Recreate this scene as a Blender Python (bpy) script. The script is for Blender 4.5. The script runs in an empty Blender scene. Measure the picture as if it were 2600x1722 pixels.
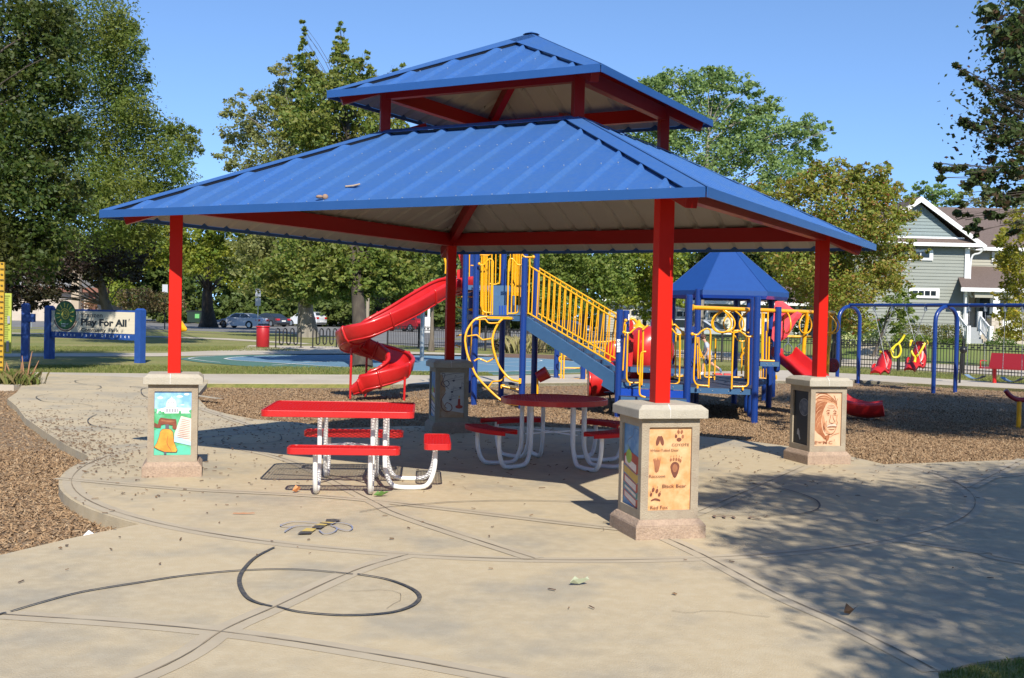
import bpy, bmesh, math, random
import numpy as np
from mathutils import Vector, Matrix, noise as mnoise
R = math.radians
random.seed(7); rng = np.random.default_rng(11)
sc = bpy.context.scene
COL = sc.collection
# ---------------------------------------------------------------- camera (solved from the pavilion and its four pedestals)
F_PX, PIT, ROL, HCAM = 2792.3, R(-1.2561), R(1.2392), 1.78
fwd = Vector((0, math.cos(PIT), math.sin(PIT))); up0 = Vector((0, -math.sin(PIT), math.cos(PIT))); rt0 = Vector((1, 0, 0))
RT = rt0*math.cos(ROL) + up0*math.sin(ROL); UP = up0*math.cos(ROL) - rt0*math.sin(ROL)
CAM = Vector((0, 0, HCAM))
def ray(u, v): return fwd + RT*((u-1300)/F_PX) - UP*((v-861)/F_PX)
def G(u, v, z=0.0):
    d = ray(u, v); t = (z-HCAM)/d.z; return CAM + d*t
def W(u, v, Y):
    d = ray(u, v); return CAM + d*(Y/d.y)
S = 2600/2367.
def WD(u, v, Y): return W(u*S, v*S, Y)
cd = bpy.data.cameras.new('camera'); cam = bpy.data.objects.new('camera', cd); COL.objects.link(cam)
cd.sensor_width = 36; cd.lens = F_PX/2600*36; cd.clip_end = 3000; cd.clip_start = 0.05
M = Matrix.Identity(4)
for i, a in enumerate((RT, UP, -fwd)):
    for j in range(3): M[j][i] = a[j]
M.translation = CAM; cam.matrix_world = M; sc.camera = cam
# ---------------------------------------------------------------- light
SUN_AZ, SUN_EL = 167.3, 39.5
wd = bpy.data.worlds.new('World'); sc.world = wd; wd.use_nodes = True
nt = wd.node_tree; nt.nodes.clear()
sky = nt.nodes.new('ShaderNodeTexSky'); sky.sky_type = 'NISHITA'; sky.sun_disc = False
sky.sun_elevation = R(SUN_EL); sky.sun_rotation = R(SUN_AZ); sky.air_density = 1.0; sky.dust_density = 0.0; sky.ozone_density = 3.0; sky.altitude = 900
tcw = nt.nodes.new('ShaderNodeTexCoord'); mpw = nt.nodes.new('ShaderNodeMapping'); mpw.vector_type = 'POINT'; mpw.inputs['Location'].default_value = (0, 0, .11); nt.links.new(tcw.outputs['Generated'], mpw.inputs[0]); nt.links.new(mpw.outputs[0], sky.inputs[0])
bg = nt.nodes.new('ShaderNodeBackground'); bg.inputs[1].default_value = 0.135
wo = nt.nodes.new('ShaderNodeOutputWorld'); mxw = nt.nodes.new('ShaderNodeMix'); mxw.data_type = 'RGBA'; mxw.blend_type = 'MULTIPLY'; mxw.inputs[0].default_value = 1; mxw.inputs[7].default_value = (.95, 1.06, 1.17, 1); nt.links.new(sky.outputs[0], mxw.inputs[6]); nt.links.new(mxw.outputs[2], bg.inputs[0]); nt.links.new(bg.outputs[0], wo.inputs[0])
ld = bpy.data.lights.new('sun', 'SUN'); ld.energy = 5.0; ld.angle = R(0.55); ld.color = (1, .93, .82)
lo = bpy.data.objects.new('sun', ld); COL.objects.link(lo)
TS = Vector((math.sin(R(SUN_AZ))*math.cos(R(SUN_EL)), math.cos(R(SUN_AZ))*math.cos(R(SUN_EL)), math.sin(R(SUN_EL))))
lo.rotation_euler = TS.to_track_quat('Z', 'Y').to_euler(); lo.location = TS*60
sc.view_settings.view_transform = 'Standard'; sc.view_settings.look = 'None'; sc.view_settings.exposure = .45; sc.view_settings.gamma = 1
sc.render.engine = 'CYCLES'; sc.cycles.max_bounces = 6; sc.cycles.transparent_max_bounces = 8
# ---------------------------------------------------------------- materials
MATS = {}
def mat(name, col, rough=.6, col2=None, scale=6, amt=.5, bump=0, bscale=40, metal=0, detail=4, col3=None, scale3=60, amt3=.3, col4=None, scale4=1, amt4=.5, island=None, trans=0, coat=0, alpha=1, spec=.5, stretch=None, emit=0):
    if name in MATS: return MATS[name]
    m = bpy.data.materials.new(name); m.use_nodes = True; t = m.node_tree; N = t.nodes; L = t.links
    b = N['Principled BSDF']; b.inputs['Roughness'].default_value = rough; b.inputs['Metallic'].default_value = metal
    b.inputs['Specular IOR Level'].default_value = spec
    if coat: b.inputs['Coat Weight'].default_value = coat; b.inputs['Coat Roughness'].default_value = .12
    tc = N.new('ShaderNodeTexCoord'); src = tc.outputs['Object']
    if stretch:
        mp = N.new('ShaderNodeMapping'); mp.inputs['Scale'].default_value = stretch; L.new(src, mp.inputs[0]); src = mp.outputs[0]
    cur = None
    def rgb(c): return (c[0], c[1], c[2], 1)
    base = N.new('ShaderNodeRGB'); base.outputs[0].default_value = rgb(col); cur = base.outputs[0]
    def layer(cur, c2, s, a, lo=.42, hi=.66, det=detail):
        n = N.new('ShaderNodeTexNoise'); n.inputs['Scale'].default_value = s; n.inputs['Detail'].default_value = det; n.inputs['Roughness'].default_value = .6; L.new(src, n.inputs['Vector'])
        r = N.new('ShaderNodeMapRange'); r.inputs[1].default_value = lo; r.inputs[2].default_value = hi; r.inputs[3].default_value = 0; r.inputs[4].default_value = a; L.new(n.outputs[0], r.inputs[0])
        x = N.new('ShaderNodeMix'); x.data_type = 'RGBA'; L.new(r.outputs[0], x.inputs[0]); L.new(cur, x.inputs[6]); x.inputs[7].default_value = rgb(c2)
        return x.outputs[2]
    if island:
        g = N.new('ShaderNodeNewGeometry'); cr = N.new('ShaderNodeValToRGB'); L.new(g.outputs['Random Per Island'], cr.inputs[0])
        e = cr.color_ramp.elements; e[0].color = rgb(island[0]); e[0].position = 0; e[1].color = rgb(island[-1]); e[1].position = 1
        for i, c in enumerate(island[1:-1]):
            q = e.new((i+1)/(len(island)-1)); q.color = rgb(c)
        cur = cr.outputs[0]
    if col2: cur = layer(cur, col2, scale, amt)
    if col3: cur = layer(cur, col3, scale3, amt3)
    if col4: cur = layer(cur, col4, scale4, amt4, .50, .74, 3)
    L.new(cur, b.inputs['Base Color'])
    if bump:
        n = N.new('ShaderNodeTexNoise'); n.inputs['Scale'].default_value = bscale; n.inputs['Detail'].default_value = 5; L.new(src, n.inputs['Vector'])
        bp = N.new('ShaderNodeBump'); bp.inputs['Strength'].default_value = bump; bp.inputs['Distance'].default_value = .02; L.new(n.outputs[0], bp.inputs['Height']); L.new(bp.outputs[0], b.inputs['Normal'])
    if trans:
        tr = N.new('ShaderNodeBsdfTranslucent'); mx = N.new('ShaderNodeMixShader'); mx.inputs[0].default_value = trans
        hs = N.new('ShaderNodeHueSaturation'); hs.inputs['Value'].default_value = 1.6; hs.inputs['Saturation'].default_value = 1.15; L.new(cur, hs.inputs['Color']); L.new(hs.outputs[0], tr.inputs[0])
        L.new(b.outputs[0], mx.inputs[1]); L.new(tr.outputs[0], mx.inputs[2]); L.new(mx.outputs[0], N['Material Output'].inputs[0])
    MATS[name] = m; return m
# ---------------------------------------------------------------- mesh builder
class MB:
    def __init__(s): s.v = []; s.f = []; s.m = []; s.sm = []
    def add(s, vs, fs, m, smooth=False):
        o = len(s.v); s.v += [tuple(v) for v in vs]
        for f in fs: s.f.append([o+i for i in f]); s.m.append(m); s.sm.append(smooth)
        return s
    def hexa(s, p, m):   # p: 8 points, bottom 4 ccw then top 4
        return s.add(p, [(3,2,1,0),(4,5,6,7),(0,1,5,4),(1,2,6,5),(2,3,7,6),(3,0,4,7)], m)
    def box(s, c, d, m, rz=0, top=1.0):
        c = Vector(c); ca, sa = math.cos(rz), math.sin(rz); P = []
        for z, k in ((-.5, 1), (.5, top)):
            for x, y in ((-.5,-.5),(.5,-.5),(.5,.5),(-.5,.5)):
                X, Y = x*d[0]*k, y*d[1]*k; P.append((c.x+X*ca-Y*sa, c.y+X*sa+Y*ca, c.z+z*d[2]))
        return s.hexa(P, m)
    def beam(s, a, b, w, h, m, up=(0,0,1)):
        a = Vector(a); b = Vector(b); d = (b-a).normalized(); sd = d.cross(Vector(up)).normalized(); u = sd.cross(d)
        P = []
        for q in (a, b):
            for x, y in ((-.5,-.5),(.5,-.5),(.5,.5),(-.5,.5)): P.append(q+sd*w*x+u*h*y)
        return s.add(P, [(0,1,2,3),(7,6,5,4),(4,5,1,0),(5,6,2,1),(6,7,3,2),(7,4,0,3)], m)
    def tube(s, pts, r, m, seg=8, closed=False, cap=True):
        pts = [Vector(p) for p in pts]; n = len(pts)
        if n < 2: return s
        rs = r if isinstance(r, (list, tuple)) else [r]*n
        T = []
        for i in range(n):
            if closed: t = pts[(i+1) % n]-pts[i-1]
            else: t = pts[min(i+1, n-1)]-pts[max(i-1, 0)]
            T.append(t.normalized() if t.length > 1e-9 else Vector((0,0,1)))
        a = Vector((0,0,1)) if abs(T[0].z) < .9 else Vector((1,0,0))
        nrm = (a - T[0]*a.dot(T[0])).normalized(); V = []
        for i in range(n):
            nrm = nrm - T[i]*nrm.dot(T[i]); nrm.normalize(); bn = T[i].cross(nrm)
            for k in range(seg):
                an = 2*math.pi*k/seg; V.append(pts[i] + (nrm*math.cos(an)+bn*math.sin(an))*rs[i])
        Fs = []
        for i in range(n if closed else n-1):
            j = (i+1) % n
            for k in range(seg):
                k2 = (k+1) % seg; Fs.append((i*seg+k, i*seg+k2, j*seg+k2, j*seg+k))
        s.add(V, Fs, m, True)
        if cap and not closed:
            s.add([V[k] for k in range(seg)][::-1], [tuple(range(seg))], m); s.add([V[(n-1)*seg+k] for k in range(seg)], [tuple(range(seg))], m)
        return s
    def cyl(s, c, r, h, m, seg=16, r2=None):
        c = Vector(c); return s.tube([c, c+Vector((0,0,h))], [r, r if r2 is None else r2], m, seg)
    def poly(s, pts, m): return s.add(pts, [tuple(range(len(pts)))], m)
    def prism(s, pts, off, m, msd=None):
        pts = [Vector(p) for p in pts]; off = Vector(off); n = len(pts); q = [p+off for p in pts]
        s.add(pts, [tuple(range(n))[::-1]], m); s.add(q, [tuple(range(n))], m)
        s.add(pts+q, [(i, (i+1) % n, n+(i+1) % n, n+i) for i in range(n)], msd or m); return s
    def lathe(s, c, prof, m, seg=20, smooth=True):
        c = Vector(c); V = []
        for r, z in prof:
            for k in range(seg):
                an = 2*math.pi*k/seg; V.append((c.x+r*math.cos(an), c.y+r*math.sin(an), c.z+z))
        Fs = [(i*seg+k, i*seg+(k+1) % seg, (i+1)*seg+(k+1) % seg, (i+1)*seg+k) for i in range(len(prof)-1) for k in range(seg)]
        return s.add(V, Fs, m, smooth)
    def ball(s, c, r, m, n=8, sc3=(1,1,1)):
        c = Vector(c); V = []; Fs = []
        for i in range(n+1):
            th = math.pi*i/n
            for k in range(2*n):
                ph = math.pi*k/n; V.append(c+Vector((r*math.sin(th)*math.cos(ph)*sc3[0], r*math.sin(th)*math.sin(ph)*sc3[1], r*math.cos(th)*sc3[2])))
        for i in range(n):
            for k in range(2*n): Fs.append((i*2*n+k, (i+1)*2*n+k, (i+1)*2*n+(k+1) % (2*n), i*2*n+(k+1) % (2*n)))
        return s.add(V, Fs, m, True)
    def text(s, body, size, m, fn, bold=0, space=1.0, ital=0, fit=None):
        c = bpy.data.curves.new('t', 'FONT'); c.body = body; c.size = size; c.offset = bold; c.space_character = space; c.shear = ital; c.resolution_u = 3; c.fill_mode = 'BOTH'
        o = bpy.data.objects.new('t', c); COL.objects.link(o); dg = bpy.context.evaluated_depsgraph_get(); dg.update()
        me = bpy.data.meshes.new_from_object(o.evaluated_get(dg))
        wx_ = max([v.co.x for v in me.vertices] or [1]); kx = fit/wx_ if fit else 1
        s.add([fn(v.co.x*kx, v.co.y) for v in me.vertices], [tuple(p.vertices) for p in me.polygons], m)
        bpy.data.objects.remove(o); bpy.data.curves.remove(c); bpy.data.meshes.remove(me); return s
    def build(s, name, parent=None, bevel=0, **kw):
        base = Vector((0,0,0)); q = parent
        while q is not None: base = base + q.location; q = q.parent
        me = bpy.data.meshes.new(name); me.from_pydata([(v[0]-base.x, v[1]-base.y, v[2]-base.z) for v in s.v], [], s.f)
        ms = []
        idx = []
        for x in s.m:
            if x not in ms: ms.append(x)
            idx.append(ms.index(x))
        for x in ms: me.materials.append(x)
        me.polygons.foreach_set('material_index', idx); me.polygons.foreach_set('use_smooth', s.sm); me.update()
        o = bpy.data.objects.new(name, me); COL.objects.link(o); o.parent = parent
        if bevel:
            b = o.modifiers.new('bevel', 'BEVEL'); b.width = bevel; b.segments = 2; b.limit_method = 'ANGLE'; b.angle_limit = R(40)
        for k, val in kw.items(): o[k] = val
        return o
def empty(name, loc, label, cat, group=None):
    o = bpy.data.objects.new(name, None); COL.objects.link(o); o.location = loc; o['label'] = label; o['category'] = cat
    if group: o['group'] = group
    return o
def copy_tree(o, parent=None):
    c = o.copy(); COL.objects.link(c); c.parent = parent
    for ch in list(o.children): copy_tree(ch, c)
    return c
def npmesh(name, V, F4, m, parent=None, smooth=False, **kw):
    base = Vector((0,0,0)); q = parent
    while q is not None: base = base + q.location; q = q.parent
    V = np.asarray(V, dtype=np.float32) - np.array(base, dtype=np.float32); n = len(F4); k = F4.shape[1]
    me = bpy.data.meshes.new(name); me.vertices.add(len(V)); me.vertices.foreach_set('co', V.ravel())
    me.loops.add(n*k); me.loops.foreach_set('vertex_index', F4.ravel().astype(np.int32))
    me.polygons.add(n); me.polygons.foreach_set('loop_start', np.arange(0, n*k, k, dtype=np.int32)); me.polygons.foreach_set('loop_total', np.full(n, k, dtype=np.int32))
    me.update(calc_edges=True); me.materials.append(m)
    o = bpy.data.objects.new(name, me); COL.objects.link(o); o.parent = parent
    for kk, val in kw.items(): o[kk] = val
    return o
def spline(pts, n=6):
    pts = [Vector(p) for p in pts]; out = []
    for i in range(len(pts)-1):
        p0 = pts[max(i-1, 0)]; p1 = pts[i]; p2 = pts[i+1]; p3 = pts[min(i+2, len(pts)-1)]
        for k in range(n):
            t = k/n; out.append(.5*((2*p1)+(p2-p0)*t+(2*p0-5*p1+4*p2-p3)*t*t+(3*p1-p0-3*p2+p3)*t**3))
    out.append(pts[-1]); return out
V3 = lambda x, y, z=0: Vector((x, y, z))
def arc(c, r, a0, a1, n, z=0):
    return [V3(c[0]+r*math.cos(R(a0+(a1-a0)*i/n)), c[1]+r*math.sin(R(a0+(a1-a0)*i/n)), z) for i in range(n+1)]
# colours
RED = mat('red_paint', (.54,.011,.004), .5, spec=.2, col2=(.46,.010,.004), scale=3, amt=.35)
BLUE = mat('blue_paint', (.012,.065,.40), .32, coat=.3, col2=(.012,.05,.28), scale=4, amt=.4)
BLUEP = mat('blue_powder_coat', (.006,.036,.20), .36, coat=.25)
ROOFB = mat('blue_roof_metal', (.034,.112,.33), .5, spec=.3, col2=(.042,.118,.30), scale=1.5, amt=.7, col3=(.075,.15,.31), scale3=25, amt3=.35)
YEL = mat('yellow_powder_coat', (.90,.42,.005), .32, coat=.3, col2=(.72,.30,.005), scale=3, amt=.3)
REDP = mat('red_plastic', (.50,.012,.012), .36, coat=.2, col2=(.60,.03,.03), scale=2, amt=.4)
WHITE = mat('white_paint', (.78,.78,.76), .35, coat=.2, col2=(.55,.53,.48), scale=5, amt=.25)
STEELBLUE = mat('slate_blue_deck', (.045,.12,.24), .5, col2=(.03,.09,.2), scale=8, amt=.4)
NAVY = mat('deck_rubber', (.035,.045,.075), .6)
CREAM = mat('cream_soffit', (.40,.36,.31), .6, col2=(.33,.29,.24), scale=1.2, amt=.5)
BLACK = mat('black_paint', (.012,.012,.013), .4)
STEEL = mat('galvanised_steel', (.38,.42,.44), .4, metal=.6)
DARK = mat('slot_shade_black', (.012,.013,.015), .25)  # painted shade for the slots under the roof caps
RUBBER = mat('tyre_rubber', (.015,.015,.016), .8)
CONC = mat('concrete_slab', (.465,.378,.240), .85, col2=(.350,.295,.205), scale=.55, amt=.85, bump=.3, bscale=90, col3=(.52,.44,.30), scale3=9, amt3=.55, detail=12, col4=(.27,.255,.215), scale4=1.1, amt4=.62)
CONC2 = mat('concrete_path', (.47,.415,.33), .85, col2=(.38,.33,.26), scale=.6, amt=.7, bump=.2, bscale=60)
STONE = mat('cast_stone', (.42,.385,.31), .85, col2=(.34,.31,.25), scale=5, amt=.7, bump=.4, bscale=120, col3=(.5,.46,.38), scale3=60, amt3=.4)
BROWNST = mat('brown_cast_stone', (.36,.305,.225), .85, col2=(.28,.22,.16), scale=4, amt=.8, bump=.5, bscale=90)
PINKST = mat('pink_cast_stone', (.40,.295,.215), .88, col2=(.32,.235,.17), scale=7, amt=.7, bump=.6, bscale=60, col3=(.16,.11,.09), scale3=45, amt3=.35)
ASPH = mat('asphalt', (.19,.185,.175), .9, col2=(.13,.13,.125), scale=.4, amt=.7)
GRASS = mat('grass_ground', (.19,.20,.050), .95, col2=(.30,.25,.10), scale=.35, amt=.85, bump=.8, bscale=25, col3=(.10,.13,.025), scale3=7, amt3=.6)
GRASSF = mat('far_lawn', (.13,.19,.035), .95, col2=(.21,.21,.07), scale=.3, amt=.7, bump=.8, bscale=20)
CHIPS = mat('wood_chip_bed', (.22,.14,.072), .95, col2=(.11,.066,.034), scale=30, amt=.9, bump=1, bscale=55, col3=(.34,.26,.17), scale3=55, amt3=.8)
CHIPL = mat('wood_chips', (.3,.2,.1), .9, island=[(.12,.070,.035),(.21,.127,.065),(.285,.178,.092),(.35,.235,.13),(.24,.15,.078),(.42,.31,.19)])
LINE = mat('dark_line_paint', (.045,.048,.055), .7, col2=(.16,.14,.10), scale=30, amt=.6)
JOINT = mat('joint_groove', (.17,.135,.09), .95, col2=(.36,.29,.2), scale=3.0, amt=.95)
JOINTL = mat('trowelled_joint_edge', (.43,.365,.26), .8, col2=(.38,.32,.23), scale=3, amt=.8)
def m1(name, c, rough=.6): return mat(name, c, rough)
# ================================================================= GROUND
PC = Vector((0.1467, 12.7985, 0)); PYAW = R(-28.863); PEDY = R(15.18)
def sheet(name, pts, z, m, thick=0, kind='structure', holes=(), **kw):
    bm = bmesh.new()
    for loop in [pts]+list(holes):
        vs = [bm.verts.new((p[0], p[1], z)) for p in loop]
        for i in range(len(vs)): bm.edges.new((vs[i], vs[(i+1) % len(vs)]))
    bmesh.ops.triangle_fill(bm, use_beauty=True, use_dissolve=False, edges=bm.edges[:])
    bmesh.ops.recalc_face_normals(bm, faces=bm.faces[:])
    for f in bm.faces:
        if f.normal.z < 0: f.normal_flip()
    if thick:
        be = [e for e in bm.edges if len(e.link_faces) == 1]
        r = bmesh.ops.extrude_edge_only(bm, edges=be)
        for v in [g for g in r['geom'] if isinstance(g, bmesh.types.BMVert)]: v.co.z -= thick
        bmesh.ops.recalc_face_normals(bm, faces=bm.faces[:])
    me = bpy.data.meshes.new(name); bm.to_mesh(me); bm.free(); me.materials.append(m)
    o = bpy.data.objects.new(name, me); COL.objects.link(o)
    if kind: o['kind'] = kind
    for k, v in kw.items(): o[k] = v
    return o
sheet('ground', [(-900,-60),(900,-60),(900,1500),(-900,1500)], -.30, GRASS)
sheet('wood_chip_ground', [(-30,-10),(45,-10),(45,42),(-30,42)], -.10, CHIPS)
nearpath = [(-7.3,26.1),(-3,27.3),(0,28.6),(4,31),(10.7,34),(11.9,33),(14.6,31.2),(26,23.5)]
farpath = [(28,25.5),(15.8,33.8),(14.5,35.3),(12.6,37.4),(9.8,39.6),(5,36),(-.5,31.8),(-3.3,31.3),(-8.5,29.65),(-11.95,29.0),(-40,22.5)]
sheet('park_lawn', [(-60,-10),(-30,-10),(-30,21.3),(-13.6,24.0),(-7.3,25.9)] + nearpath[1:] + [(60,3),(300,3),(900,1500),(-900,1500)], -.012, GRASS, .3)
sheet('front_path', [(-40,20.9),(-12.9,26.6),(-7.3,26.1)] + nearpath[1:] + farpath, .002, CONC2, .12)
padback = arc((PC.x, PC.y), 4.64, 11.5, 127, 24)
padleft = arc((PC.x, PC.y), 5.0, 183, 231, 14)
slab = [(-6,-6),(1.7,-6),(1.95,4.8),(2.2,5.55),(2.45,5.72),(2.78,5.85),(5,6.6),(14,9.5),(30,14),(30,21),(13,16.6),(6.82,14.54)] + [(p.x, p.y) for p in padback] + \
       [(-3.3,17.3),(-4.1,17.65),(-4.78,18.5),(-5.35,19.4),(-6.3,22),(-7.2,26.05),(-7.5,27.2),(-12.4,28.3),(-13.2,27.0),(-11.6,25.2),(-10.8,24.3),(-9.9,22),(-9.4,20.5),(-8.6,19.1),(-7.58,17.14),(-6.46,15.26),(-5.54,13.76),(-4.95,12.9)] + [(p.x, p.y) for p in padleft] + [(-3.3,8.36),(-3.57,7.71),(-4.4,5.5),(-6,2)]
sheet('concrete_plaza', slab, .012, CONC, .3)
sheet('near_lawn', [(1.7,-6),(1.95,4.8),(2.2,5.55),(2.45,5.72),(2.78,5.85),(5,6.6),(14,9.5),(30,14),(45,14),(45,-10),(1.7,-10)], .0, GRASS, .3)
# joints: shallow grooves with trowelled edges either side
def ribbon(mb, pts, w, m, z):
    pts = [Vector((p[0], p[1], 0)) for p in pts]; n = len(pts); L_, R_ = [], []
    for i, p in enumerate(pts):
        t = (pts[min(i+1, n-1)]-pts[max(i-1, 0)]).normalized(); s = Vector((-t.y, t.x, 0)); ww = w if not callable(w) else w(i/(n-1))
        L_.append((p+s*ww/2)+V3(0,0,z)); R_.append((p-s*ww/2)+V3(0,0,z))
    mb.add(L_+R_, [(n+i, n+i+1, i+1, i) for i in range(n-1)], m)
jl, jd = MB(), MB()
joints = [arc((PC.x, PC.y), 4.88, 128, 372, 90),
          [(-6,6.5),(-4.4,6.38),(-2.89,6.22),(-1.65,6.0),(-.6,5.6),(.5,5.05),(1.95,4.3)],
          [(-2.6,3.5),(-1.73,5.24),(-1.55,6.0),(-1.38,6.48),(-1.04,7.45),(-.72,8.0)],
          [(1.15,9.2),(1.29,8.76),(1.49,8.11),(1.74,7.1),(1.97,6.45),(2.12,5.9),(2.2,5.56)],
          [(3.2,8.93),(3.7,8.51),(3.86,8.18),(5.4,6.8)],
          [(3.6,13.38),(2.39,11.19),(1.68,9.93),(1.2,9.1)],
          [(-3.9,14.4),(-2.6,12.9),(-1.3,10.3),(-.9,9.5),(.2,7.95)],[(-4.6,11.2),(-3.2,10.7),(-1.5,10.35),(.6,9.3),(1.3,9.0)],
          [(4.9,12.3),(8,14.3)],[(-3.6,16.1),(-5.6,19.6)],[(-8.4,24.4),(-5.7,21.5)],[(6.82,14.54),(5.0,11.9)]]
for ji, J in enumerate(joints):
    J = [V3(p[0], p[1]) for p in J]; J = J if len(J) > 20 else spline(J, 8)
    ribbon(jl, J, .17, JOINTL, .0140+ji*.0004); ribbon(jd, J, lambda t: .009+.006*math.sin(t*37)*math.sin(t*91), JOINT, .0192+ji*.0003)
o = jl.build('concrete_joint_edges'); o['kind'] = 'structure'
o = jd.build('concrete_joint_grooves'); o['kind'] = 'structure'
ck = MB()
for k, (x, y, a, n) in enumerate([(-1.0,6.9,20,9),(1.0,6.6,-35,8),(2.9,9.4,60,10),(-3.9,9.9,80,7),(.2,9.3,10,9),(3.4,7.4,15,8),(-.6,11.3,-20,7)]):
    P = [V3(x, y)]; 
    for i in range(n): a += random.uniform(-38, 38); P.append(P[-1]+V3(math.cos(R(a)), math.sin(R(a)))*random.uniform(.05,.13))
    ribbon(ck, P, .0035, JOINT, .0185+k*.0002)
o = ck.build('hairline_cracks'); o['kind'] = 'structure'
# painted snake-like lines (a bee's flight path), the bee and the letters
pl = MB()
def gpts(L): return [G(u*S, v*S) for u, v in L]
def z4(x, y): return G(x/1.908, 900+y/1.908)
def z5(x, y): return G(700+x/2.368, 1200+y/2.368)
def z6(x, y): return G(1600+x/2.172, 1000+y/2.172)
for L, w in [([z4(*p) for p in [(50,1262),(200,1217),(400,1165),(700,1115),(900,1085),(1170,1060),(1440,1055),(1710,1078)]], .019),
             ([z4(-20,1280), z4(30,1267)], .019),
             ([z4(*p) for p in [(1330,947),(1240,995),(1185,1050),(1160,1100),(1168,1150),(1200,1195),(1250,1220),(1318,1237)]], .024),
             ([z5(*p) for p in [(5,825),(130,856),(300,873),(450,878),(600,872),(720,856),(810,826),(855,792),(864,762),(835,728),(760,690),(650,655),(490,628)]], .023),
             ([z5(*p) for p in [(505,250),(700,218),(930,199),(1100,188),(1400,181),(1700,185),(2040,203)]], .013),
             ([z6(*p) for p in [(355,490),(520,498),(750,515),(900,550),(1010,590),(1045,625),(1020,655),(920,675),(700,683),(350,668)]], .015),
             ([z4(*p) for p in [(470,295),(430,318),(430,340),(470,355),(600,372),(700,376)]], .015),
             ([z4(*p) for p in [(450,256),(380,243),(230,235),(185,222),(180,208),(250,195)]], .015),
             ([z4(*p) for p in [(420,150),(370,140),(370,130),(440,122)]], .015), ([z4(*p) for p in [(380,150),(470,155),(490,165),(465,175)]], .015),
             ([z4(*p) for p in [(1360,400),(1355,425),(1250,440),(1130,440),(1075,428),(1090,412)]], .015), ([z4(*p) for p in [(715,165),(685,175),(690,200),(718,215)]], .015)]:
    plz = globals().get('plz', .0226)+.0003
    ribbon(pl, spline(L, 7), lambda t, w=w: w*(.75+.5*math.sin(min(1, t*1.0)*3.14)), LINE, plz)
o = pl.build('painted_flight_line'); o['kind'] = 'structure'
bee = MB(); PY = mat('faded_yellow_paint', (.55,.40,.09), .8, col2=(.40,.33,.2), scale=20, amt=.6); PB = mat('faded_blue_chalk', (.22,.25,.36), .8)
for q, m in [([(130,388),(210,386),(222,374),(150,372)], LINE), ([(155,371),(222,373),(245,356),(185,352)], PY), ([(216,352),(272,355),(298,337),(235,335)], LINE), ([(240,334),(300,336),(315,328),(262,325)], PY), ([(262,324),(318,330),(345,325),(268,318)], LINE), ([(270,317),(352,325),(362,316),(285,314)], PY), ([(298,312),(350,318),(395,303),(350,296),(305,298)], LINE)]:
    bee.poly([V3(z5(*p).x, z5(*p).y, .0260) for p in q][::-1], m)
for L in [[(330,330),(375,318),(440,330),(462,350),(440,367),(390,360),(345,338)], [(260,365),(285,385),(320,386),(360,370),(365,350),(330,335)], [(215,335),(120,340),(60,370),(58,376)], [(250,322),(120,312),(40,330),(35,340),(100,345)]]:
    ribbon(bee, spline([z5(*p) for p in L], 6), .012, PB, globals().__setitem__('pbz', globals().get('pbz', .0262)+.0003) or pbz)
o = bee.build('painted_bee'); o['kind'] = 'structure'
lt = MB(); LB = mat('faded_brown_letter_paint', (.20,.13,.09), .8)
a0 = z6(448, 694); ax = (z6(630, 700)-a0); ay = Vector((-ax.y, ax.x, 0)).normalized(); L0 = ax.length; ax.normalize()
lt.text('m c', .24, LB, lambda x, y: V3(a0.x, a0.y, .0262)+ax*x*1.25+ay*(y-.02))
lt.text('2', .12, LB, lambda x, y: V3(a0.x, a0.y, .0262)+ax*(x+.47)+ay*(y+.1))
o = lt.build('painted_letters'); o['kind'] = 'structure'
# court, paths, lots beyond
CG = mat('green_court_paint', (.075,.17,.135), .75, col2=(.06,.13,.11), scale=1, amt=.5); CB = mat('blue_court_paint', (.12,.23,.33), .75, col2=(.10,.19,.28), scale=1, amt=.5); CW = mat('white_line_paint', (.7,.72,.7), .7)
def gs(L): return [G(u, v) for u, v in L]
green = spline([*gs([(452,911),(520,904),(700,899.5),(900,898),(1100,900),(1300,905),(1420,910),(1530,922),(1550,938),(1400,949),(1215,952),(1050,948.5),(890,944),(715,937),(600,928),(500,919),(452,911)])], 5)[:-1]
sheet('basketball_court', green, .0, CG)
blue = spline([*gs([(570,911),(620,906),(760,902.5),(900,901.5),(1100,904),(1300,909),(1400,913),(1480,922),(1470,936),(1380,940),(1215,945),(1000,940),(840,931),(690,921),(600,915.5),(570,911)])], 5)[:-1]
sheet('court_blue_area', blue, .006, CB)
cl = MB(); ribbon(cl, [V3(p.x, p.y) for p in blue+[blue[0]]], .09, CW, .010)
for L in [[(478,911),(520,917),(560,921)], [(478,911),(500,907.5),(545,905)], [(690,928),(840,918),(1000,915),(1200,912),(1330,913),(1372,915),(1365,918),(1300,920.5),(1215,922)], [(1215,924),(1300,930),(1430,936)], [(1190,943.5),(1400,943)], [(1150,951.5),(1300,951.5),(1480,947)]]:
    ribbon(cl, spline(gs(L), 5), .07, CW, .0105)
o = cl.build('court_markings'); o['kind'] = 'structure'
sheet('sign_path', [(-60,30),(-30,34),(-17,37.2),(-13,39.8),(-9,44),(-3,46),(4,43),(7,45),(-3,50),(-5.6,50.5),(-6.2,56),(-13,54.5),(-12,48.5),(-13.6,43),(-18,39.7),(-60,33.5)], .0, CONC2)
sheet('parking_lot', [(-150,70),(-60,78),(-26,81),(-16,75),(-9,66),(-5,58),(2,57.5),(6,60),(14,80),(30,98),(80,118),(-40,165),(-150,165)], -.002, ASPH)
sheet('parking_island', [(-60,84),(-27,86.5),(-17,82),(-13,78),(-10,74),(-12,70),(-15,68.5),(-18,76),(-28,83.5),(-60,81.5)], .006, GRASS)
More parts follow.
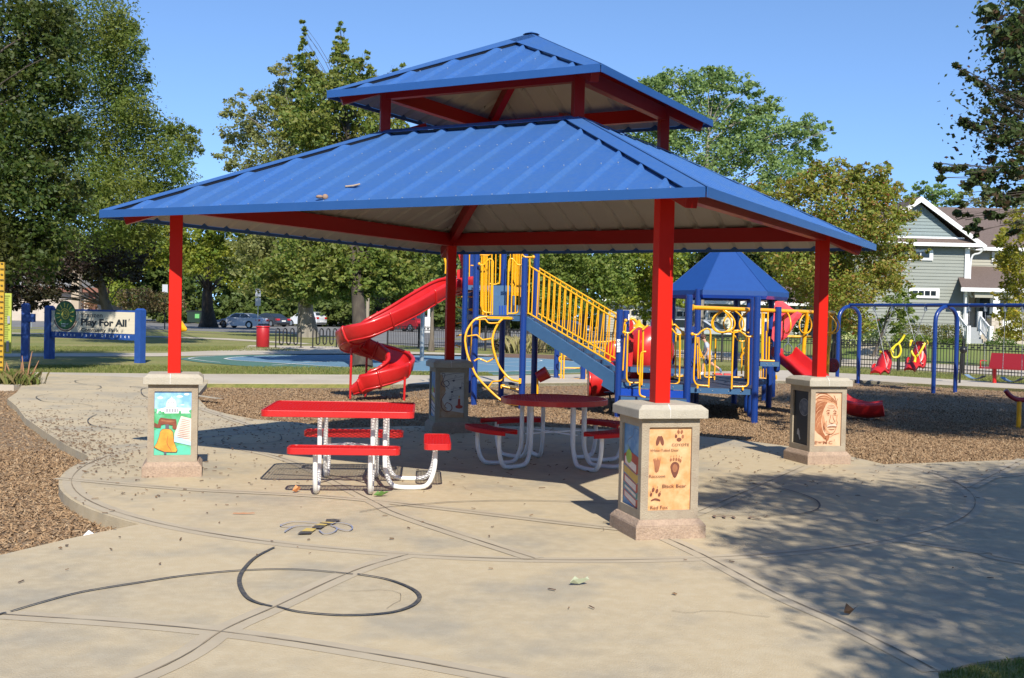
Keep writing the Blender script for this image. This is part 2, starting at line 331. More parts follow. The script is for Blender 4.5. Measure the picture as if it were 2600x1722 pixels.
sheet('parking_island_far', [(-5.5,76),(4,72),(6,76),(-3,81)], .006, GRASS)
sheet('left_sidewalk', [(-60,60),(-27,67),(-18,64),(-11,58),(-10.8,59.5),(-17,66),(-27,69.3),(-60,62)], .004, CONC2)
sheet('side_road', [(-2,62),(4,54),(9.4,48.7),(13.5,44.8),(20,36.5),(60,-8),(70,0),(28,37.5),(16,53),(11.6,60),(6,66)], .004, CONC2)
# rising front lawn on the right, up to the house
hv = []; nx, ny = 50, 30
def lawnz(x, y): 
    d = (y - (62-.8*(x-12)) )/7.0; d = max(0, min(1, d)); e = max(0, min(1, (x-8)/5)); return .75*d*d*(3-2*d)*e*e*(3-2*e)-.004
for j in range(ny+1):
    for i in range(nx+1): x, y = 9+i*1.2, 50+j*1.5; hv.append((x, y, max(lawnz(x, y), -.2 if j == 0 else -1)))
g = MB(); g.add(hv, [(j*(nx+1)+i, j*(nx+1)+i+1, (j+1)*(nx+1)+i+1, (j+1)*(nx+1)+i) for j in range(ny) for i in range(nx)], GRASSF, True)
hv2 = g.v
o = g.build('front_yard_lawn'); o['kind'] = 'structure'
dw = MB(); dwp = [(16.6,52.5),(17.7,52.5),(20.3,61.2),(19.2,61.2)]
pp = []
for t in range(9):
    t /= 8; 
    for a, b in ((0, 3), (1, 2)):
        x = dwp[a][0]*(1-t)+dwp[b][0]*t; y = dwp[a][1]*(1-t)+dwp[b][1]*t; pp.append((x, y, lawnz(x, y)+.04))
dw.add(pp, [(2*i, 2*i+1, 2*i+3, 2*i+2) for i in range(8)], CONC2); o = dw.build('front_walk'); o['kind'] = 'structure'
# chips lying on the bed: real loose pieces, with finer scatter on the plaza
def inpoly(P, X, Y):
    ins = np.zeros(len(X), bool); n = len(P)
    for i in range(n):
        x1, y1 = P[i][0], P[i][1]; x2, y2 = P[(i+1) % n][0], P[(i+1) % n][1]
        c = ((y1 > Y) != (y2 > Y)); 
        with np.errstate(divide='ignore', invalid='ignore'): ins ^= c & (X < (x2-x1)*(Y-y1)/(y2-y1)+x1)
    return ins
def scatter(name, X, Y, Z, ln, wd_, m, tilt=.5, **kw):
    n = len(X); a = rng.uniform(0, 2*np.pi, n); l = ln*rng.uniform(.5, 1.4, n); w = wd_*rng.uniform(.5, 1.4, n); t = rng.normal(0, tilt, n); r = rng.normal(0, tilt, n)
    ex = np.stack([np.cos(a)*np.cos(t), np.sin(a)*np.cos(t), np.sin(t)], 1); ey = np.stack([-np.sin(a)*np.cos(r), np.cos(a)*np.cos(r), np.sin(r)], 1); nz = np.cross(ex, ey)
    C = np.stack([X, Y, Z + .5*np.abs(l*np.sin(t))+.5*np.abs(w*np.sin(r))], 1); V = []
    for sx, sy, sz in ((-1,-1,0),(1,-.7,0),(1,.7,0),(-1,1,0),(-.8,-.8,1),(.9,-.6,1),(.9,.6,1),(-.8,.8,1)): V.append(C+ex*(l*.5*sx)[:, None]+ey*(w*.5*sy)[:, None]+nz*(.0045*sz))
    V = np.stack(V, 1).reshape(-1, 3); b = (np.arange(n)*8)[:, None]
    Fq = np.concatenate([b+np.array(q) for q in ((4,5,6,7),(0,1,5,4),(1,2,6,5),(2,3,7,6),(3,0,4,7))], 0)
    return npmesh(name, V, Fq, m, **kw)
def zone(n, x0, x1, y0, y1, f, inslab=False, dens=None):
    X = rng.uniform(x0, x1, n); Y = rng.uniform(y0, y1, n); k = inpoly(slab, X, Y) == inslab
    k &= f(X, Y); return X[k], Y[k]
frus = lambda X, Y: (np.abs(X) < .47*Y+.6)
A = [zone(60000, -9, -2.5, 6, 14, frus), zone(36000, -13, -4, 14, 27, frus), zone(95000, 3, 10, 13, 21, frus), zone(80000, -6, 13, 16.5, 24, frus), zone(40000, -7, 16, 24, 33, lambda X, Y: frus(X, Y) & (Y < 27.2+.6*np.maximum(X+3, 0)) & (Y < 34))]
X = np.concatenate([a[0] for a in A]); Y = np.concatenate([a[1] for a in A])
k = ~((Y > 26.0+.1*(X+7)) & (X < -3)); X, Y = X[k], Y[k]
scatter('wood_chip_mulch', X, Y, np.full(len(X), -.098), .040, .013, CHIPL, .4, kind='stuff')
# spill of chips onto the plaza: dense along the bed edges, sparse beyond
def spill(n, c, s, ang):
    a = rng.normal(0, s[0], n); b = rng.normal(0, s[1], n); ca, sa = math.cos(R(ang)), math.sin(R(ang)); return c[0]+a*ca-b*sa, c[1]+a*sa+b*ca
Sx = [spill(650, (-6.6,15.6), (1.9,.35), 125), spill(500, (-5.3,13.4), (1.0,.3), 120), spill(650, (-6.0,18), (2.5,1.3), 110), spill(350, (-3.6,15.5), (1.8,1.2), 0), spill(260, (-2,16.8), (3,.5), 0), spill(160, (-3.8,11), (.9,1.5), 0), spill(260, (4,14), (2.4,.8), 5), spill(120, (1,13.6), (2.6,1.3), 0), (rng.uniform(-5,5,80), rng.uniform(6.5,13,80))]
X = np.concatenate([a[0] for a in Sx]); Y = np.concatenate([a[1] for a in Sx]); k = inpoly(slab, X, Y); X, Y = X[k], Y[k]
DCH = mat('dry_litter', (.1,.05,.03), .9, island=[(.05,.03,.02),(.12,.07,.035),(.2,.12,.06),(.08,.045,.03)])
scatter('plaza_litter', X, Y, np.full(len(X), .021), rng.uniform(.015,.055,len(X)), rng.uniform(.008,.02,len(X)), DCH, .15, kind='stuff')
# grass blades along the near lawn edge and beside the paths
def blades(name, X, Y, Z, h, m, **kw):
    n = len(X); a = rng.uniform(0, 2*np.pi, n); hh = h*rng.uniform(.5, 1.3, n); w = .0035+hh*.035; lx = rng.normal(0, .35, n)*hh; ly = rng.normal(0, .35, n)*hh
    dx = np.cos(a)*w; dy = np.sin(a)*w
    V = np.stack([np.stack([X-dx, Y-dy, Z], 1), np.stack([X+dx, Y+dy, Z], 1), np.stack([X+dx*.6+lx*.4, Y+dy*.6+ly*.4, Z+hh*.6], 1), np.stack([X+lx, Y+ly, Z+hh], 1)], 1).reshape(-1, 3)
    return npmesh(name, V, (np.arange(n)*4)[:, None]+np.array([0,1,2,3]), m, **kw)
BLD = mat('grass_blades', (.1,.15,.03), .8, island=[(.11,.15,.03),(.17,.20,.045),(.28,.26,.10),(.12,.17,.03)], trans=.25)
X = rng.uniform(1.9, 4.6, 26000); Y = rng.uniform(4.6, 7.0, 26000); P = [(1.95,4.5),(2.2,5.53),(2.45,5.70),(2.78,5.83),(5,6.55),(5,4.5)]
k = inpoly(P, X, Y); blades('near_grass', X[k], Y[k], np.zeros(k.sum()), .028, BLD, kind='stuff')
def band(P0, P1, w, n): 
    t = rng.uniform(0, 1, n); q = rng.uniform(0, 1, n)*w; d = np.array([P1[0]-P0[0], P1[1]-P0[1]]); L = np.hypot(*d); nn = np.array([-d[1], d[0]])/L
    return P0[0]+d[0]*t+nn[0]*q, P0[1]+d[1]*t+nn[1]*q
B = [band((-13,28.85),(-3.4,31.4), 3.5, 26000), band((-3.4,31.4),(-.5,31.9), 1.4, 4000), band((-20,40.2),(-9,48.5), 5, 16000), band((5,36.1),(9.8,39.7), 3, 9000), band((12.6,37.5),(15.8,33.9), -4, 1), band((9.8,39.8),(15.9,33.9), 3.6, 9000)]
X = np.concatenate([b[0] for b in B]); Y = np.concatenate([b[1] for b in B]); blades('lawn_grass', X, Y, np.full(len(X), -.012), .07, BLD, kind='stuff')
# ================================================================= PAVILION
def LW(x, y, z=0): c, s = math.cos(PYAW), math.sin(PYAW); return V3(PC.x+x*c-y*s, PC.y+x*s+y*c, z)
pav = empty('picnic_pavilion', (PC.x, PC.y, 0), 'large two-tier pavilion with blue metal roofs on four red posts and stone pedestals', 'pavilion')
SCREW = mat('roof_screw_heads', (.42,.47,.55), .3, metal=.5)
EB, Tt, Z0, Z1 = 3.29, 1.19, 2.745, 3.775
UB, UZ0, UZ1 = 1.64, 4.165, 5.005
FASC = mat('blue_fascia', (.02,.085,.27), .4, col2=(.03,.10,.3), scale=3, amt=.4)
def roof(e, t, z0, z1, name, sp, cname):
    top, bot, cap, fas, scr = MB(), MB(), MB(), MB(), MB(); sl = math.hypot(e-t, z1-z0)
    for side in range(4):
        a = side*math.pi/2; ca, sa = math.cos(a), math.sin(a)
        nrm = Vector((0, -(z1-z0), e-t)).normalized()
        def P(s, w, h):
            q = Vector((s, -e+(e-t)*w, z0+(z1-z0)*w)) + nrm*h
            return LW(q.x*ca-q.y*sa, q.x*sa+q.y*ca, q.z)
        H = .030
        br = [(-e, 0)]
        s = -e + (e*2 % sp)/2 + (0 if int(e*2/sp) else 0)
        ribs = []
        while s < e-.02:
            if s > -e+.07: ribs.append(s); br += [(s-.050,0),(s-.012,H),(s+.012,H),(s+.050,0)]
            s += sp
        br.append((e, 0)); br = sorted([b for b in br if abs(b[0]) <= e])
        wm = lambda s: 1.0 if abs(s) <= t else max(0.0, (e-abs(s))/(e-t))
        for (s0, h0), (s1, h1) in zip(br[:-1], br[1:]):
            for mb, off, m, flip in ((top, 0, ROOFB, False), (bot, -.006, CREAM, True)):
                q = [P(s0, 0, h0+off), P(s1, 0, h1+off), P(s1, wm(s1), h1+off), P(s0, wm(s0), h0+off)]
                if s0 < -t < s1 or s0 < t < s1:
                    mid = -t if s0 < -t < s1 else t; hm = h0+(h1-h0)*(mid-s0)/(s1-s0); q = [q[0], q[1], q[2], P(mid, 1, hm+off), q[3]]
                mb.add(q[::-1] if flip else q, [tuple(range(len(q)))], m)
        # hip caps and top flashing riding on the ribs
        HW = .17
        for sg in (-1, 1):
            n = 1; w0, w1 = 0.0, 1.0
            e0, e1 = sg*e, sg*t if t > .01 else 0
            q = [P(e0-sg*.0, 0, H+.008), P(e1, 1, H+.008), P(e1-sg*min(HW, HW), 1-(0 if t > .01 else .12), H+.008), P(e0-sg*HW*1.0, 0, H+.008)]
            nn = (q[1]-q[0]).cross(q[3]-q[0]).normalized(); nn = nn if nn.z > 0 else -nn
            cap.prism(q if sg < 0 else q, -nn*.005, ROOFB)
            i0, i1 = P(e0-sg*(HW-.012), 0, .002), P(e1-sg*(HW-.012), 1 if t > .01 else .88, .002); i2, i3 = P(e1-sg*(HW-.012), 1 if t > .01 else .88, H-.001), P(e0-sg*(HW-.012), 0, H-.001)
            cap.add([i0, i1, i2, i3], [(0,1,2,3)], DARK)  # black strip paints the slot's shade under the cap, likewise under the top flashing
        if t > .01:
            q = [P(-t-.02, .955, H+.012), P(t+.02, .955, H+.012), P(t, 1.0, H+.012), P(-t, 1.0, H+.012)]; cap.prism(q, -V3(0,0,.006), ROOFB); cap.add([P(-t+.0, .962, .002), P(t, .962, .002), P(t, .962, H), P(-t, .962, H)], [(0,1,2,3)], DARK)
        A_, B_ = P(-e, 0, 0), P(e, 0, 0)
        out = Vector((sa, -ca, 0)); out = LW(out.x, out.y)-LW(0, 0)
        fas.beam(A_+V3(0,0,-.006)+out*.012, B_+V3(0,0,-.006)+out*.012, .012, .078, FASC)
        for s in ribs:
            for w in (.05, .35, .68):
                if w < wm(s)-.03:
                    for ds in (-.075, .085): scr.box(P(s+ds, w, .004), (.009,.009,.006), SCREW)
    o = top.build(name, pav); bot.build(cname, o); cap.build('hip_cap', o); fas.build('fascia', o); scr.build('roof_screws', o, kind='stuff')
    return o
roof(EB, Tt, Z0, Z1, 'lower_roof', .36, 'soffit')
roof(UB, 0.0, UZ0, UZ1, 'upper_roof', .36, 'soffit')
pkx = MB(); pkx.cyl(LW(0,0,UZ1+.02), .1, .03, ROOFB, 8, r2=.02); pkx.build('finial_cap', pav)
PA = 2.753; RB = mat('red_steel_beam', (.30,.006,.005), .42, coat=.1, spec=.3, col2=(.24,.006,.005), scale=2, amt=.35)
cor = [(PA,-PA),(-PA,-PA),(PA,PA),(-PA,PA)]
zr = lambda r, e, t, z0, z1: z0+(e-r)/(e-t)*(z1-z0)
for (x, y) in cor:
    p = LW(x, y); m = MB(); m.box((p.x, p.y, (1.07+2.985)/2), (.13,.13,2.985-1.07), RED, PEDY); m.build('post', pav, bevel=.004)
    b = MB(); r0, r1 = EB-.16, .85; sx, sy = (1 if x > 0 else -1), (1 if y > 0 else -1)
    b.beam(LW(sx*r0, sy*r0, zr(r0, EB, Tt, Z0, Z1)-.105), LW(sx*r1, sy*r1, zr(r1, EB, Tt, Z0, Z1)-.105), .1, .17, RB); b.build('hip_rafter', pav, bevel=.004)
cyc = [(PA,-PA),(PA,PA),(-PA,PA),(-PA,-PA)]
for i in range(4):
    a, b2 = cyc[i], cyc[(i+1) % 4]; m = MB(); m.beam(LW(*a, 2.885), LW(*b2, 2.885), .1, .185, RB); m.build('tie_beam', pav, bevel=.004)
q2 = 1.19
cy2 = [(q2,-q2),(q2,q2),(-q2,q2),(-q2,-q2)]
for i in range(4):
    a, b2 = cy2[i], cy2[(i+1) % 4]
    m = MB(); m.beam(LW(*a, 3.63), LW(*b2, 3.63), .1, .16, RB); m.build('ring_beam', pav)
    m = MB(); m.beam(LW(*a, 4.225), LW(*b2, 4.225), .09, .15, RB); m.build('upper_tie_beam', pav, bevel=.003)
    m = MB(); p = LW(*a); m.box((p.x, p.y, 3.99), (.11,.11,.70), RB, PEDY); m.build('upper_post', pav, bevel=.003)
    sx, sy = (1 if a[0] > 0 else -1), (1 if a[1] > 0 else -1); m = MB()
    m.beam(LW(sx*(UB-.1), sy*(UB-.1), zr(UB-.1, UB, 0, UZ0, UZ1)-.095), LW(sx*.03, sy*.03, zr(.03, UB, 0, UZ0, UZ1)-.095), .085, .14, RB); m.build('upper_hip_rafter', pav, bevel=.003)
# ---- pedestals
class Panel:
    def __init__(s, fn): s.mb = MB(); s.fn = fn; s.l = 0
    def fill(s, pts, m): s.l += 1; s.mb.add([s.fn(x, y, s.l*.00025) for x, y in pts], [tuple(range(len(pts)))], m); return s
    def ell(s, cx, cy, rx, ry, m, rot=0, n=22):
        c, d = math.cos(R(rot)), math.sin(R(rot)); return s.fill([(cx+rx*math.cos(t)*c-ry*math.sin(t)*d, cy+rx*math.cos(t)*d+ry*math.sin(t)*c) for t in [2*math.pi*i/n for i in range(n)]], m)
    def stroke(s, pts, w, m, asp=.52, n=5):
        s.l += 1; P = [Vector((p[0], p[1], 0)) for p in pts]; P = spline(P, n) if len(P) > 2 else P; N = len(P); L_ = []; R_ = []
        for i in range(N):
            t = P[min(i+1, N-1)]-P[max(i-1, 0)]; tx, ty = t.x*asp, t.y; q = math.hypot(tx, ty) or 1; k = w*(.55+.45*math.sin(math.pi*min(1, max(0, i/(N-1)))))
            L_.append(s.fn(P[i].x-ty/q*k/2/asp, P[i].y+tx/q*k/2, s.l*.00025)); R_.append(s.fn(P[i].x+ty/q*k/2/asp, P[i].y-tx/q*k/2, s.l*.00025))
        s.mb.add(L_+R_, [(N+i, N+i+1, i+1, i) for i in range(N-1)], m); return s
    def text(s, body, x, y, size, m, **k): s.l += 1; s.mb.text(body, size, m, lambda a, b: s.fn(x+a/.52, y+b, s.l*.00025), **k); return s
def pedestal(x, y, paint):
    c = LW(x, y); ct, st = math.cos(PEDY), math.sin(PEDY)
    def PW(a, b, z): return V3(c.x+a*ct-b*st, c.y+a*st+b*ct, z)
    hb, hs, hc = .302, .250, .300
    root = MB()
    def ring(h): return [PW(-h,-h,0), PW(h,-h,0), PW(h,h,0), PW(-h,h,0)]
    def frus(mb, h0, z0, h1, z1, m):
        mb.hexa([p+V3(0,0,z0) for p in ring(h0)]+[p+V3(0,0,z1) for p in ring(h1)], m)
    frus(root, hs-.025, .0, hs-.025, .975, BROWNST)
    fr = [(('x',-1))]
    PB_, PT_, PL = .235, .905, .185   # panel bottom, top, half width
    for k in range(4):
        a = k*math.pi/2; ca, sa = math.cos(a), math.sin(a)
        def FP(s_, z, o): X, Y = s_, -(hs-.025)-o; return PW(X*ca-Y*sa, X*sa+Y*ca, z)
        def blk(s0, s1, z0, z1, o=.025): root.hexa([FP(s0,z0,o), FP(s1,z0,o), FP(s1,z0,0), FP(s0,z0,0), FP(s0,z1,o), FP(s1,z1,o), FP(s1,z1,0), FP(s0,z1,0)], BROWNST)
        blk(-hs+.0015, -PL, .15, .976); blk(PL, hs-.0015, .15, .976); blk(-PL, PL, .15, PB_); blk(-PL, PL, PT_, .976)
    sh = root.build('pedestal', pav, label='stone pedestal carrying a red post')
    bb = MB(); frus(bb, hb, 0, hb, .118, PINKST); frus(bb, hb-.001, .118, hs+.012, .165, PINKST); bb.build('pedestal_base', sh, bevel=.006)
    cp = MB(); frus(cp, hc, .978, hc, 1.048, STONE); frus(cp, hc-.0005, 1.048, hc-.045, 1.085, STONE); cp.build('pedestal_cap', sh, bevel=.004)
    jn = MB(); jn.beam(PW(-.03,-hc-.001,.985), PW(-.03,-hc-.001,1.046), .004, .003, WHITE, up=(1,0,0)); jn.beam(PW(-.03,-hc+.001,1.0495), PW(-.03,-hc+.046,1.0875), .006, .003, WHITE); jn.build('mortar_seam', sh)
    for k, painter in enumerate(paint):
        if painter is None: continue
        a = k*math.pi/2; ca, sa = math.cos(a), math.sin(a)
        def fn(u, v, o, ca=ca, sa=sa):
            X, Y = -PL+u*2*PL, -(hs-.025)-.004-o; return PW(X*ca-Y*sa, X*sa+Y*ca, PB_+v*(PT_-PB_))
        P = Panel(fn); painter(P); P.mb.build('painted_panel', sh)
O1 = mat('panel_orange_wash', (.60,.33,.145), .6, col2=(.60,.24,.07), scale=7, amt=.85, col3=(.74,.50,.28), scale3=12, amt3=.6)
BR = mat('panel_brown_ink', (.17,.055,.03), .6, col2=(.10,.03,.02), scale=20, amt=.6); BR2 = mat('panel_umber', (.33,.13,.06), .6, col2=(.2,.07,.03), scale=25, amt=.6)
def bil(u, v, TL, TR, BL_, BR_):
    pass
def tracks(P):
    f = lambda x, y: ((x-502)/396., 1-(y-418)/815.)
    P.fill([(0,0),(1,0),(1,1),(0,1)], O1)
    E_ = lambda x, y, rx, ry, m, rot=0: P.ell(*f(x, y), rx/396., ry/815., m, 0) if not rot else P.fill([f(x+rx*math.cos(t)*math.cos(R(rot))-ry*math.sin(t)*math.sin(R(rot)), y+rx*math.cos(t)*math.sin(R(rot))+ry*math.sin(t)*math.cos(R(rot))) for t in [2*math.pi*i/20 for i in range(20)]][::-1], m)
    E_(590,552,17,50,BR,12); E_(626,552,17,50,BR,-12)
    for a in [(778,468,12,21,-8),(808,468,12,21,8),(756,510,12,18,0),(819,513,12,20,0),(785,542,23,20,0)]: E_(*a[:4], BR if a[0] in (756,785) else BR2, a[4] or 1)
    for a in [(780,438,3,7),(800,438,3,7),(750,488,3,7)]: E_(*a, BR2, 1)
    P.fill([f(*p) for p in [(550,735),(560,720),(566,752),(572,715),(580,748),(592,708),(597,745),(606,715),(606,752),(620,708),(612,790),(600,850),(580,866),(566,850),(562,800)]][::-1], BR2)
    E_(752,808,42,48,BR,1); P.fill([f(*p) for p in [(711,815),(793,815),(782,870),(765,912),(750,918),(738,905),(720,860)]][::-1], BR); E_(752,822,24,40,BR2,1)
    for x, y in [(712,740),(738,734),(763,735),(786,738),(802,750)]: E_(x,y,9,17,BR2,1)
    for x, y in [(712,706),(738,702),(763,700),(790,704),(812,716)]: E_(x,y,3,8,BR2,15)
    for a in [(555,1030,12,22),(589,1042,12,22),(536,1076,11,18),(613,1076,12,19)]: E_(*a, BR, 8)
    P.stroke([f(536,1136),(f(570,1122)),f(600,1128),f(622,1138)], .022, BR)
    for a in [(552,995,3,8),(594,1004,3,8),(532,1048,3,7),(622,1048,3,7)]: E_(*a, BR2, 1)
    for body, x, y, sz, wd_ in [('COYOTE',714,604,.046,163),('White-Tailed Deer',518,656,.044,263),('Raccoon',511,910,.052,150),('Black Bear',634,1012,.062,226),('Red Fox',528,1220,.062,165)]:
        P.text(body, *f(x, y), sz, BR, fit=wd_/396.*.52, bold=.0)
SKY1 = mat('panel_sky_blue', (.17,.40,.72), .5, col2=(.45,.68,.85), scale=9, amt=.7); GRN = mat('panel_green', (.06,.34,.12), .5, col2=(.15,.50,.30), scale=9, amt=.8)
PW_ = mat('panel_white', (.75,.78,.82), .6, col2=(.5,.56,.66), scale=20, amt=.5); BELL = mat('panel_bell_orange', (.62,.24,.03), .5, col2=(.75,.42,.06), scale=9, amt=.8); BRD = mat('panel_dark_red_brown', (.22,.06,.03), .5, col2=(.12,.03,.02), scale=15, amt=.6)
PAP = mat('panel_parchment', (.72,.62,.55), .6, col2=(.5,.4,.38), scale=20, amt=.5); TEAL = mat('panel_teal', (.10,.50,.36), .5, col2=(.12,.42,.22), scale=8, amt=.7)
GRD = mat('panel_dark_grey', (.10,.09,.12), .6); LBL = mat('panel_light_blue', (.40,.62,.85), .6)
def bell(P):
    f = lambda x, y: ((x-630)/398., 1-(y-422)/730.)
    P.fill([(0,0),(1,0),(1,1),(0,1)], SKY1); P.fill([(0,0),(1,0),(1,.71),(0,.71)], GRN); P.fill([f(*p) for p in [(630,870),(630,1150),(760,1150),(700,1000),(760,850),(740,800)]], TEAL)
    P.fill([f(*p) for p in [(700,1150),(1028,1150),(1028,1060),(900,1040)]], TEAL)
    for x, y, rx, ry in [(690,497,30,14),(975,457,28,12),(900,482,35,12),(930,578,22,6)]: P.ell(*f(x, y), rx/398., ry/730., PW_)
    P.fill([f(*p) for p in [(655,630),(720,615),(800,585),(890,610),(1018,615),(1018,675),(655,675)]][::-1], PW_)
    P.fill([f(*p) for p in [(752,600),(760,545),(775,520),(800,503),(812,480),(822,503),(848,520),(860,545),(866,600)]][::-1], PW_)
    P.fill([f(*p) for p in [(735,610),(808,585),(885,612),(885,618),(735,618)]][::-1], PAP)
    for i in range(8): x = 752+i*17; P.fill([f(x,622), f(x+8,622), f(x+8,660), f(x,660)][::-1], GRD)
    for i in range(5): x = 775+i*18; P.fill([f(x,540), f(x+6,540), f(x+6,555), f(x,555)][::-1], GRD)
    for x, y, r_ in [(640,640,22),(690,665,20),(725,668,14),(905,660,14),(1015,650,14)]: P.ell(*f(x, y), r_/398., r_/730., GRN)
    P.fill([f(*p) for p in [(918,705),(1028,735),(1028,1045),(845,1000),(850,900),(885,800)]][::-1], PAP); P.fill([f(*p) for p in [(850,930),(1028,1000),(1028,1045),(845,1000)]][::-1], LBL)
    for i in range(11):
        y = 745+i*20; x0 = 925-i*5; P.stroke([f(x0, y), f(x0+45, y+8), f(1015, y+22)], .008, BR2 if i % 3 else BRD)
    P.fill([f(*p) for p in [(632,780),(670,800),(680,745),(700,722),(780,735),(862,740),(870,780),(872,850),(845,858),(825,840),(830,810),(740,798),(705,805),(700,838),(665,838),(632,828)]][::-1], BRD)
    P.stroke([f(700,750), f(780,765), f(850,765)], .03, BR2)
    P.fill([f(*p) for p in [(750,800),(788,800),(788,852),(750,852)]][::-1], GRD)
    P.fill([f(*p) for p in [(765,1110),(765,1142),(738,1142),(742,1110)]], GRD)
    B_ = [(765,848),(810,855),(835,890),(842,950),(850,1010),(870,1060),(885,1095),(875,1120),(830,1120),(740,1115),(670,1085),(630,1060),(660,1010),(680,950),(695,880),(720,852)]
    P.fill([f(*p) for p in B_][::-1], BRD); cx, cy = 762, 990
    P.fill([f(cx+(x-cx)*.94, cy+(y-cy)*.96) for x, y in B_][::-1], BELL)
    P.stroke([f(780,930), f(770,1000), f(785,1050), f(810,1085), f(820,1118)], .008, BRD)
GP = mat('panel_pale_wash', (.66,.52,.42), .6, col2=(.55,.38,.28), scale=14, amt=.6); PE = mat('panel_peach', (.62,.38,.23), .6, col2=(.68,.46,.31), scale=6, amt=.7); SEP = mat('panel_sepia', (.27,.085,.03), .6, col2=(.45,.19,.085), scale=9, amt=.8); SEL = mat('panel_light_sepia', (.46,.21,.10), .6, col2=(.58,.32,.18), scale=14, amt=.7)
def portrait(P):
    f = lambda x, y: ((x-700)/345., 1-(y-385)/735.)
    F_ = lambda L, m: P.fill([f(*p) for p in L][::-1], m)
    P.fill([(0,0),(1,0),(1,1),(0,1)], PE)
    # shaded hair mass behind the head, wild on top
    F_([(702,560),(725,520),(770,500),(830,490),(880,500),(850,560),(820,620),(800,700),(790,780),(800,860),(820,930),(850,985),(905,960),(900,1010),(872,1035),(835,1032),(800,985),(750,945),(706,900),(700,760)], SEP)
    F_([(720,470),(770,448),(850,452),(905,480),(950,500),(985,545),(1005,600),(990,640),(960,570),(900,530),(840,520),(770,505),(725,520)], SEL)
    # face
    F_([(850,548),(900,528),(950,545),(985,590),(996,640),(1004,690),(1000,740),(990,790),(982,850),(968,905),(935,940),(900,950),(865,930),(835,890),(812,840),(800,780),(803,700),(822,620)], PE)
    F_([(802,700),(815,690),(835,760),(850,850),(880,915),(920,948),(900,950),(865,930),(835,890),(812,840),(800,780)], SEL)
    F_([(975,700),(985,745),(978,800),(990,790),(1000,740),(1004,690)], SEL)
    for L, w in [([(715,440),(770,405),(840,410),(900,445),(935,500)], .020), ([(705,500),(760,450),(840,440),(910,480),(960,530)], .022), ([(712,480),(780,470),(860,480),(930,520)], .016), ([(945,430),(968,480),(975,525)], .016), ([(890,440),(940,480),(985,550)], .018), ([(730,400),(800,388),(860,405)], .010), ([(1000,470),(985,510),(990,560)], .010)]: P.stroke([f(*p) for p in L], w, SEP)
    for L, w in [([(730,560),(765,530),(820,515)], .014), ([(720,640),(750,590),(800,560)], .014), ([(715,720),(740,660),(790,620)], .014), ([(720,810),(745,740),(785,700)], .014), ([(735,880),(750,820),(788,790)], .012), ([(850,470),(900,490),(940,520)], .010)]: P.stroke([f(*p) for p in L], w, SEL)
    # forehead lines, brows, eyes
    for L in [[(868,575),(920,562),(965,580)], [(862,595),(920,582),(972,600)], [(866,614),(920,602),(968,618)]]: P.stroke([f(*p) for p in L], .0055, SEP)
    for L in [[(852,648),(872,634),(900,640)], [(940,648),(962,638),(985,656)]]: P.stroke([f(*p) for p in L], .015, SEP)
    for x, y in ((878,672), (964,676)):
        P.ell(*f(x, y), 20/345., 11/735., SEL); P.ell(*f(x+2, y+1), 8/345., 9/735., BRD); P.stroke([f(x-20,y-5), f(x,y-13), f(x+19,y-4)], .006, BR2); P.stroke([f(x-16,y+20), f(x,y+26), f(x+16,y+19)], .006, SEP)
    # nose
    P.stroke([f(912,690), f(904,740), f(893,780), f(905,800)], .009, SEP); P.stroke([f(938,690), f(944,740), f(962,782), f(955,800)], .008, SEP); P.stroke([f(905,800), f(932,812), f(955,800)], .012, BR2)
    # moustache, mouth, chin, cheek folds
    F_([(858,858),(875,830),(905,816),(932,822),(958,818),(985,834),(995,858),(970,850),(932,846),(895,850)], GP); P.stroke([f(870,864), f(930,858), f(985,864)], .010, BR2); P.stroke([f(860,850), f(890,826), f(930,824)], .006, SEP)
    P.stroke([f(885,888), f(930,896), f(965,886)], .010, SEP)
    for L, w in [([(830,800),(826,850),(845,905)], .011), ([(812,830),(822,890),(848,930)], .009), ([(850,935),(900,958),(950,942),(978,890)], .013), ([(858,770),(850,810),(858,850)], .007), ([(1000,780),(990,840),(978,890)], .008)]: P.stroke([f(*p) for p in L], w, SEP)
    # collar
    F_([(703,915),(770,975),(825,1030),(840,1060),(703,1060)], PE); P.stroke([f(720,930), f(790,985), f(838,1045)], .010, SEL); P.stroke([f(905,1000), f(950,965), f(1030,940)], .010, SEL); F_([(845,1000),(900,985),(885,1040),(860,1050)], SEP)
    P.text('E=MC', *f(704, 1090), .080, BR2, bold=.0004, space=1.35, fit=235/345.*.52); P.text('2', *f(955, 1052), .05, BR2)
BK = mat('panel_night_black', (.008,.009,.012), .5); MOON = mat('panel_moon', (.05,.06,.09), .6, col2=(.14,.16,.2), scale=18, amt=.8)
def moon(P):
    P.fill([(0,0),(1,0),(1,1),(0,1)], BK); P.ell(.66,.70,.33,.165,mat('panel_moon_rim', (.2,.22,.25), .6)); P.ell(.66,.70,.31,.153,MOON)
    P.fill([(.22,.17),(.32,.16),(.42,.07),(.46,.10),(.40,.17),(.38,.24),(.30,.29),(.24,.26)], mat('panel_pale_grey', (.3,.31,.34), .6))
RB1 = mat('panel_book_red', (.45,.07,.04), .55, col2=(.3,.04,.03), scale=12, amt=.6); YB1 = mat('panel_book_yellow', (.62,.40,.08), .55, col2=(.5,.3,.08), scale=12, amt=.5); GB1 = mat('panel_apple_green', (.30,.45,.06), .5, col2=(.18,.33,.04), scale=12, amt=.6); TB1 = mat('panel_book_teal', (.08,.22,.2), .55)
DSKY = mat('panel_deep_sky', (.07,.20,.40), .55, col2=(.22,.38,.52), scale=8, amt=.8)
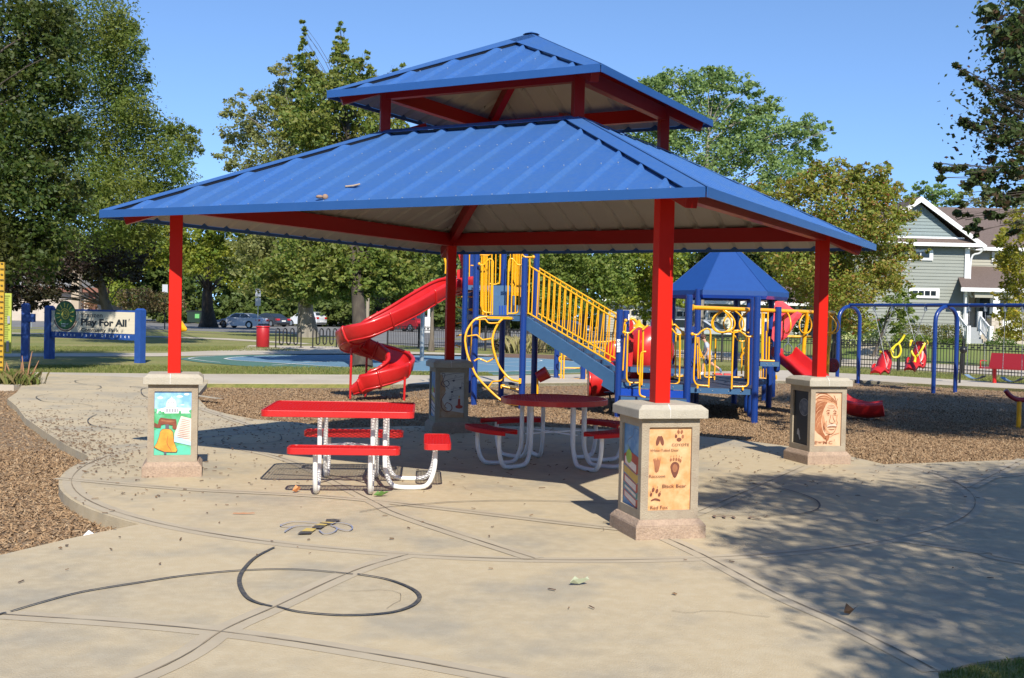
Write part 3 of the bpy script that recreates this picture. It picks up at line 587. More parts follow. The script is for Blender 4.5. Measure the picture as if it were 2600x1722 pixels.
def books(P):
    P.fill([(0,0),(1,0),(1,1),(0,1)], DSKY)
    P.stroke([(.95,.94),(.6,.96),(.5,.86),(.25,.80),(.2,.76)], .008, GRD)
    y = .02
    for m, h in [(RB1,.11),(TB1,.075),(RB1,.115),(YB1,.11),(RB1,.13)]:
        P.fill([(.03,y+.07),(.80,y-.03),(.98,y+.03),(.98,y+h+.0),(.80,y+h-.035),(.03,y+h+.05)], m); P.fill([(.08,y+.075),(.76,y-.01),(.76,y+h-.045),(.08,y+h+.03)], PAP if m is not YB1 else YB1); y += h
    P.fill([(.03,y+.05),(.80,y-.035),(.98,y+.0),(.98,y+.05),(.3,y+.11)], RB1)
    P.ell(.32,.60,.17,.088,GB1); P.stroke([(.34,.67),(.36,.72)], .01, GRD); P.stroke([(.34,.69),(.2,.73)], .012, GB1)
GP_ = mat('panel_grey_wash', (.5,.49,.45), .6, col2=(.62,.6,.55), scale=6, amt=.6); TAN = mat('panel_tan_wash', (.45,.26,.13), .6, col2=(.5,.4,.3), scale=7, amt=.7)
def music(P):
    P.fill([(0,0),(1,0),(1,1),(0,1)], GP_); P.fill([(0,0),(1,0),(1,.10),(.3,.16),(.1,.4),(.25,.6),(.1,.95),(0,.95)], TAN)
    for L in [[(.1,.92),(.5,.97),(.95,.99)],[(.3,.84),(.95,.92)],[(.3,.80),(.95,.86)],[(.45,.62),(.95,.69)],[(.45,.58),(.95,.64)],[(.4,.45),(.75,.49)],[(.4,.40),(.72,.44)]]: P.stroke(L, .009, GRD)
    P.stroke([(.12,.9),(.08,.97),(.2,.96),(.12,.82),(.06,.74),(.22,.68),(.38,.74),(.3,.82),(.15,.78),(.25,.70),(.36,.64)], .016, GRD, n=8)
    for x, y in [(.56,.82),(.84,.66),(.5,.57),(.44,.40)]: P.ell(x, y, .05, .022, GRD); P.stroke([(x+.04,y),(x+.06,y+.12)], .009, GRD); P.stroke([(x+.06,y+.12),(x+.14,y+.09)], .012, GRD)
    P.stroke([(.25,.55),(.08,.4),(.1,.22),(.3,.13),(.5,.18),(.48,.28),(.3,.33),(.22,.25),(.32,.2)], .016, BRD, n=8)
    P.ell(.8,.24,.15,.04,RB1); P.fill([(.74,.26),(.86,.26),(.84,.42),(.76,.42)], RB1); P.ell(.8,.46,.03,.03,YB1)
pedestal(PA,-PA,[tracks,None,None,books]); pedestal(-PA,-PA,[bell,None,None,None]); pedestal(PA,PA,[portrait,None,None,moon]); pedestal(-PA,PA,[music,None,None,books])
# ================================================================= TABLES under the roof
MESHR = mat('red_coated_expanded_metal', (.46,.010,.012), .5, spec=.2)
def lattice(mb, poly2d, P, pitch, w, h, m):
    """expanded-metal: two families of bars clipped to a convex outline"""
    xs = [p[0] for p in poly2d]; ys = [p[1] for p in poly2d]; cx, cy = sum(xs)/len(xs), sum(ys)/len(ys); Rr = max(math.hypot(x-cx, y-cy) for x, y in poly2d)
    n = len(poly2d)
    for fam, ang in enumerate((28, -28)):
        d = (math.cos(R(ang)), math.sin(R(ang))); nn = (-d[1], d[0]); k = -int(Rr/pitch)-1
        while k*pitch <= Rr:
            o = (cx+nn[0]*k*pitch, cy+nn[1]*k*pitch); t0, t1 = -1e9, 1e9; ok = True
            for i in range(n):
                a, b = poly2d[i], poly2d[(i+1) % n]; ex, ey = b[0]-a[0], b[1]-a[1]; den = d[0]*ey-d[1]*ex; num = (a[0]-o[0])*ey-(a[1]-o[1])*ex
                if abs(den) < 1e-9:
                    if num < 0: ok = False
                    continue
                t = num/den
                if den > 0: t1 = min(t1, t)
                else: t0 = max(t0, t)
            if ok and t1-t0 > .01:
                z = fam*.0012
                mb.beam(P(o[0]+d[0]*t0, o[1]+d[1]*t0, z), P(o[0]+d[0]*t1, o[1]+d[1]*t1, z), w, h, m)
            k += 1
def rrect(w, d, r, n=4):
    o = []
    for cx, cy, a in ((w/2-r, d/2-r, 0), (-w/2+r, d/2-r, 90), (-w/2+r, -d/2+r, 180), (w/2-r, -d/2+r, 270)):
        for i in range(n+1): o.append((cx+r*math.cos(R(a+90*i/n)), cy+r*math.sin(R(a+90*i/n))))
    return o
def slabtop(name, parent, out, P, z, m=None):
    b = MB(); n = len(out); H = .055
    lattice(b, out, lambda x, y, dz: P(x, y, z-.006+dz), .030, .0065, .003, MESHR)
    cx, cy = sum(p[0] for p in out)/n, sum(p[1] for p in out)/n
    rings = [(1.0, 0), (1.0, -H), (.985, -H-.004), (.975, -H+.0), (.978, -.012), (.97, 0.0), (.975, .004), (.995, .004)]
    V = []
    sz = min(1, 1)
    def off(p, k):
        d = math.hypot(p[0]-cx, p[1]-cy); q = (1-k)*.62; return (p[0]-(p[0]-cx)/d*q, p[1]-(p[1]-cy)/d*q)
    for k, dz in rings:
        for p in out: x, y = off(p, k); V.append(P(x, y, z+dz))
    R_ = len(rings)
    b.add(V, [(i*n+j, i*n+(j+1) % n, ((i+1) % R_)*n+(j+1) % n, ((i+1) % R_)*n+j) for i in range(R_) for j in range(n)], REDP)
    return b.build(name, parent)
tc_, ta = V3(-1.84, 11.15), R(4.5)
def TP(x, y, z): return V3(tc_.x+x*math.cos(ta)-y*math.sin(ta), tc_.y+x*math.sin(ta)+y*math.cos(ta), z+.012)
tb = empty('picnic_table', tc_, 'rectangular red mesh picnic table with three benches on white tube legs', 'picnic table')
slabtop('tabletop', tb, rrect(1.47, 1.20, .07), lambda x, y, z: TP(x+.13, y, z), .80)
for name, cx, cy, w, d in (('bench', .03+.18, -.735, 1.06, .26), ('bench', .03+.18, .735, 1.06, .26), ('bench', 1.10, .05, .27, .95)):
    slabtop(name, tb, rrect(w, d, .06), lambda x, y, z, cx=cx, cy=cy: TP(cx+x, cy+y, z), .475)
def ustrap(P0, d, z_top_in, z_top_out, span, mb, r=.024):
    # U leg: from table underside down, along the ground, up to the bench
    def q(a, z): return P0(a, z)
    pts = [q(0, z_top_in)] + [q(0, .30)] + [q(.015, .18), q(.06, .07), q(.14, .028), q(span-.14, .028), q(span-.06, .07), q(span-.015, .18), q(span, .30), q(span, z_top_out)]
    mb.tube(spline(pts, 3), r, WHITE, 9)
for x in (-.06, .46):
    for sg in (-1, 1):
        m = MB(); ustrap(lambda a, z, x=x, sg=sg: TP(x, sg*(.33+a), z), None, .75, .42, .41, m); m.build('table_leg', tb)
for y in (-.28, .33):
    m = MB(); ustrap(lambda a, z, y=y: TP(.58+a, y, z), None, .75, .42, .50, m); m.build('table_leg', tb)
m = MB()
for x in (-.06, .46): m.tube([TP(x,-.33,.73), TP(x,.33,.73)], .02, WHITE, 8); m.tube([TP(x,-.33,.36), TP(.2,0,.42), TP(x,.33,.36)], .016, WHITE, 8)
m.tube([TP(-.06,-.3,.735), TP(.6,-.28,.735)], .018, WHITE, 8); m.tube([TP(-.06,.3,.735), TP(.6,.33,.735)], .018, WHITE, 8)
for x, y in ((-.52,-.2),(-.52,.2)): m.tube([TP(-.06, y*1.5,.735), TP(x, y, .745)], .014, WHITE, 8)
m.build('brace', tb)
# round table
rc = V3(.52, 13.12)
rt = empty('round_picnic_table', rc, 'round dark red mesh picnic table with four curved benches in the shade', 'picnic table')
def RP(x, y, z): return V3(rc.x+x, rc.y+y, z+.012)
slabtop('tabletop', rt, [(.64*math.cos(2*math.pi*i/40), .64*math.sin(2*math.pi*i/40)) for i in range(40)], RP, .785)
for a0 in (212, 318, 122, 38):
    b = MB(); r0, r1, da = .80, 1.06, 25; n = 14
    V = []
    for (r, z) in ((r0,.465),(r1,.465),(r1+.004,.455),(r1+.002,.415),(r1-.012,.413),(r1-.014,.45),(r0+.014,.45),(r0+.012,.413),(r0-.002,.415),(r0-.004,.455)):
        for i in range(n+1): an = R(a0-da+2*da*i/n); V.append(RP(r*math.cos(an), r*math.sin(an), z))
    b.add(V, [(k*(n+1)+i, k*(n+1)+i+1, ((k+1) % 10)*(n+1)+i+1, ((k+1) % 10)*(n+1)+i) for k in range(10) for i in range(n)], MESHR)
    for e in (0, n): b.add([V[k*(n+1)+e] for k in range(10)], [tuple(range(10)) if e == 0 else tuple(range(10))[::-1]], MESHR)
    for i in range(26):
        an = R(a0-da+2*da*(i+.5)/26)
        b.beam(RP(r0*math.cos(an), r0*math.sin(an), .468), RP(r1*math.cos(an), r1*math.sin(an), .468), .007, .006, MESHR)
    b.build('bench', rt)
    for s_ in (-15, 15):
        m = MB(); an = R(a0+s_); dx, dy = math.cos(an), math.sin(an)
        ustrap(lambda t, z, dx=dx, dy=dy: RP((.40+t)*dx, (.40+t)*dy, z), None, .73, .42, .54, m, .026); m.build('table_leg', rt)
m = MB()
for a in range(4):
    an = R(38+a*90 - 0); m.beam(RP(.42*math.cos(an), .42*math.sin(an), .38), RP(-.0, 0, .38), .03, .012, WHITE)
    m.tube([RP(.5*math.cos(an), .5*math.sin(an), .735), RP(-.5*math.cos(an), -.5*math.sin(an), .735)], .018, WHITE, 8)
m.build('brace', rt)
# ================================================================= SIGN, POSTS AND BOARDS on the left
SA, SB = G(125, 910), G(355, 921); sd_ = (SB-SA); SL = sd_.length; sdn = sd_.normalized(); sn = Vector((sdn.y, -sdn.x, 0))
SIGNC = mat('sign_cream_board', (.66,.60,.47), .6, col2=(.58,.52,.4), scale=1.5, amt=.4, stretch=(1,1,12))
SIGNB = mat('sign_blue_wood', (.02,.075,.30), .5, col2=(.015,.055,.24), scale=6, amt=.6)
SBLK = mat('sign_black_lettering', (.02,.025,.03), .5); SGR = mat('sign_green_disc', (.03,.13,.035), .5, col2=(.02,.10,.03), scale=20, amt=.5); SYE = mat('sign_yellow_paint', (.62,.52,.08), .5); SWH = mat('sign_white_lettering', (.8,.82,.84), .5); SRD = mat('sign_dark_red_arc', (.25,.06,.03), .5)
sg = empty('park_sign', (SA+SB)/2, 'cream park sign between two blue posts with a round green sun emblem', 'sign')
def SP(s, z, o=0): return SA + sdn*s + sn*o + V3(0,0,z)
zt = lambda u, v: W(u, v, SA.y-.7).z
PXM = SL/(352-143)*1.0
for s, h in ((0, 1.70), (SL, 1.67)):
    m = MB(); w = .24
    m.prism([SP(s-w/2, -.1, -w/2), SP(s+w/2, -.1, -w/2), SP(s+w/2, -.1, w/2), SP(s-w/2, -.1, w/2)], V3(0,0,h+.1), SIGNB); m.prism([SP(s-w/2, h, -w/2), SP(s+w/2, h, -w/2), SP(s+w/2, h, w/2), SP(s-w/2, h, w/2)], V3(0,0,.001), SIGNB)
    P0 = [SP(s-w/2, h+.002, -w/2), SP(s+w/2, h+.002, -w/2), SP(s+w/2, h+.002, w/2), SP(s-w/2, h+.002, w/2)]; P1 = [SP(s-w*.3, h+.06, -w*.3), SP(s+w*.3, h+.06, -w*.3), SP(s+w*.3, h+.06, w*.3), SP(s-w*.3, h+.06, w*.3)]
    m.hexa(P0+P1, SIGNB); m.build('sign_post', sg)
z0_, z1_ = .70, 1.66
fr = MB(); fr.prism([SP(.12, z0_, -.05), SP(SL-.12, z0_, -.05), SP(SL-.12, z1_, -.05), SP(.12, z1_, -.05)], sn*.10, SIGNB); bd = fr.build('sign_board', sg)
cr = MB(); zb0, zb1 = .905, 1.60; cr.prism([SP(.14, zb0, .052), SP(SL-.14, zb0, .052), SP(SL-.14, zb1, .052), SP(.14, zb1, .052)], sn*.008, SIGNC); cr.build('cream_panel', bd)
# sign picture: zoom coordinates (285..1925, 365..830) -> panel
Lw = SL-.28
fx = lambda px: .14+(px-285)/1640.*Lw
def fy(px, py): 
    top = 365+(px-285)/1640.*37; bot = 803+(px-285)/1640.*38; return zb1-(py-top)/(bot-top)*(zb1-zb0)
tx = MB()
def stext(body, px, py, hpx, m, o=.0625, bold=0.0, space=1, xs=1.0, ital=0, wpx=None):
    sz = hpx/441*(zb1-zb0)/.70; tx.text(body, sz, m, lambda a, b: SP(fx(px)+a*xs, fy(px, py)+b, o), bold=bold, space=space, ital=ital, fit=wpx/1640*Lw)
stext('Franzen', 880, 498, 92, SBLK, wpx=415, bold=.002); stext("Play For All", 872, 668, 134, SBLK, bold=.014, wpx=885); stext('Community', 880, 795, 72, SBLK, bold=.005, wpx=485); stext('Park', 1425, 800, 72, SBLK, bold=.003, wpx=188)
for px, py in ((838, 540), (1800, 560)): tx.prism([SP(fx(px), fy(px, py-28), .0615), SP(fx(px+16), fy(px, py-28), .0615), SP(fx(px+2), fy(px, py+22), .0615), SP(fx(px-6), fy(px, py+22), .0615)], sn*.002, SBLK)
# small serifs under the main words' stems
for px in (880, 892): pass
for body, px in (('Itasca', 370), ('Park', 885), ('District', 1270)):
    n = len(body); step = {'Itasca': 73, 'Park': 85, 'District': 74}[body]
    for i, chx in enumerate(body): tx.text(chx, .135, SWH, lambda a, b, q=px+i*step: SP(fx(q)+a, z0_+.075+b, .053), bold=.003)
tx.build('lettering', bd)
em = MB(); cx, cz = fx(566), fy(566, 462); r = 212/1640*Lw
def circ(r, o, m, n=36): em.prism([SP(cx+r*math.cos(2*math.pi*i/n), cz+r*1.02*math.sin(2*math.pi*i/n), o) for i in range(n)], sn*.006, m)
circ(r, .062, SBLK); circ(r*.955, .068, SGR)
def srib(pts, w, m, o):
    for a, b in zip(pts[:-1], pts[1:]):
        A_ = SP(cx+a[0]*r, cz+a[1]*r, o); B_ = SP(cx+b[0]*r, cz+b[1]*r, o); em.beam(A_, B_, w*r, .004, m, up=sn)
sp_ = [(.08+.36*t**1.0*1.0, t) for t in [i/40 for i in range(41)]]
srib([((.06+.36*t)*math.cos(R(-30+t*900)), .05+(.06+.36*t)*math.sin(R(-30+t*900))) for t in [i/44 for i in range(45)]], .075, SYE, .076)
for a in (95, 70, 45, 15, -10, -40, 125, 155, 175, 200, 225):
    srib([(.50*math.cos(R(a)), .05+.50*math.sin(R(a))), (.84*math.cos(R(a)), .05+.80*math.sin(R(a)))], .07, SYE, .076)
for dy, bdy in ((-.66, 'In Memory of'), (-.80, '||||| |||||||')): em.text('n Memoru of' if 0 else bdy, .052, SWH, lambda a, b, dy=dy: SP(cx-.15+a, cz+dy*r+b, .0765), bold=.0015)
for rr, m in ((1.09, SRD), (1.14, SBLK)): srib([(rr*math.cos(R(a)), rr*math.sin(R(a))) for a in range(200, 341, 7)], .035, m, .0635)
em.build('sun_emblem', bd)
bp = empty('blue_signpost', G(64, 917), 'single blue wooden post with a crosswise block left of the park sign', 'post'); p = bp.location
m = MB(); m.box((p.x, p.y, .83), (.22,.22,1.9), SIGNB, .2); m.box((p.x, p.y, 1.78+.02), (.20,.20,.04), SIGNB, .2, top=.7); m.build('post_shaft', bp)
m = MB(); m.box((p.x+.09, p.y+.01, 1.36), (.36,.26,.26), SIGNB, .2); m.build('cross_block', bp, bevel=.01)
# ruler boards at the left frame edge
YR = mat('yellow_ruler_paint', (.50,.30,.02), .5, col2=(.5,.3,.02), scale=5, amt=.5); LR = mat('lime_ruler_paint', (.40,.45,.07), .5, col2=(.33,.40,.07), scale=3, amt=.5); TK = mat('tick_mark_ink', (.03,.03,.02), .6); GT = mat('grey_sticker', (.3,.31,.33), .6)
a0 = G(8, 977); yb = empty('yellow_ruler_board', (a0.x-.3, a0.y, 0), 'tall yellow board with ruler ticks at the left edge', 'board')
m = MB(); m.box((a0.x-.34, a0.y, 1.32), (.66,.07,2.75), YR, .1); m.build('board_panel', yb)
m = MB()
for i in range(22): m.box((a0.x-.045, a0.y-.034, .15+i*.12), (.05 if i % 2 else .08, .012,.016), TK, .1)
m.build('ruler_ticks', yb)
b0 = W(27, 898, 26.4); b1 = W(27, 745, 26.4)
lb = empty('lime_ruler_board', (b0.x-.18, b0.y, -.0), 'lime green board with ruler ticks and grey stickers behind the yellow board', 'board')
m = MB(); m.box((b0.x-.28, b0.y, (b0.z+b1.z)/2), (.56,.05,b1.z-b0.z), LR, .1); m.box((b0.x-.42, b0.y+.06, b0.z/2+.3), (.09,.09,b0.z+.65), LR, .1); m.build('board_panel', lb)
m = MB(); H = b1.z-b0.z
for i in range(26): m.box((b0.x-.12, b0.y-.035, b0.z+.05+i*H/27), (.13 if i % 5 else .2,.008,.007), TK, .1)
for z, dx, h in ((.72,-.165,.17),(.52,-.03,.18),(.30,-.165,.3),(.08,-.05,.26)): m.box((b0.x+dx-.01, b0.y-.035, b0.z+z*H+.06), (.06,.008,h), GT, .1)
m.build('ruler_ticks', lb)
# ================================================================= PLAY STRUCTURE
z1c = lambda x, y: (1120+x/7.468, 620+y/7.468); z2c = lambda x, y: (1120+x/7.129, 820+y/7.129); z3c = lambda x, y: (1360+x/6.031, 780+y/6.031)
z4c = lambda x, y: (1680+x/7.468, 720+y/7.468); z5c = lambda x, y: (1680+x/7.468, 900+y/7.468); z6c = lambda x, y: (1860+x/6.97, 740+y/6.97)
ps = empty('play_structure', (2.5, 22, -.1), 'big blue, yellow and red climbing structure with towers, stairs, slides and overhead rings', 'playground')
def post(x, y, zt, zb=-.12, r=.0635, name='post', m=BLUEP, seg=16):
    b = MB(); b.tube([(x, y, zb), (x, y, zt-.012)], r, m, seg); b.tube([(x, y, zt-.012), (x, y, zt)], [r, r*.75], m, seg); return b.build(name, ps)
for x, y, zt in [(-.76,22.6,4.2),(.22,22.0,2.92),(.48,23.1,4.3),(-.22,24.6,4.3),(-1.07,24.6,4.3),(.28,26.3,4.3),(-1.0,26.2,4.3)]: post(x, y, zt)
for x, y, zt in [(2.01,20.6,1.92),(2.25,21.8,1.92),(3.24,20.2,2.22),(3.50,21.4,1.63),(4.42,19.9,2.21),(4.63,21.2,2.20),(3.43,23.6,2.4),(3.78,22.45,2.4),(4.83,22.45,2.4),(5.52,23.5,2.4),(3.9,24.5,2.4),(5.0,24.6,2.4),(6.43,27.0,1.75),(2.45,23.2,1.6),(3.1,24.2,1.7),(5.9,25.6,1.75)]: post(x, y, zt)
b = MB(); b.tube([(5.36,22.2,.80),(5.36,22.2,2.06)], .066, BLUEP, 16); b.ball((5.36,22.2,.80), .066, BLUEP, 8); b.build('post', ps)
def deck(pts, z, h=.10, m=STEELBLUE, top=NAVY, name='deck'):
    b = MB(); b.prism([V3(x, y, z-h) for x, y in pts], V3(0,0,h), m); b.prism([V3(x*.999+.001*pts[0][0], y, z+.0005) for x, y in pts], V3(0,0,.008), top)
    bo = MB(); n = len(pts)
    for i in range(n):
        a, c = Vector((*pts[i], 0)), Vector((*pts[(i+1) % n], 0)); d = (c-a); nn = Vector((d.y, -d.x, 0)).normalized()
        for t in (.2, .38, .62, .8): bo.ball(a+d*t+nn*.004+V3(0,0,z-h*.5), .011, STEEL, 4)
    o = b.build(name, ps); bo.build('bolt', o, kind='stuff'); return o
deck([(-.76,22.6),(.22,22.0),(.48,23.1),(-.22,24.5),(-1.0,24.0)], 1.76)
deck([(-1.07,24.6),(-.22,24.6),(.28,26.3),(-1.0,26.2)], 2.42)
deck([(2.01,20.62),(3.24,20.22),(3.50,21.4),(2.25,21.8)], .56)
deck([(3.24,20.22),(4.42,19.92),(4.9,22.5),(5.5,23.5),(5.0,24.6),(3.9,24.5),(3.4,23.6),(3.5,21.4)], .52)
deck([(2.25,21.8),(3.5,21.4),(3.4,23.6),(3.1,24.2),(2.45,23.2)], .80, name='deck')
deck([(2.04,20.35),(3.2,19.98),(3.22,20.2),(2.02,20.6)], .31, .22)
b = MB(); b.prism([V3(2.02,20.58,-.05), V3(3.22,20.2,-.05), V3(3.22,20.22,-.05), V3(2.02,20.6,-.05)], V3(0,0,.5), BLUE); b.build('riser_panel', ps)
deck([(4.7,22.0),(5.36,22.0),(5.36,22.8),(4.75,22.8)], .95, .09); deck([(5.6,24.9),(6.4,26.9),(5.7,27.0),(5.1,25.0)], .38, .12)
# step climber between the two tower decks
b = MB()
for i, (x0, x1, v0, v1, Y) in enumerate([(930,1310,785,970,24.5),(935,1420,970,1160,24.15),(945,1500,1160,1345,23.8)]):
    A_, B_, C_, D_ = W(*z1c(x0, v1), Y), W(*z1c(x1, v1), Y), W(*z1c(x1, v0), Y), W(*z1c(x0, v0), Y); b.prism([A_, B_, C_, D_], V3(0,.34,0), STEELBLUE)
for i in range(3): b.prism([W(*z1c(1100+i*50, 1345), 23.79), W(*z1c(1128+i*50, 1345), 23.79), W(*z1c(1128+i*50, 1165), 23.79), W(*z1c(1100+i*50, 1165), 23.79)], V3(0,-.004,0), BLUE)
b.build('step_climber', ps)
# ---- stairs with two railings
st = MB(); T0, T1 = V3(.26,22.05,1.70), V3(1.93,20.68,.62); off = V3(.24,1.15,0)
for o_ in (V3(0,0,0), off):
    a, c = T0+o_, T1+o_; st.beam(a+V3(0,0,-.06), c+V3(0,0,-.02), .05, .24, STEELBLUE, up=(0,0,1))
    st.beam(c+V3(-.16,.13,.0), c+V3(.06,-.05,-.12), .052, .30, STEELBLUE)
for i in range(10):
    t = (i+.6)/10; p = T0*(1-t)+T1*t+V3(0,0,.045); q = p+off; dr = (T1-T0); dr.z = 0; dr.normalize()
    st.prism([p-dr*.11, p+dr*.11, q+dr*.11, q-dr*.11], V3(0,0,-.03), NAVY); st.prism([p+dr*.112, p+dr*.108, q+dr*.108, q+dr*.112], V3(0,0,-.11), STEELBLUE)
so = st.build('stairs', ps)
def railing(P00, P01, P10, P11, nb, r=.017, rb=.0125):
    """P00 top-left P01 top-right P10 bottom-left P11 bottom-right"""
    m = MB(); m.tube([P00, P01], r, YEL, 8); m.tube([P10, P11], r, YEL, 8); m.tube([P00+V3(0,0,.02), P10+V3(0,0,-.02)], r, YEL, 8); m.build('handrail', so)
    for i in range(nb):
        t = (i+.7)/nb; m = MB(); m.tube([P00.lerp(P01, t), P10.lerp(P11, t)], rb, YEL, 7); m.build('baluster', so)
n0 = [W(1345,676,22.0), W(1566.4,812,20.75), W(1341,795,22.0), W(1552,920,20.85)]
railing(*n0, 16)
n1 = [W(1361,676.5,23.15), W(1583,809,21.9), W(1357,791,23.15), W(1577,919,21.9)]
railing(*n1, 16)
m = MB(); m.tube([W(*z1c(1680,270),22.0), n0[0]], .017, YEL, 8); m.build('handrail', so)
# ---- bent-loop guards traced as welded tube
def T(pts, Y, r=.0165, name='guard_rail', n=5, m=YEL, sp=True, knob=()):
    P = []
    for i, p in enumerate(pts):
        y = Y if not isinstance(Y, tuple) else Y[0]+(Y[1]-Y[0])*i/(len(pts)-1)
        P.append(W(p[0], p[1], y))
    b = MB(); b.tube(spline(P, n) if sp and len(P) > 2 else P, r, m, 9)
    for k in knob: b.ball(P[k], r*2.0, m, 6)
    return b.build(name, ps)
Z1 = lambda L: [z1c(*p) for p in L]; Z2 = lambda L: [z2c(*p) for p in L]; Z3_ = lambda L: [z3c(*p) for p in L]; Z4_ = lambda L: [z4c(*p) for p in L]; Z5_ = lambda L: [z5c(*p) for p in L]; Z6_ = lambda L: [z6c(*p) for p in L]
T(Z1([(725,375),(760,400),(815,385),(860,330),(910,285),(955,290),(985,350),(980,500),(975,900),(970,1340)]), 22.45, knob=(0,))
T(Z1([(785,400),(785,700),(778,1200),(800,1270),(850,1295),(950,1300)]), 22.45); T(Z1([(850,370),(840,900),(835,1290)]), 22.45, .013, sp=False); T(Z1([(915,300),(905,900),(897,1290)]), 22.45, .013, sp=False)
T(Z1([(1530,395),(1450,390),(1400,330),(1345,280),(1300,290),(1280,400),(1268,900),(1258,1340)]), 22.2); T(Z1([(1500,400),(1490,800),(1475,1200),(1450,1290),(1380,1315),(1265,1315)]), 22.2)
T(Z1([(1350,290),(1340,900),(1330,1305)]), 22.2, .013, sp=False); T(Z1([(1420,370),(1412,900),(1405,1305)]), 22.2, .013, sp=False)
for x in (760, 790, 815, 842, 866): T(Z1([(x+10,60),(x,700),(x-8,1340)]), 23.6, .013, sp=False)
for x in (1365, 1395, 1425, 1452, 1480, 1515): T(Z1([(x+6,60),(x,500),(x-8,980)]), 23.4, .013, sp=False)
T(Z1([(965,60),(955,700),(930,1340)]), 23.0, .015, sp=False); T(Z1([(1040,60),(1030,740)]), 24.6, .013, sp=False); T(Z1([(1125,60),(1110,680),(1075,745),(1000,765),(925,750)]), 24.6)
T(Z1([(760,205),(870,215),(935,200),(925,160),(890,70)]), 23.2, knob=(0,)); T(Z1([(1480,90),(1540,200),(1600,245),(1750,245)]), 22.7, .018, knob=(3,)); T(Z1([(1325,60),(1310,300),(1300,740),(1370,760),(1510,1000)]), 24.0, .013)
T(Z1([(540,60),(535,700),(540,765)]), 25.2, .013, sp=False); T(Z1([(550,180),(640,178)]), 25.2, .018, sp=False); T(Z1([(560,405),(620,408)]), 25.2, .014, sp=False)
# ---- loop climbing pole behind the left posts
for yv, w in [((300,1010),(400,1000)), ((300,1185),(400,1215)), ((290,1500),(390,1490))]: T(Z1([yv, w]), 25.6, .018, 'rung', sp=False)
for L in [[(520,1000),(605,1000)], [(520,1235),(600,1232)], [(530,1425),(590,1410)], [(520,1240),(620,1270),(740,1235)]]: T(Z1(L), 25.3, .018, 'rung', sp=False)
T(Z2([(700,-60),(695,230)]), 25.3, .016, 'climbing_pole', sp=False); T(Z2([(555,0),(545,300),(520,640)]), 25.3, .02, 'climbing_pole', sp=False)
for L in [[(270,240),(370,215)], [(270,405),(355,440)]]: T(Z2(L), 25.6, .018, 'rung', sp=False)
# ---- arch ladder in front of the tower
outer = [(1237.8,804.1),(1216.4,806.8),(1203,814.2),(1192,828),(1184.5,843),(1181,862),(1183.8,887.3),(1189.4,908.4),(1198.6,930.8),(1211.2,956),(1239.2,987),(1268.7,1013.6),(1288.3,1024),(1313.6,1028)]
inner = [(1300.8,806.8),(1282,807.5),(1268.6,816.8),(1257.5,835.4),(1251.2,855),(1250.5,872),(1254.7,894.3),(1265.9,926.6),(1282.7,950.5),(1299.5,964.5),(1320,968.7)]
T(outer, (22.4,21.95), .023, 'arch_ladder_rail', 4); T(inner, (22.2,21.9), .023, 'arch_ladder_rail', 4)
for L in [[(1186.6,854),(1208,851),(1213,853),(1224,862),(1230,862.5),(1248,859.5)], [(1204,917),(1213,911.7),(1220,912),(1234,918),(1240,918),(1256,909)], [(1239,985),(1250,970),(1256,968.5),(1270,967),(1276,962),(1285,953)], [(1206,812),(1230,811),(1234,813),(1242,820.5),(1268,820)]]: T(L, 22.1, .016, 'rung', 4)
b = MB(); b.beam(W(1238,806,22.25), W(1301,808,22.1), .05, .05, YEL); b.build('arch_ladder_bracket', ps); b = MB(); b.beam(W(1320.5,961,21.9), W(1320,974,21.9), .05, .05, YEL); b.build('arch_ladder_bracket', ps)
b = MB(); b.prism([W(*z2c(*p), 22.9) for p in [(1100,1100),(1400,1150),(1400,1120),(1280,1085),(1110,1075)]], V3(0,.3,0), NAVY); b.build('transfer_seat', ps); T(Z2([(1090,1130),(1130,1150),(1400,1210)]), 22.8, .02); T(Z2([(1090,1185),(1090,1130),(1150,1125)]), 22.8, .014)
# ---- red digger bucket on a yellow stalk, and stepping pod
b = MB(); c = W(1378,952,22.6); ax = Vector((.75,-.1,.45)).normalized(); b.tube([c-ax*.12, c+ax*.12], [.115,.135], REDP, 14); b.build('talk_cup', ps); T([(1365,960),(1364,1030)], 22.6, .021, 'stalk', sp=False)
b = MB(); q = W(1547,998,22.2); b.cyl(q, .11, .025, NAVY, 16); b.build('stepping_pod', ps); b = MB(); b.tube([q, (q.x+.06, q.y, -.1)], .02, BLACK, 8); b.build('stalk', ps)
# ---- left deck guards (between the first two short posts)
Yl = 20.45
T(Z3_([(1380,205),(1360,260),(1352,385)]), 20.6, .017, knob=(0,)); T(Z3_([(1352,385),(1440,395),(1500,345),(1560,305),(1610,310),(1645,360),(1640,700),(1625,1195)]), Yl, knob=(0,))
T(Z3_([(1380,260),(1350,700),(1335,970)]), 20.55, .015, sp=False); T(Z3_([(1410,400),(1400,800),(1393,1060),(1405,1120),(1445,1155),(1590,1158)]), Yl); T(Z3_([(1580,350),(1568,700),(1560,980),(1585,1035)]), 21.3, .015)
T(Z3_([(1690,682),(1640,690),(1612,740),(1600,1000),(1590,1290),(1612,1355),(1680,1380)]), 20.1, .018); T(Z3_([(1440,1165),(1445,1200)]), Yl, .015, sp=False)
T(Z3_([(1725,280),(1680,310),(1640,350)]), 20.4)
T(Z4_([(155,530),(185,680),(205,800),(195,1000),(175,1568)]), 20.9, .015); T(Z4_([(205,790),(250,780),(300,830),(400,925)]), 20.5, knob=(3,)); T(Z4_([(150,835),(200,870),(270,950),(320,968),(410,960)]), 20.4, knob=(4,))
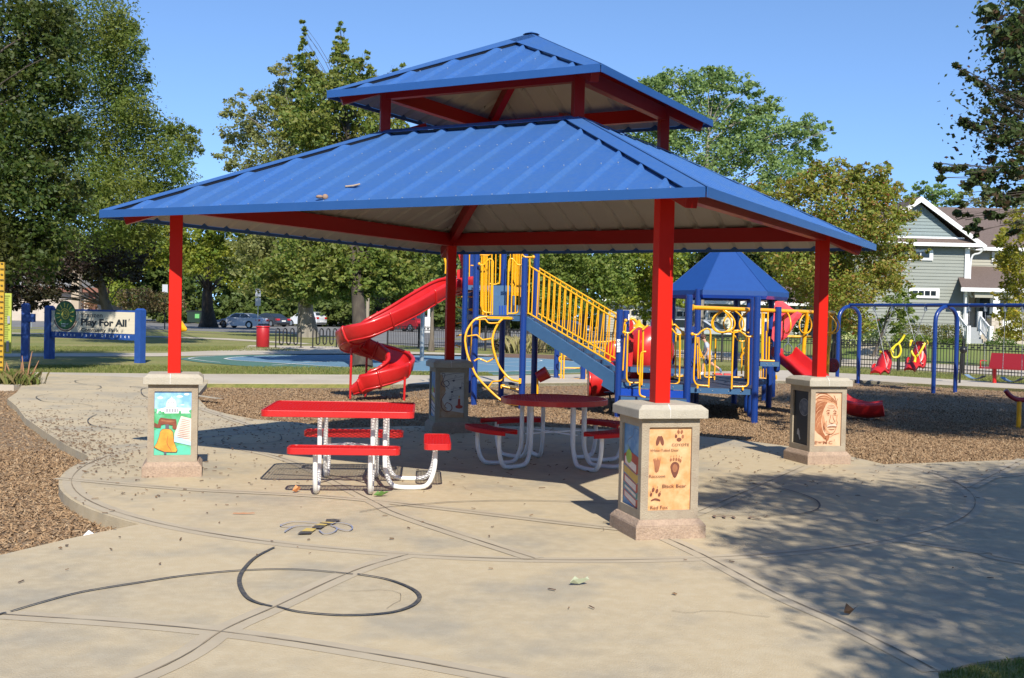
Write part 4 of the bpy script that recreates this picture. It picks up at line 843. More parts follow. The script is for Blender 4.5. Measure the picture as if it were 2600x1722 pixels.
T(Z4_([(345,970),(345,1500)]), 20.4, .019, sp=False); T(Z5_([(345,0),(335,470),(310,535),(260,562),(115,562)]), 20.4); T(Z4_([(270,830),(265,1568)]), 20.6, .013, sp=False); T(Z5_([(265,0),(255,460)]), 20.6, .013, sp=False); T(Z5_([(175,0),(165,400),(250,415),(380,415),(400,395)]), 20.9)
T(Z5_([(240,570),(240,625)]), 20.35, .02, sp=False)
# ---- front deck guards
T([(1757.7,848.5),(1771,850),(1780,842),(1792,835.5),(1799,836),(1804,845),(1802.5,900),(1799,986)], 20.15, knob=(0,)); T([(1766,852),(1764,900),(1761.5,955),(1764,970),(1772,977.5),(1798,980)], 20.15); T([(1771,979),(1771,986)], 20.1, .02, sp=False)
T([(1911.6,854),(1898,855),(1887,847),(1877,840.5),(1868,840),(1863,846),(1860,900),(1857.4,988)], 19.98, knob=(0,)); T([(1901.5,858),(1900.5,900),(1899.6,967),(1897,977.7),(1890,981.7),(1860.8,981.5)], 19.98); T([(1886,983),(1886,991)], 19.95, .02, sp=False)
for u0, u1, Y in ((1770,1772.5,20.5),(1774,1778,20.9),(1893,1891,20.4),(1897,1895,20.3)): T([(u0,856),(u1,962)], Y, .013, sp=False)
for L, Y in (([(1786,905),(1790,940),(1789,955),(1796,958),(1814,958)],22.4), ([(1817,860),(1816,900),(1814,965)],22.3), ([(1885,955),(1880,958),(1862,958)],22.3), ([(1884,870),(1883,950)],22.3), ([(1865,852),(1874,864),(1885,867),(1893,864),(1896,856)],22.4)): T(L, Y, .015)
for sgn, u0 in ((1,1772),(-1,1891)):
    for k in range(7): T([(u0+sgn*k*1.0,882+k*2),(u0+sgn*(6+k),890+k*2.5),(u0+sgn*(2+k),897+k*2)], 21.0+.08*k, .011, 'chain_climber')
# ---- side barrier towards the second tower
for L in ([(525,370),(520,1215)],[(560,380),(545,700),(540,1230)],[(650,800),(640,1215)],[(600,700),(595,1200)]): T(Z6_(L), 21.6, .016, sp=False)
T(Z6_([(480,1222),(742,1232)]), 21.6, .02, sp=False); T(Z6_([(580,915),(690,915)]), 22.6, .016, sp=False); T(Z6_([(770,1480),(778,1560)]), 23.5, .02, sp=False)
for x in (500, 545, 600, 650): T(Z6_([(x,1370),(x-4,1530)]), 25.5, .013, sp=False)
T(Z6_([(470,1535),(660,1545)]), 25.5, .016, sp=False)
# ---- overhead ring ladder
bL, bR = W(1757,781,20.2), W(2118,795,24.0); b = MB(); b.tube([bL, bR], .042, YEL, 12); b.tube([bL-(bR-bL).normalized()*.02, bL+(bR-bL).normalized()*.02], .06, YEL, 12); b.build('overhead_beam', ps)
def onb(u): 
    t0, t1 = 0, 1
    for _ in range(30):
        t = (t0+t1)/2; p = bL.lerp(bR, t); uu = 1300+F_PX*((p-CAM).dot(RT))/((p-CAM).dot(fwd))
        if uu < u: t0 = t
        else: t1 = t
    return bL.lerp(bR, t)
tear = [(0,0),(.10,-.08),(.165,-.19),(.16,-.29),(.10,-.36),(0,-.385),(-.10,-.36),(-.16,-.29),(-.165,-.19),(-.10,-.08),(0,0)]
for u, ang, k in [(1833,15,1),(1839,165,1),(1864,10,1),(1902,5,.92),(1950,78,.9),(1999,102,.85),(2046,35,.95),(2100,150,1),(2112,20,1.0)]:
    p = onb(u); a = R(ang); b = MB(); b.tube(spline([p+V3(math.cos(a)*x*k*1.2, math.sin(a)*x*k*1.2, z*1.12-.02) for x, z in tear], 3), .016, YEL, 8); b.build('ring_loop', ps)
for u, ub in ((2047,2040),(2112,2102)):
    p = onb(u); b = MB(); q = W(ub, 900, p.y+.12)
    b.tube(spline([p, W(u+(2 if u < 2100 else -4), 812, p.y+.06), W((u+ub)/2, 850, p.y+.12), q], 5)+[V3(q.x-.02, q.y, -.12)], .042, YEL, 12); b.build('beam_support', ps)
# ---- hexagonal canopy roof
CC = V3(4.55, 23.4, 0); CR = 1.30; zc = 2.37; cn = MB()
hx = [V3(CC.x+CR*math.cos(R(-90+33+60*i-6)), CC.y+CR*math.sin(R(-90+33+60*i-6)), zc) for i in range(6)]; apx = V3(4.50, 23.4, 3.48)
CNP = mat('blue_canopy_plastic', (.009,.060,.25), .5, col2=(.008,.048,.21), scale=2, amt=.4, stretch=(6,6,.6))
for i in range(6):
    a, c = hx[i], hx[(i+1) % 6]; ta_, tc2 = a.lerp(apx, .93), c.lerp(apx, .93)
    cn.add([a+V3(0,0,.0), c, tc2, ta_], [(0,1,2,3)], CNP); cn.add([a-V3(0,0,.095), c-V3(0,0,.095), c, a], [(0,1,2,3)], CNP); cn.add([(a-CC)*.97+CC-V3(0,0,.09+.0), (c-CC)*.97+CC-V3(0,0,.09), (tc2-V3(0,0,.06)), (ta_-V3(0,0,.06))], [(3,2,1,0)], BLUE)
    cn.add([a-V3(0,0,.095), c-V3(0,0,.095), (c-CC)*.97+CC-V3(0,0,.09), (a-CC)*.97+CC-V3(0,0,.09)], [(3,2,1,0)], BLUE)
cn.add([h.lerp(apx, .93) for h in hx], [tuple(range(6))], CNP); co = cn.build('canopy', ps)
ri = MB()
for h in hx: ri.tube([h+V3(0,0,.004), h.lerp(apx, .93)], .010, CNP, 6)
ri.build('canopy_ridge', co)
# ---- slides: open trough swept along a path
def trough(name, path, w=.30, h=.30, m=REDP, n=5, hs=None, flare=None, th=.03, ribs=0, rim=False):
    P = spline(path, n); N = len(P); prof = []
    for i in range(9): a = math.pi*i/8; prof.append((-math.cos(a)*1.0, -math.sin(a)**.6))
    V = []
    for i, p in enumerate(P):
        t = (P[min(i+1, N-1)]-P[max(i-1, 0)]); t.z = 0 if False else t.z; tn = t.normalized(); sd = Vector((tn.y, -tn.x, 0)).normalized(); up_ = sd.cross(tn); up_ = up_ if up_.z > 0 else -up_
        k = i/(N-1); hh = h*(hs(k) if hs else 1); ww = w*(flare(k) if flare else 1)
        c = [(x*ww, (y+1)*hh) for x, y in prof]
        o_ = [(c[-1][0]+.02, c[-1][1]+.025), (c[-1][0]+.05, c[-1][1]+.01), (c[-1][0]+.05, c[-1][1]-.03)] + [(x*1.0+(th if x > 0 else -th if x < 0 else 0), z-th) for x, z in c[::-1][1:-1]] + [(c[0][0]-.05, c[0][1]-.03), (c[0][0]-.05, c[0][1]+.01), (c[0][0]-.02, c[0][1]+.025)]
        for x, z in c+o_: V.append(p+sd*x+up_*z)
    K = len(prof)+len(o_); b = MB()
    b.add(V, [(i*K+j, i*K+(j+1) % K, (i+1)*K+(j+1) % K, (i+1)*K+j) for i in range(N-1) for j in range(K)], m, True)
    for e, rev in ((0, False), (N-1, True)):
        ring = [V[e*K+j] for j in range(K)]; b.add(ring, [tuple(range(K)) if not rev else tuple(range(K))[::-1]], m)
    if rim:
        nP = len(prof); off_ = K-1
        for j_, r_ in ((0,.036),(nP-1,.036),(nP+4,.018),(K-5,.018)): b.tube([V[i*K+j_] for i in range(N)], r_, m, 7)
    o = b.build(name, ps)
    step = max(1, N//ribs) if ribs else 0
    if ribs:
        for i in range(step//2, N-1, step):
            rb = MB(); ring = [V[i*K+j] for j in range(len(prof)-1, K)]; p = P[i]+ (V[i*K+4]-P[i])*0
            t = (P[min(i+1, N-1)]-P[i-1]).normalized(); cen = sum(ring, Vector())/len(ring)
            rb.tube([q+(q-cen).normalized()*.006 for q in ring], .026 if rim else .02, m, 6); rb.build('seam_band', o)
    return o
HC = V3(-2.95, 23.75, 0); rr = .55
def hp(deg, z): return V3(HC.x+rr*math.cos(R(deg)), HC.y+rr*math.sin(R(deg)), z)
path = [V3(-1.10,25.3,2.28), V3(-1.45,24.75,2.20), V3(-1.85,24.2,1.95), V3(-2.35,23.6,1.60), hp(-95,1.24), hp(-135,1.09), hp(-180,.95), hp(-225,.84), hp(-270,.72), hp(-315,.58), hp(-360,.43), hp(-400,.30), hp(-440,.18), V3(-3.05,23.22,.10), V3(-3.27,23.25,.05)]
trough('spiral_slide', path, .26, .33, hs=lambda k: 1 if k < .9 else 1-(k-.9)*6, ribs=9, rim=True)
for u, v, zt, Y in ((889,1004,1.0,23.45),(929,960,.85,24.2),(1026,1007,.42,23.35)):
    g_ = W(u, v, Y); b = MB(); b.tube([(g_.x, Y, -.12), (g_.x+.01, Y, zt)], .026, REDP, 10); b.build('slide_support', ps)
b = MB(); hd = [W(*z1c(*p), 25.0) for p in [(300,100),(430,100),(430,720),(380,800),(310,700),(300,480),(350,440),(420,480),(360,300)]]
hd = [W(*z1c(*p), 24.95) for p in [(290,60),(440,60),(440,740),(300,730),(300,490),(400,470),(350,280)]]; b.prism(hd, V3(0,.5,0), REDP); b.build('slide_hood', ps, bevel=.02)
T([z1c(65,270),z1c(90,360),z1c(95,470),z1c(85,560)], 25.6, .03, 'slide_handle')
# straight slide to the right
trough('wave_slide', [W(1982,908,22.6), W(2000,925,22.4), W(2030,950,22.1), W(2060,978,21.8), W(2095,1010,21.5), W(2130,1038,21.3), W(2165,1051,21.15), W(2205,1058,21.0), W(2246,1054,20.9)], .27, .24, n=4, ribs=0)
b = MB(); q = W(2197,1064,21.05); b.tube([q, (q.x, q.y, -.12)], .05, BLACK, 8); b.build('slide_support', ps)
b = MB(); b.prism([W(*z6c(*p), 22.75) for p in [(750,185),(790,170),(880,230),(960,300),(1140,395),(1100,470),(1040,530),(985,620),(930,720),(870,810),(740,900),(690,830),(720,500)]], V3(.12,.05,0), mat('pink_red_plastic', (.74,.07,.09), .4, coat=.2)); b.build('slide_hood', ps, bevel=.03)
b = MB(); b.prism([W(*z6c(*p), 22.5) for p in [(850,1000),(885,1050),(880,1300),(845,1260)]], V3(.1,.3,0), REDP); b.build('slide_entry_lip', ps, bevel=.02)
b = MB(); q = W(*z6c(1770,1310), 25.0); ax = Vector((.35,-1,0)).normalized(); b.tube([q-ax*.04, q+ax*.03, q+ax*.045], [.165,.165,.14], mat('maroon_disc_plastic', (.20,.012,.018), .45), 24); 
for r_ in (.05,.085,.12): b.tube([q+ax*.05+Vector((ax.y,-ax.x,0))*r_*math.cos(2*math.pi*i/20)+V3(0,0,r_*math.sin(2*math.pi*i/20)) for i in range(20)], .006, REDP, 5, closed=True)
b.build('spinning_disc', ps)
# tunnel slide: big red hood and curling tube
b = MB(); c0 = W(1672,905,22.9); 
tp_ = spline([V3(c0.x, c0.y+.5, .95), V3(3.0,23.9,.72), V3(2.45,24.1,.50), V3(1.95,24.1,.38), V3(1.72,24.1,.34)], 5)
b.tube(tp_, [.42-.09*i/(len(tp_)-1) for i in range(len(tp_))], REDP, 20, cap=False); b.tube([tp_[-1]+V3(.03,0,0), tp_[-1], tp_[-1]+V3(-.03,0,0)], [.33,.365,.35], REDP, 20)
b.build('tube_slide', ps)
b = MB(); b.prism([W(*z3c(*p), 21.9) for p in [(1440,190),(1480,200),(1500,260),(1498,600),(1480,900),(1450,1050),(1415,1080),(1420,800),(1432,500)]], V3(.05,.5,0), REDP); b.build('slide_hood', ps, bevel=.02)
b = MB(); bc_ = W(1655,890,22.7); an_ = Vector((-.25,1,0)).normalized(); b.tube([bc_+an_*t for t in (-.30,-.28,-.22,-.10,.05,.3)], [.06,.24,.38,.46,.50,.51], REDP, 28); b.build('bubble_hood', ps)
T(Z3_([(1450,190),(1490,180),(1530,215),(1560,260),(1620,275)]), 21.6, .03, 'play_horn'); b = MB(); q = W(*z3c(1580,290), 21.4); b.lathe(q, [(.02,.12),(.05,.05),(.12,.0),(.125,-.02)], YEL, 14); b.build('play_horn', ps)
for v0, v1, u, Y, m in ((492,590,1263,20.53,WHITE),(600,690,1258,20.53,WHITE)):
    b = MB(); b.prism([W(*z3c(1243,v1), 20.52), W(*z3c(1293,v1), 20.52), W(*z3c(1297,v0), 20.52), W(*z3c(1245,v0), 20.52)], V3(0,-.006,0), WHITE)
    b.prism([W(*z3c(1248,v0+42), 20.513), W(*z3c(1290,v0+42), 20.513), W(*z3c(1290,v0+36), 20.513), W(*z3c(1248,v0+36), 20.513)], V3(0,-.003,0), BLACK) if v0 == 600 else b.text('ON', .06, BLACK, lambda a, c, o_=W(*z3c(1248,545), 20.508): V3(o_.x+a, o_.y, o_.z+c)); b.build('warning_sticker', ps)
b = MB(); b.prism([W(*z3c(1415,200), 21.72), W(*z3c(1436,200), 21.72), W(*z3c(1440,108), 21.72), W(*z3c(1418,108), 21.72)], V3(0,-.006,0), WHITE); b.build('warning_sticker', ps)
# trapeze bar with two grey grips
T(Z6_([(870,795),(1390,805)]), 25.0, .03, 'trapeze_beam', sp=False)
for x in (985, 1215):
    b = MB(); p = W(*z6c(x,810), 24.95); b.tube([p, p-V3(0,0,.14)], .02, STEEL, 6); b.tube(spline([p+V3(x_*.55, 0, z*.55-.14) for x_, z in tear], 2), .013, STEEL, 7); b.build('grip_ring', ps)
# ---- parallel play panel beyond the structure
pp_ = empty('pipe_play_station', G(1412,968,-.1), 'low yellow pipe play panel between two blue posts beyond the stairs', 'play panel')
b = MB(); q = G(1412,968,-.1); b.tube([(q.x,q.y,-.12),(q.x,q.y,1.05)], .075, BLUEP, 12); b.build('panel_post', pp_); q2_ = W(1480,960,31.2); b = MB(); b.tube([(q2_.x,q2_.y,-.12),(q2_.x,q2_.y,.62)], .075, BLUEP, 12); b.build('panel_post', pp_)
b = MB()
for L in [[(345,1110),(850,1100)],[(430,930),(870,935)],[(445,755),(580,745)],[(400,630),(385,1105)],[(440,680),(428,1105)],[(765,860),(760,1105)],[(805,880),(800,1105)],[(680,820),(760,870)],[(790,545),(1240,520)],[(360,620),(405,650)],[(915,560),(912,700)],[(1060,545),(1058,640)]]: b.tube([W(*z3c(*p), 31.3) for p in L], .022, YEL, 7)
for L in [[(400,760),(365,770),(365,820),(400,850)],[(755,1030),(720,1035),(705,1090),(750,1105)],[(400,1035),(350,1040)]]: b.tube(spline([W(*z3c(*p), 31.3) for p in L], 4), .022, YEL, 7)
b.build('pipe_frame', pp_)
b = MB(); b.ball(W(*z3c(1200,700), 30.6), .26, REDP, 8, (1,.5,1.3)); b.build('panel_ball', pp_)
# spring rider, teeter seat
sr = empty('spring_rider', G(1834,960,-.1), 'small red seat on a post behind the low deck', 'spring rider'); q = sr.location
b = MB(); A_ = W(1834,953,q.y); b.box(A_-V3(.16,0,0), (.29,.3,.13), REDP, .1, top=.9); b.box(A_+V3(.155,0,0), (.25,.3,.12), REDP, -.1, top=.9); b.build('seat', sr, bevel=.02); b = MB(); b.cyl((A_.x, A_.y, -.12), .06, A_.z+.08, BLACK, 10); b.build('spring', sr)
tt = empty('balance_seat', G(2586,1089,-.1), 'curved dark red perch on a yellow post at the right edge of the chips', 'seat'); q = tt.location
b = MB(); b.tube([(q.x,q.y,-.12),(q.x,q.y,.40)], .042, YEL, 12); b.build('seat_post', tt)
b = MB(); b.tube(spline([(q.x-.26,q.y,.60),(q.x-.17,q.y,.50),(q.x-.02,q.y,.43),(q.x+.15,q.y,.45),(q.x+.26,q.y,.55)], 4), .045, mat('maroon_plastic', (.25,.012,.03), .4, coat=.2), 10); b.build('seat', tt)
# ================================================================= SWINGS
A0, A1, A2 = V3(10.29,33.6,-.1), V3(11.86,30.07,-.1), V3(13.43,26.54,-.1); zb = 2.29; lat = V3(.405,.27,0)
sw = empty('swing_set', A1, 'long blue swing frame with round arched legs beside the fence', 'swing set')
for a in (A0, A1, A2):
    b = MB(); Rr = lat.length; L = [a-lat+V3(0,0,-.02), a-lat*1.0+V3(0,0,1.2), a-lat*1.0+V3(0,0,1.9)]; l = lat.normalized()
    L += [a+l*(-Rr*math.cos(R(t)))+V3(0,0,1.95+.41*math.sin(R(t))) for t in range(15, 180, 15)] + [a+lat+V3(0,0,1.9), a+lat+V3(0,0,1.2), a+lat+V3(0,0,-.02)]
    b.tube(L, .058, BLUEP, 12); b.build('arch_leg', sw)
b = MB(); b.tube([A0+V3(0,0,2.40), A2+V3(0,0,2.40)], .05, BLUEP, 12); b.build('top_beam', sw)
bA, bB = A0+V3(0,0,2.34), A2+V3(0,0,2.34)
def onbeam(u):
    t0, t1 = 0, 1
    for _ in range(30):
        t = (t0+t1)/2; p = bA.lerp(bB, t); uu = 1300+F_PX*((p-CAM).dot(RT))/((p-CAM).dot(fwd))
        if uu < u: t0 = t
        else: t1 = t
    return bA.lerp(bB, t)
hu = [2140+x/5.148 for x in (412,650,825,1083,1655,1865,2125,2355)]; hp_ = [onbeam(u) for u in hu]
for h in hp_: b = MB(); b.tube([h+V3(0,0,.11), h-V3(0,0,.10)], .045, STEEL, 8); b.build('hanger', sw)
CHN = mat('swing_chain_steel', (.33,.34,.36), .45, metal=.5)
def chain(mb, a, b_): mb.tube([a, b_], .007, CHN, 5); n = int((a-b_).length/.09); [mb.ball(a.lerp(b_, (i+.5)/n), .013, CHN, 3) for i in range(n)]
HAR = mat('yellow_harness_plastic', (.78,.62,.02), .4, coat=.2)
def adaptive(c, rz, tilt, label, h0, h1, up_h):
    e = empty('adaptive_swing_seat', c, label, 'swing seat', 'high-backed swing seats'); cr_, sr_ = math.cos(rz), math.sin(rz); ct_, st_ = math.cos(tilt), math.sin(tilt)
    def L(x, y, z):   # x forward (legs), y sideways, z up
        x *= .88; z *= .92; X = x*ct_+z*st_; Z = -x*st_+z*ct_; return V3(c.x+X*cr_-y*sr_, c.y+X*sr_+y*cr_, c.z+Z)
    b = MB()
    def slab(prof, w, th):   # prof list of (x,z) centreline, lofted width
        V = []; n = len(prof)
        for i, (x, z, k) in enumerate(prof):
            for y, dz in ((-w*k,.05),(-w*k*.7,0),(0,-.01),(w*k*.7,0),(w*k,.05),(w*k,-.03),(0,-th),(-w*k,-.03)): V.append((i, x, y, z, dz))
        P = []
        for i, x, y, z, dz in V:
            a = prof[max(0, i-1)]; q = prof[min(n-1, i+1)]; tx, tz = q[0]-a[0], q[1]-a[1]; l = math.hypot(tx, tz); nx_, nz_ = -tz/l, tx/l; P.append(L(x+nx_*dz*1.3, y, z+nz_*dz*1.3))
        b.add(P, [(i*8+j, i*8+(j+1) % 8, (i+1)*8+(j+1) % 8, (i+1)*8+j) for i in range(n-1) for j in range(8)], REDP, True)
        b.add(P[:8], [tuple(range(8))[::-1]], REDP); b.add(P[-8:], [tuple(range(8))], REDP)
    slab([(-.32,.82,.6),(-.28,.66,.75),(-.22,.45,1),(-.18,.25,1.05),(-.10,.10,1.1),(.05,.05,1.1),(.22,.09,1.05),(.32,.08,.9),(.42,-.02,.75),(.50,-.08,.7)][::-1], .21, .09)
    for s_ in (-1, 1): b.tube([L(-.05,s_*.22,.32), L(.06,s_*.24,.24), L(.14,s_*.23,.12)], [.03,.055,.04], REDP, 8)
    b.build('seat_shell', e)
    hb = MB()
    if up_h: 
        o = L(-.22,.1,.78); hb.tube(spline([o, o+V3(.12,-.02,.14), o+V3(.26,-.04,.24), o+V3(.33,-.05,.05), o+V3(.27,-.04,-.13), o+V3(.12,-.02,-.16), o+V3(.06,0,-.02), o+V3(.15,-.02,.15)], 4), .032, HAR, 8); hb.tube(spline([o+V3(.24,-.04,.23), o+V3(.36,-.04,.38), o+V3(.43,-.05,.52)], 4), [.035]*8+[.045], HAR, 8)
    else:
        for s_ in (-1, 1): hb.tube(spline([L(-.30,s_*.2,.80), L(-.12,s_*.22,.84), L(.02,s_*.17,.62), L(.06,s_*.08,.42), L(.07,0,.34)], 4), .033, HAR, 8)
        hb.tube(spline([L(.07,0,.36), L(.08,0,.22), L(.16,0,.16), L(.2,0,.06)], 4), .04, HAR, 8)
    for s_ in (-1, 1): hb.ball(L(-.31,s_*.17,.79), .055, HAR, 6)
    hb.build('safety_harness', e)
    cc = MB()
    for s_, h in ((1, h0), (-1, h1)): h = h-V3(0,0,.08); chain(cc, h, L(-.26,s_*.22,.72)); chain(cc, h, L(.22,s_*.24,.12))
    cc.build('chain', e)
m01 = (hp_[0]+hp_[1])/2; m23 = (hp_[2]+hp_[3])/2
adaptive(V3(m01.x-.02, m01.y, .28), R(232), R(-14), 'red high-backed swing seat with its yellow harness loop thrown up, left one', hp_[0], hp_[1], True)
adaptive(V3(m23.x+.05, m23.y, .52), R(228), R(-3), 'red high-backed swing seat with yellow harness folded down over it, nearer the middle arch', hp_[2], hp_[3], False)
BELT = mat('blue_grey_belt', (.16,.24,.34), .5)
for i, (h0, h1, lab) in enumerate(((hp_[4], hp_[5], 'pale blue belt swing just right of the middle arch'), (hp_[6], hp_[7], 'belt swing hanging in front of the red bench'))):
    c = (h0+h1)/2; e = empty('belt_swing', V3(c.x, c.y, .42), lab, 'swing', 'belt swings'); d = (h1-h0).normalized(); b = MB(); P = []
    for t in range(-4, 5): q = c+d*(t*.075); q.z = .36+.006*t*t; P.append(q)
    n_ = Vector((-d.y, d.x, 0)); V = [p+n_*s*.08+V3(0,0,z) for p in P for s, z in ((-1,0),(1,0),(1,-.012),(-1,-.012))]
    b.add(V, [(i_*4+j, i_*4+(j+1) % 4, (i_+1)*4+(j+1) % 4, (i_+1)*4+j) for i_ in range(8) for j in range(4)], BELT); b.build('belt', e)
    cc = MB(); chain(cc, h0-V3(0,0,.08), P[0]); chain(cc, h1-V3(0,0,.08), P[-1]); cc.build('chain', e)
# ================================================================= FENCE
FB = mat('black_fence_metal', (.014,.014,.016), .45)
fl = [V3(-6.5,57.4), V3(-1.3,54), V3(12.9,43.2), V3(16.1,39.2), V3(24,29)]
fe = empty('iron_fence', fl[1], 'long black metal picket fence along the side road', 'fence')
b = MB(); rail = MB()
for a, c in zip(fl[:-1], fl[1:]):
    d = c-a; n = max(1, int(d.length/.115))
    for z in (1.06,.90,.17): rail.beam(a+V3(0,0,z), c+V3(0,0,z), .03, .032, FB)
    for i in range(n):
        p = a.lerp(c, (i+.5)/n); b.box((p.x, p.y, .57), (.019,.019,1.1), FB)
        if i % 2 == 0: b.box((p.x+d.x/n*.5, p.y+d.y/n*.5, .98), (.07,.02,.07), FB)
b.build('pickets', fe); rail.build('rails', fe)
for a, c in zip(fl[:-1], fl[1:]):
    d = c-a; n = max(1, round(d.length/2.4))
    for i in range(n): p = a.lerp(c, i/n); m = MB(); m.box((p.x, p.y, .58), (.075,.075,1.22), FB); m.box((p.x,p.y,1.20),(.1,.1,.03),FB); m.build('fence_post', fe)
# ================================================================= VEHICLES
GLS = mat('car_window_glass', (.02,.028,.032), .08, spec=.9); RIMM = mat('alloy_rim', (.45,.46,.47), .3, metal=.8); TLR = mat('tail_lamp_red', (.5,.01,.01), .25, coat=.5); HLW = mat('head_lamp', (.75,.78,.8), .15); PLT = mat('number_plate', (.75,.75,.72), .4); TRM = mat('black_car_trim', (.02,.02,.02), .5)
def car(name, loc, rz, paint, kind, label, group=None):
    x, y, z = loc; e = empty(name, loc, label, {'car':'car','suv':'suv','van':'minivan'}[kind], group); ca, sa = math.cos(rz), math.sin(rz)
    def L(a, b_, c): return V3(x+a*ca-b_*sa, y+a*sa+b_*ca, z+c)
    if kind == 'car': Lh, Wd, H = 2.40, .90, 1.43; body = [(-2.4,.45),(-2.38,.80),(-2.25,.95),(-1.65,1.0),(-1.6,.99),(.85,.94),(1.6,.84),(2.2,.70),(2.38,.55),(2.40,.32),(2.3,.20),(-2.3,.22)]; cab = [(-1.85,.97),(-1.05,1.36),(-.6,1.43),(.1,1.43),(.55,1.33),(1.25,.90)]; wx = (-1.42, 1.45); wr = .33
    elif kind == 'suv': Lh, Wd, H = 2.25, .92, 1.68; body = [(-2.25,.5),(-2.25,1.0),(-2.1,1.12),(.8,1.08),(1.6,1.0),(2.1,.86),(2.25,.65),(2.25,.38),(2.1,.25),(-2.15,.28)]; cab = [(-2.15,1.1),(-1.85,1.55),(-1.4,1.66),(.0,1.68),(.45,1.58),(1.2,1.06)]; wx = (-1.32,1.35); wr = .37
    else: Lh, Wd, H = 2.55, .97, 1.78; body = [(-2.5,.45),(-2.5,1.05),(-2.4,1.12),(1.1,1.08),(1.9,.95),(2.35,.78),(2.5,.6),(2.5,.32),(2.3,.22),(-2.4,.25)]; cab = [(-2.42,1.1),(-2.2,1.62),(-1.9,1.76),(.1,1.78),(.65,1.65),(1.7,1.04)]; wx = (-1.5,1.55); wr = .36
    b = MB()
    def sec(prof, ws, m):
        n = len(prof); V = []
        for k, (w, dz) in enumerate(ws):
            for (a, c) in prof: V.append(L(a*(1-(abs(k-(len(ws)-1)/2)/((len(ws)-1)/2))*.025), w, c))
        K = len(ws); Fs = [(k*n+i, k*n+(i+1) % n, (k+1)*n+(i+1) % n, (k+1)*n+i) for k in range(K-1) for i in range(n)]
        return V, Fs, n, K
    V, Fs, n, K = sec(body, [(-Wd,0),(-Wd*.97,0),(0,0),(Wd*.97,0),(Wd,0)], paint); b.add(V, Fs, paint); b.add(V[:n], [tuple(range(n))[::-1]], paint); b.add(V[-n:], [tuple(range(n))], paint)
    # cabin: narrower at the top, paint roof and pillars, dark glass set on it
    cz0 = cab[0][1]; ctop = max(c for _, c in cab); Vc = []; nc = len(cab)
    for sgn in (-1, 1):
        for a, c in cab: k = (c-cz0)/(ctop-cz0); Vc.append(L(a, sgn*(Wd*.95-(Wd*.19)*max(0, k)), c-.02))
    b.add(Vc, [(i, i+1, nc+i+1, nc+i) for i in range(nc-1)], paint); b.add(Vc[:nc], [tuple(range(nc))[::-1]], paint); b.add(Vc[nc:], [tuple(range(nc))], paint)
    for w_ in wx:
        for sgn in (-1, 1): b.add([L(w_+.42*math.cos(R(t)), sgn*(Wd+.004), .30+.42*math.sin(R(t))) for t in range(-10, 191, 20)], [tuple(range(11)) if sgn < 0 else tuple(range(11))[::-1]], TRM)
    bo = b.build('body', e)
    g = MB()
    def cabpt(a, c, sgn, o=.008): k = (c-cz0)/(ctop-cz0); return L(a, sgn*(Wd*.95-(Wd*.19)*max(0, k)+o), c-.02)
    # side glass inset polygon
    cx_ = sum(a for a, _ in cab)/nc; inner = []
    lo = cz0+.05; hi = ctop-.07
    def xat(c, front):
        pts = cab if not front else cab[::-1]
        for (a0, c0), (a1, c1) in zip(pts[:-1], pts[1:]):
            if c0 <= c <= c1: return a0+(a1-a0)*(c-c0)/(c1-c0)
        return pts[0][0]
    xb0, xb1, xf0, xf1 = xat(lo, False)+.18, xat(hi, False)+.12, xat(lo, True)-.14, xat(hi, True)-.10
    mid = (xb1+xf1)/2-.05
    for sgn in (-1, 1):
        for A_, B_, C_, D_ in ((xb0, mid-.04, mid-.04, xb1), (mid+.04, xf0, xf1, mid+.04)):
            q = [cabpt(A_, lo, sgn), cabpt(B_, lo, sgn), cabpt(C_, hi, sgn), cabpt(D_, hi, sgn)]; g.add(q if sgn < 0 else q[::-1], [(0,1,2,3)], GLS)
    def cross(a0, c0, a1, c1, o):
        q = []
        for (a, c), s_ in (((a0,c0),-1),((a0,c0),1),((a1,c1),1),((a1,c1),-1)):
            k = (c-cz0)/(ctop-cz0); q.append(L(a+o, s_*(Wd*.95-(Wd*.19)*max(0, k)-.07), c-.01))
        return q
    (a0, c0), (a1, c1) = cab[0], cab[1]; g.add(cross(a0+.06, c0+.04, a1-.02, c1-.0, -.012), [(0,3,2,1)], GLS)
    (a0, c0), (a1, c1) = cab[-1], cab[-2]; g.add(cross(a0-.05, c0+.04, a1+.02, c1-.02, .014), [(0,1,2,3)], GLS)
    g.build('windows', bo)
    for w_ in wx:
        for sgn in (-1, 1):
            t = MB(); A_, B_ = L(w_, sgn*(Wd-.20), wr), L(w_, sgn*(Wd+.012), wr); t.tube([A_, B_], wr, RUBBER, 18); wo_ = t.build('wheel', e)
            t = MB(); t.tube([L(w_, sgn*(Wd+.010), wr), L(w_, sgn*(Wd+.018), wr)], wr*.66, RIMM, 14); 
            for k in range(5): an = 2*math.pi*k/5; t.beam(L(w_, sgn*(Wd+.02), wr), L(w_+wr*.6*math.cos(an), sgn*(Wd+.02), wr+wr*.6*math.sin(an)), .05, .006, TRM, up=(ca*0+sa, -ca, 0)) if False else None
            t.build('rim', wo_)
    for sgn in (-1, 1):
        t = MB(); zt_ = .78 if kind == 'car' else .98; t.hexa([L(-Lh-.012,sgn*Wd*.55,zt_-.10), L(-Lh-.012,sgn*Wd*.98,zt_-.10), L(-Lh+.22,sgn*(Wd+.006),zt_-.10), L(-Lh+.22,sgn*Wd*.6,zt_-.10), L(-Lh+.0,sgn*Wd*.55,zt_+.08), L(-Lh+.0,sgn*Wd*.98,zt_+.08), L(-Lh+.26,sgn*(Wd+.006),zt_+.08), L(-Lh+.26,sgn*Wd*.6,zt_+.08)], TLR); t.build('tail_lamp', e)
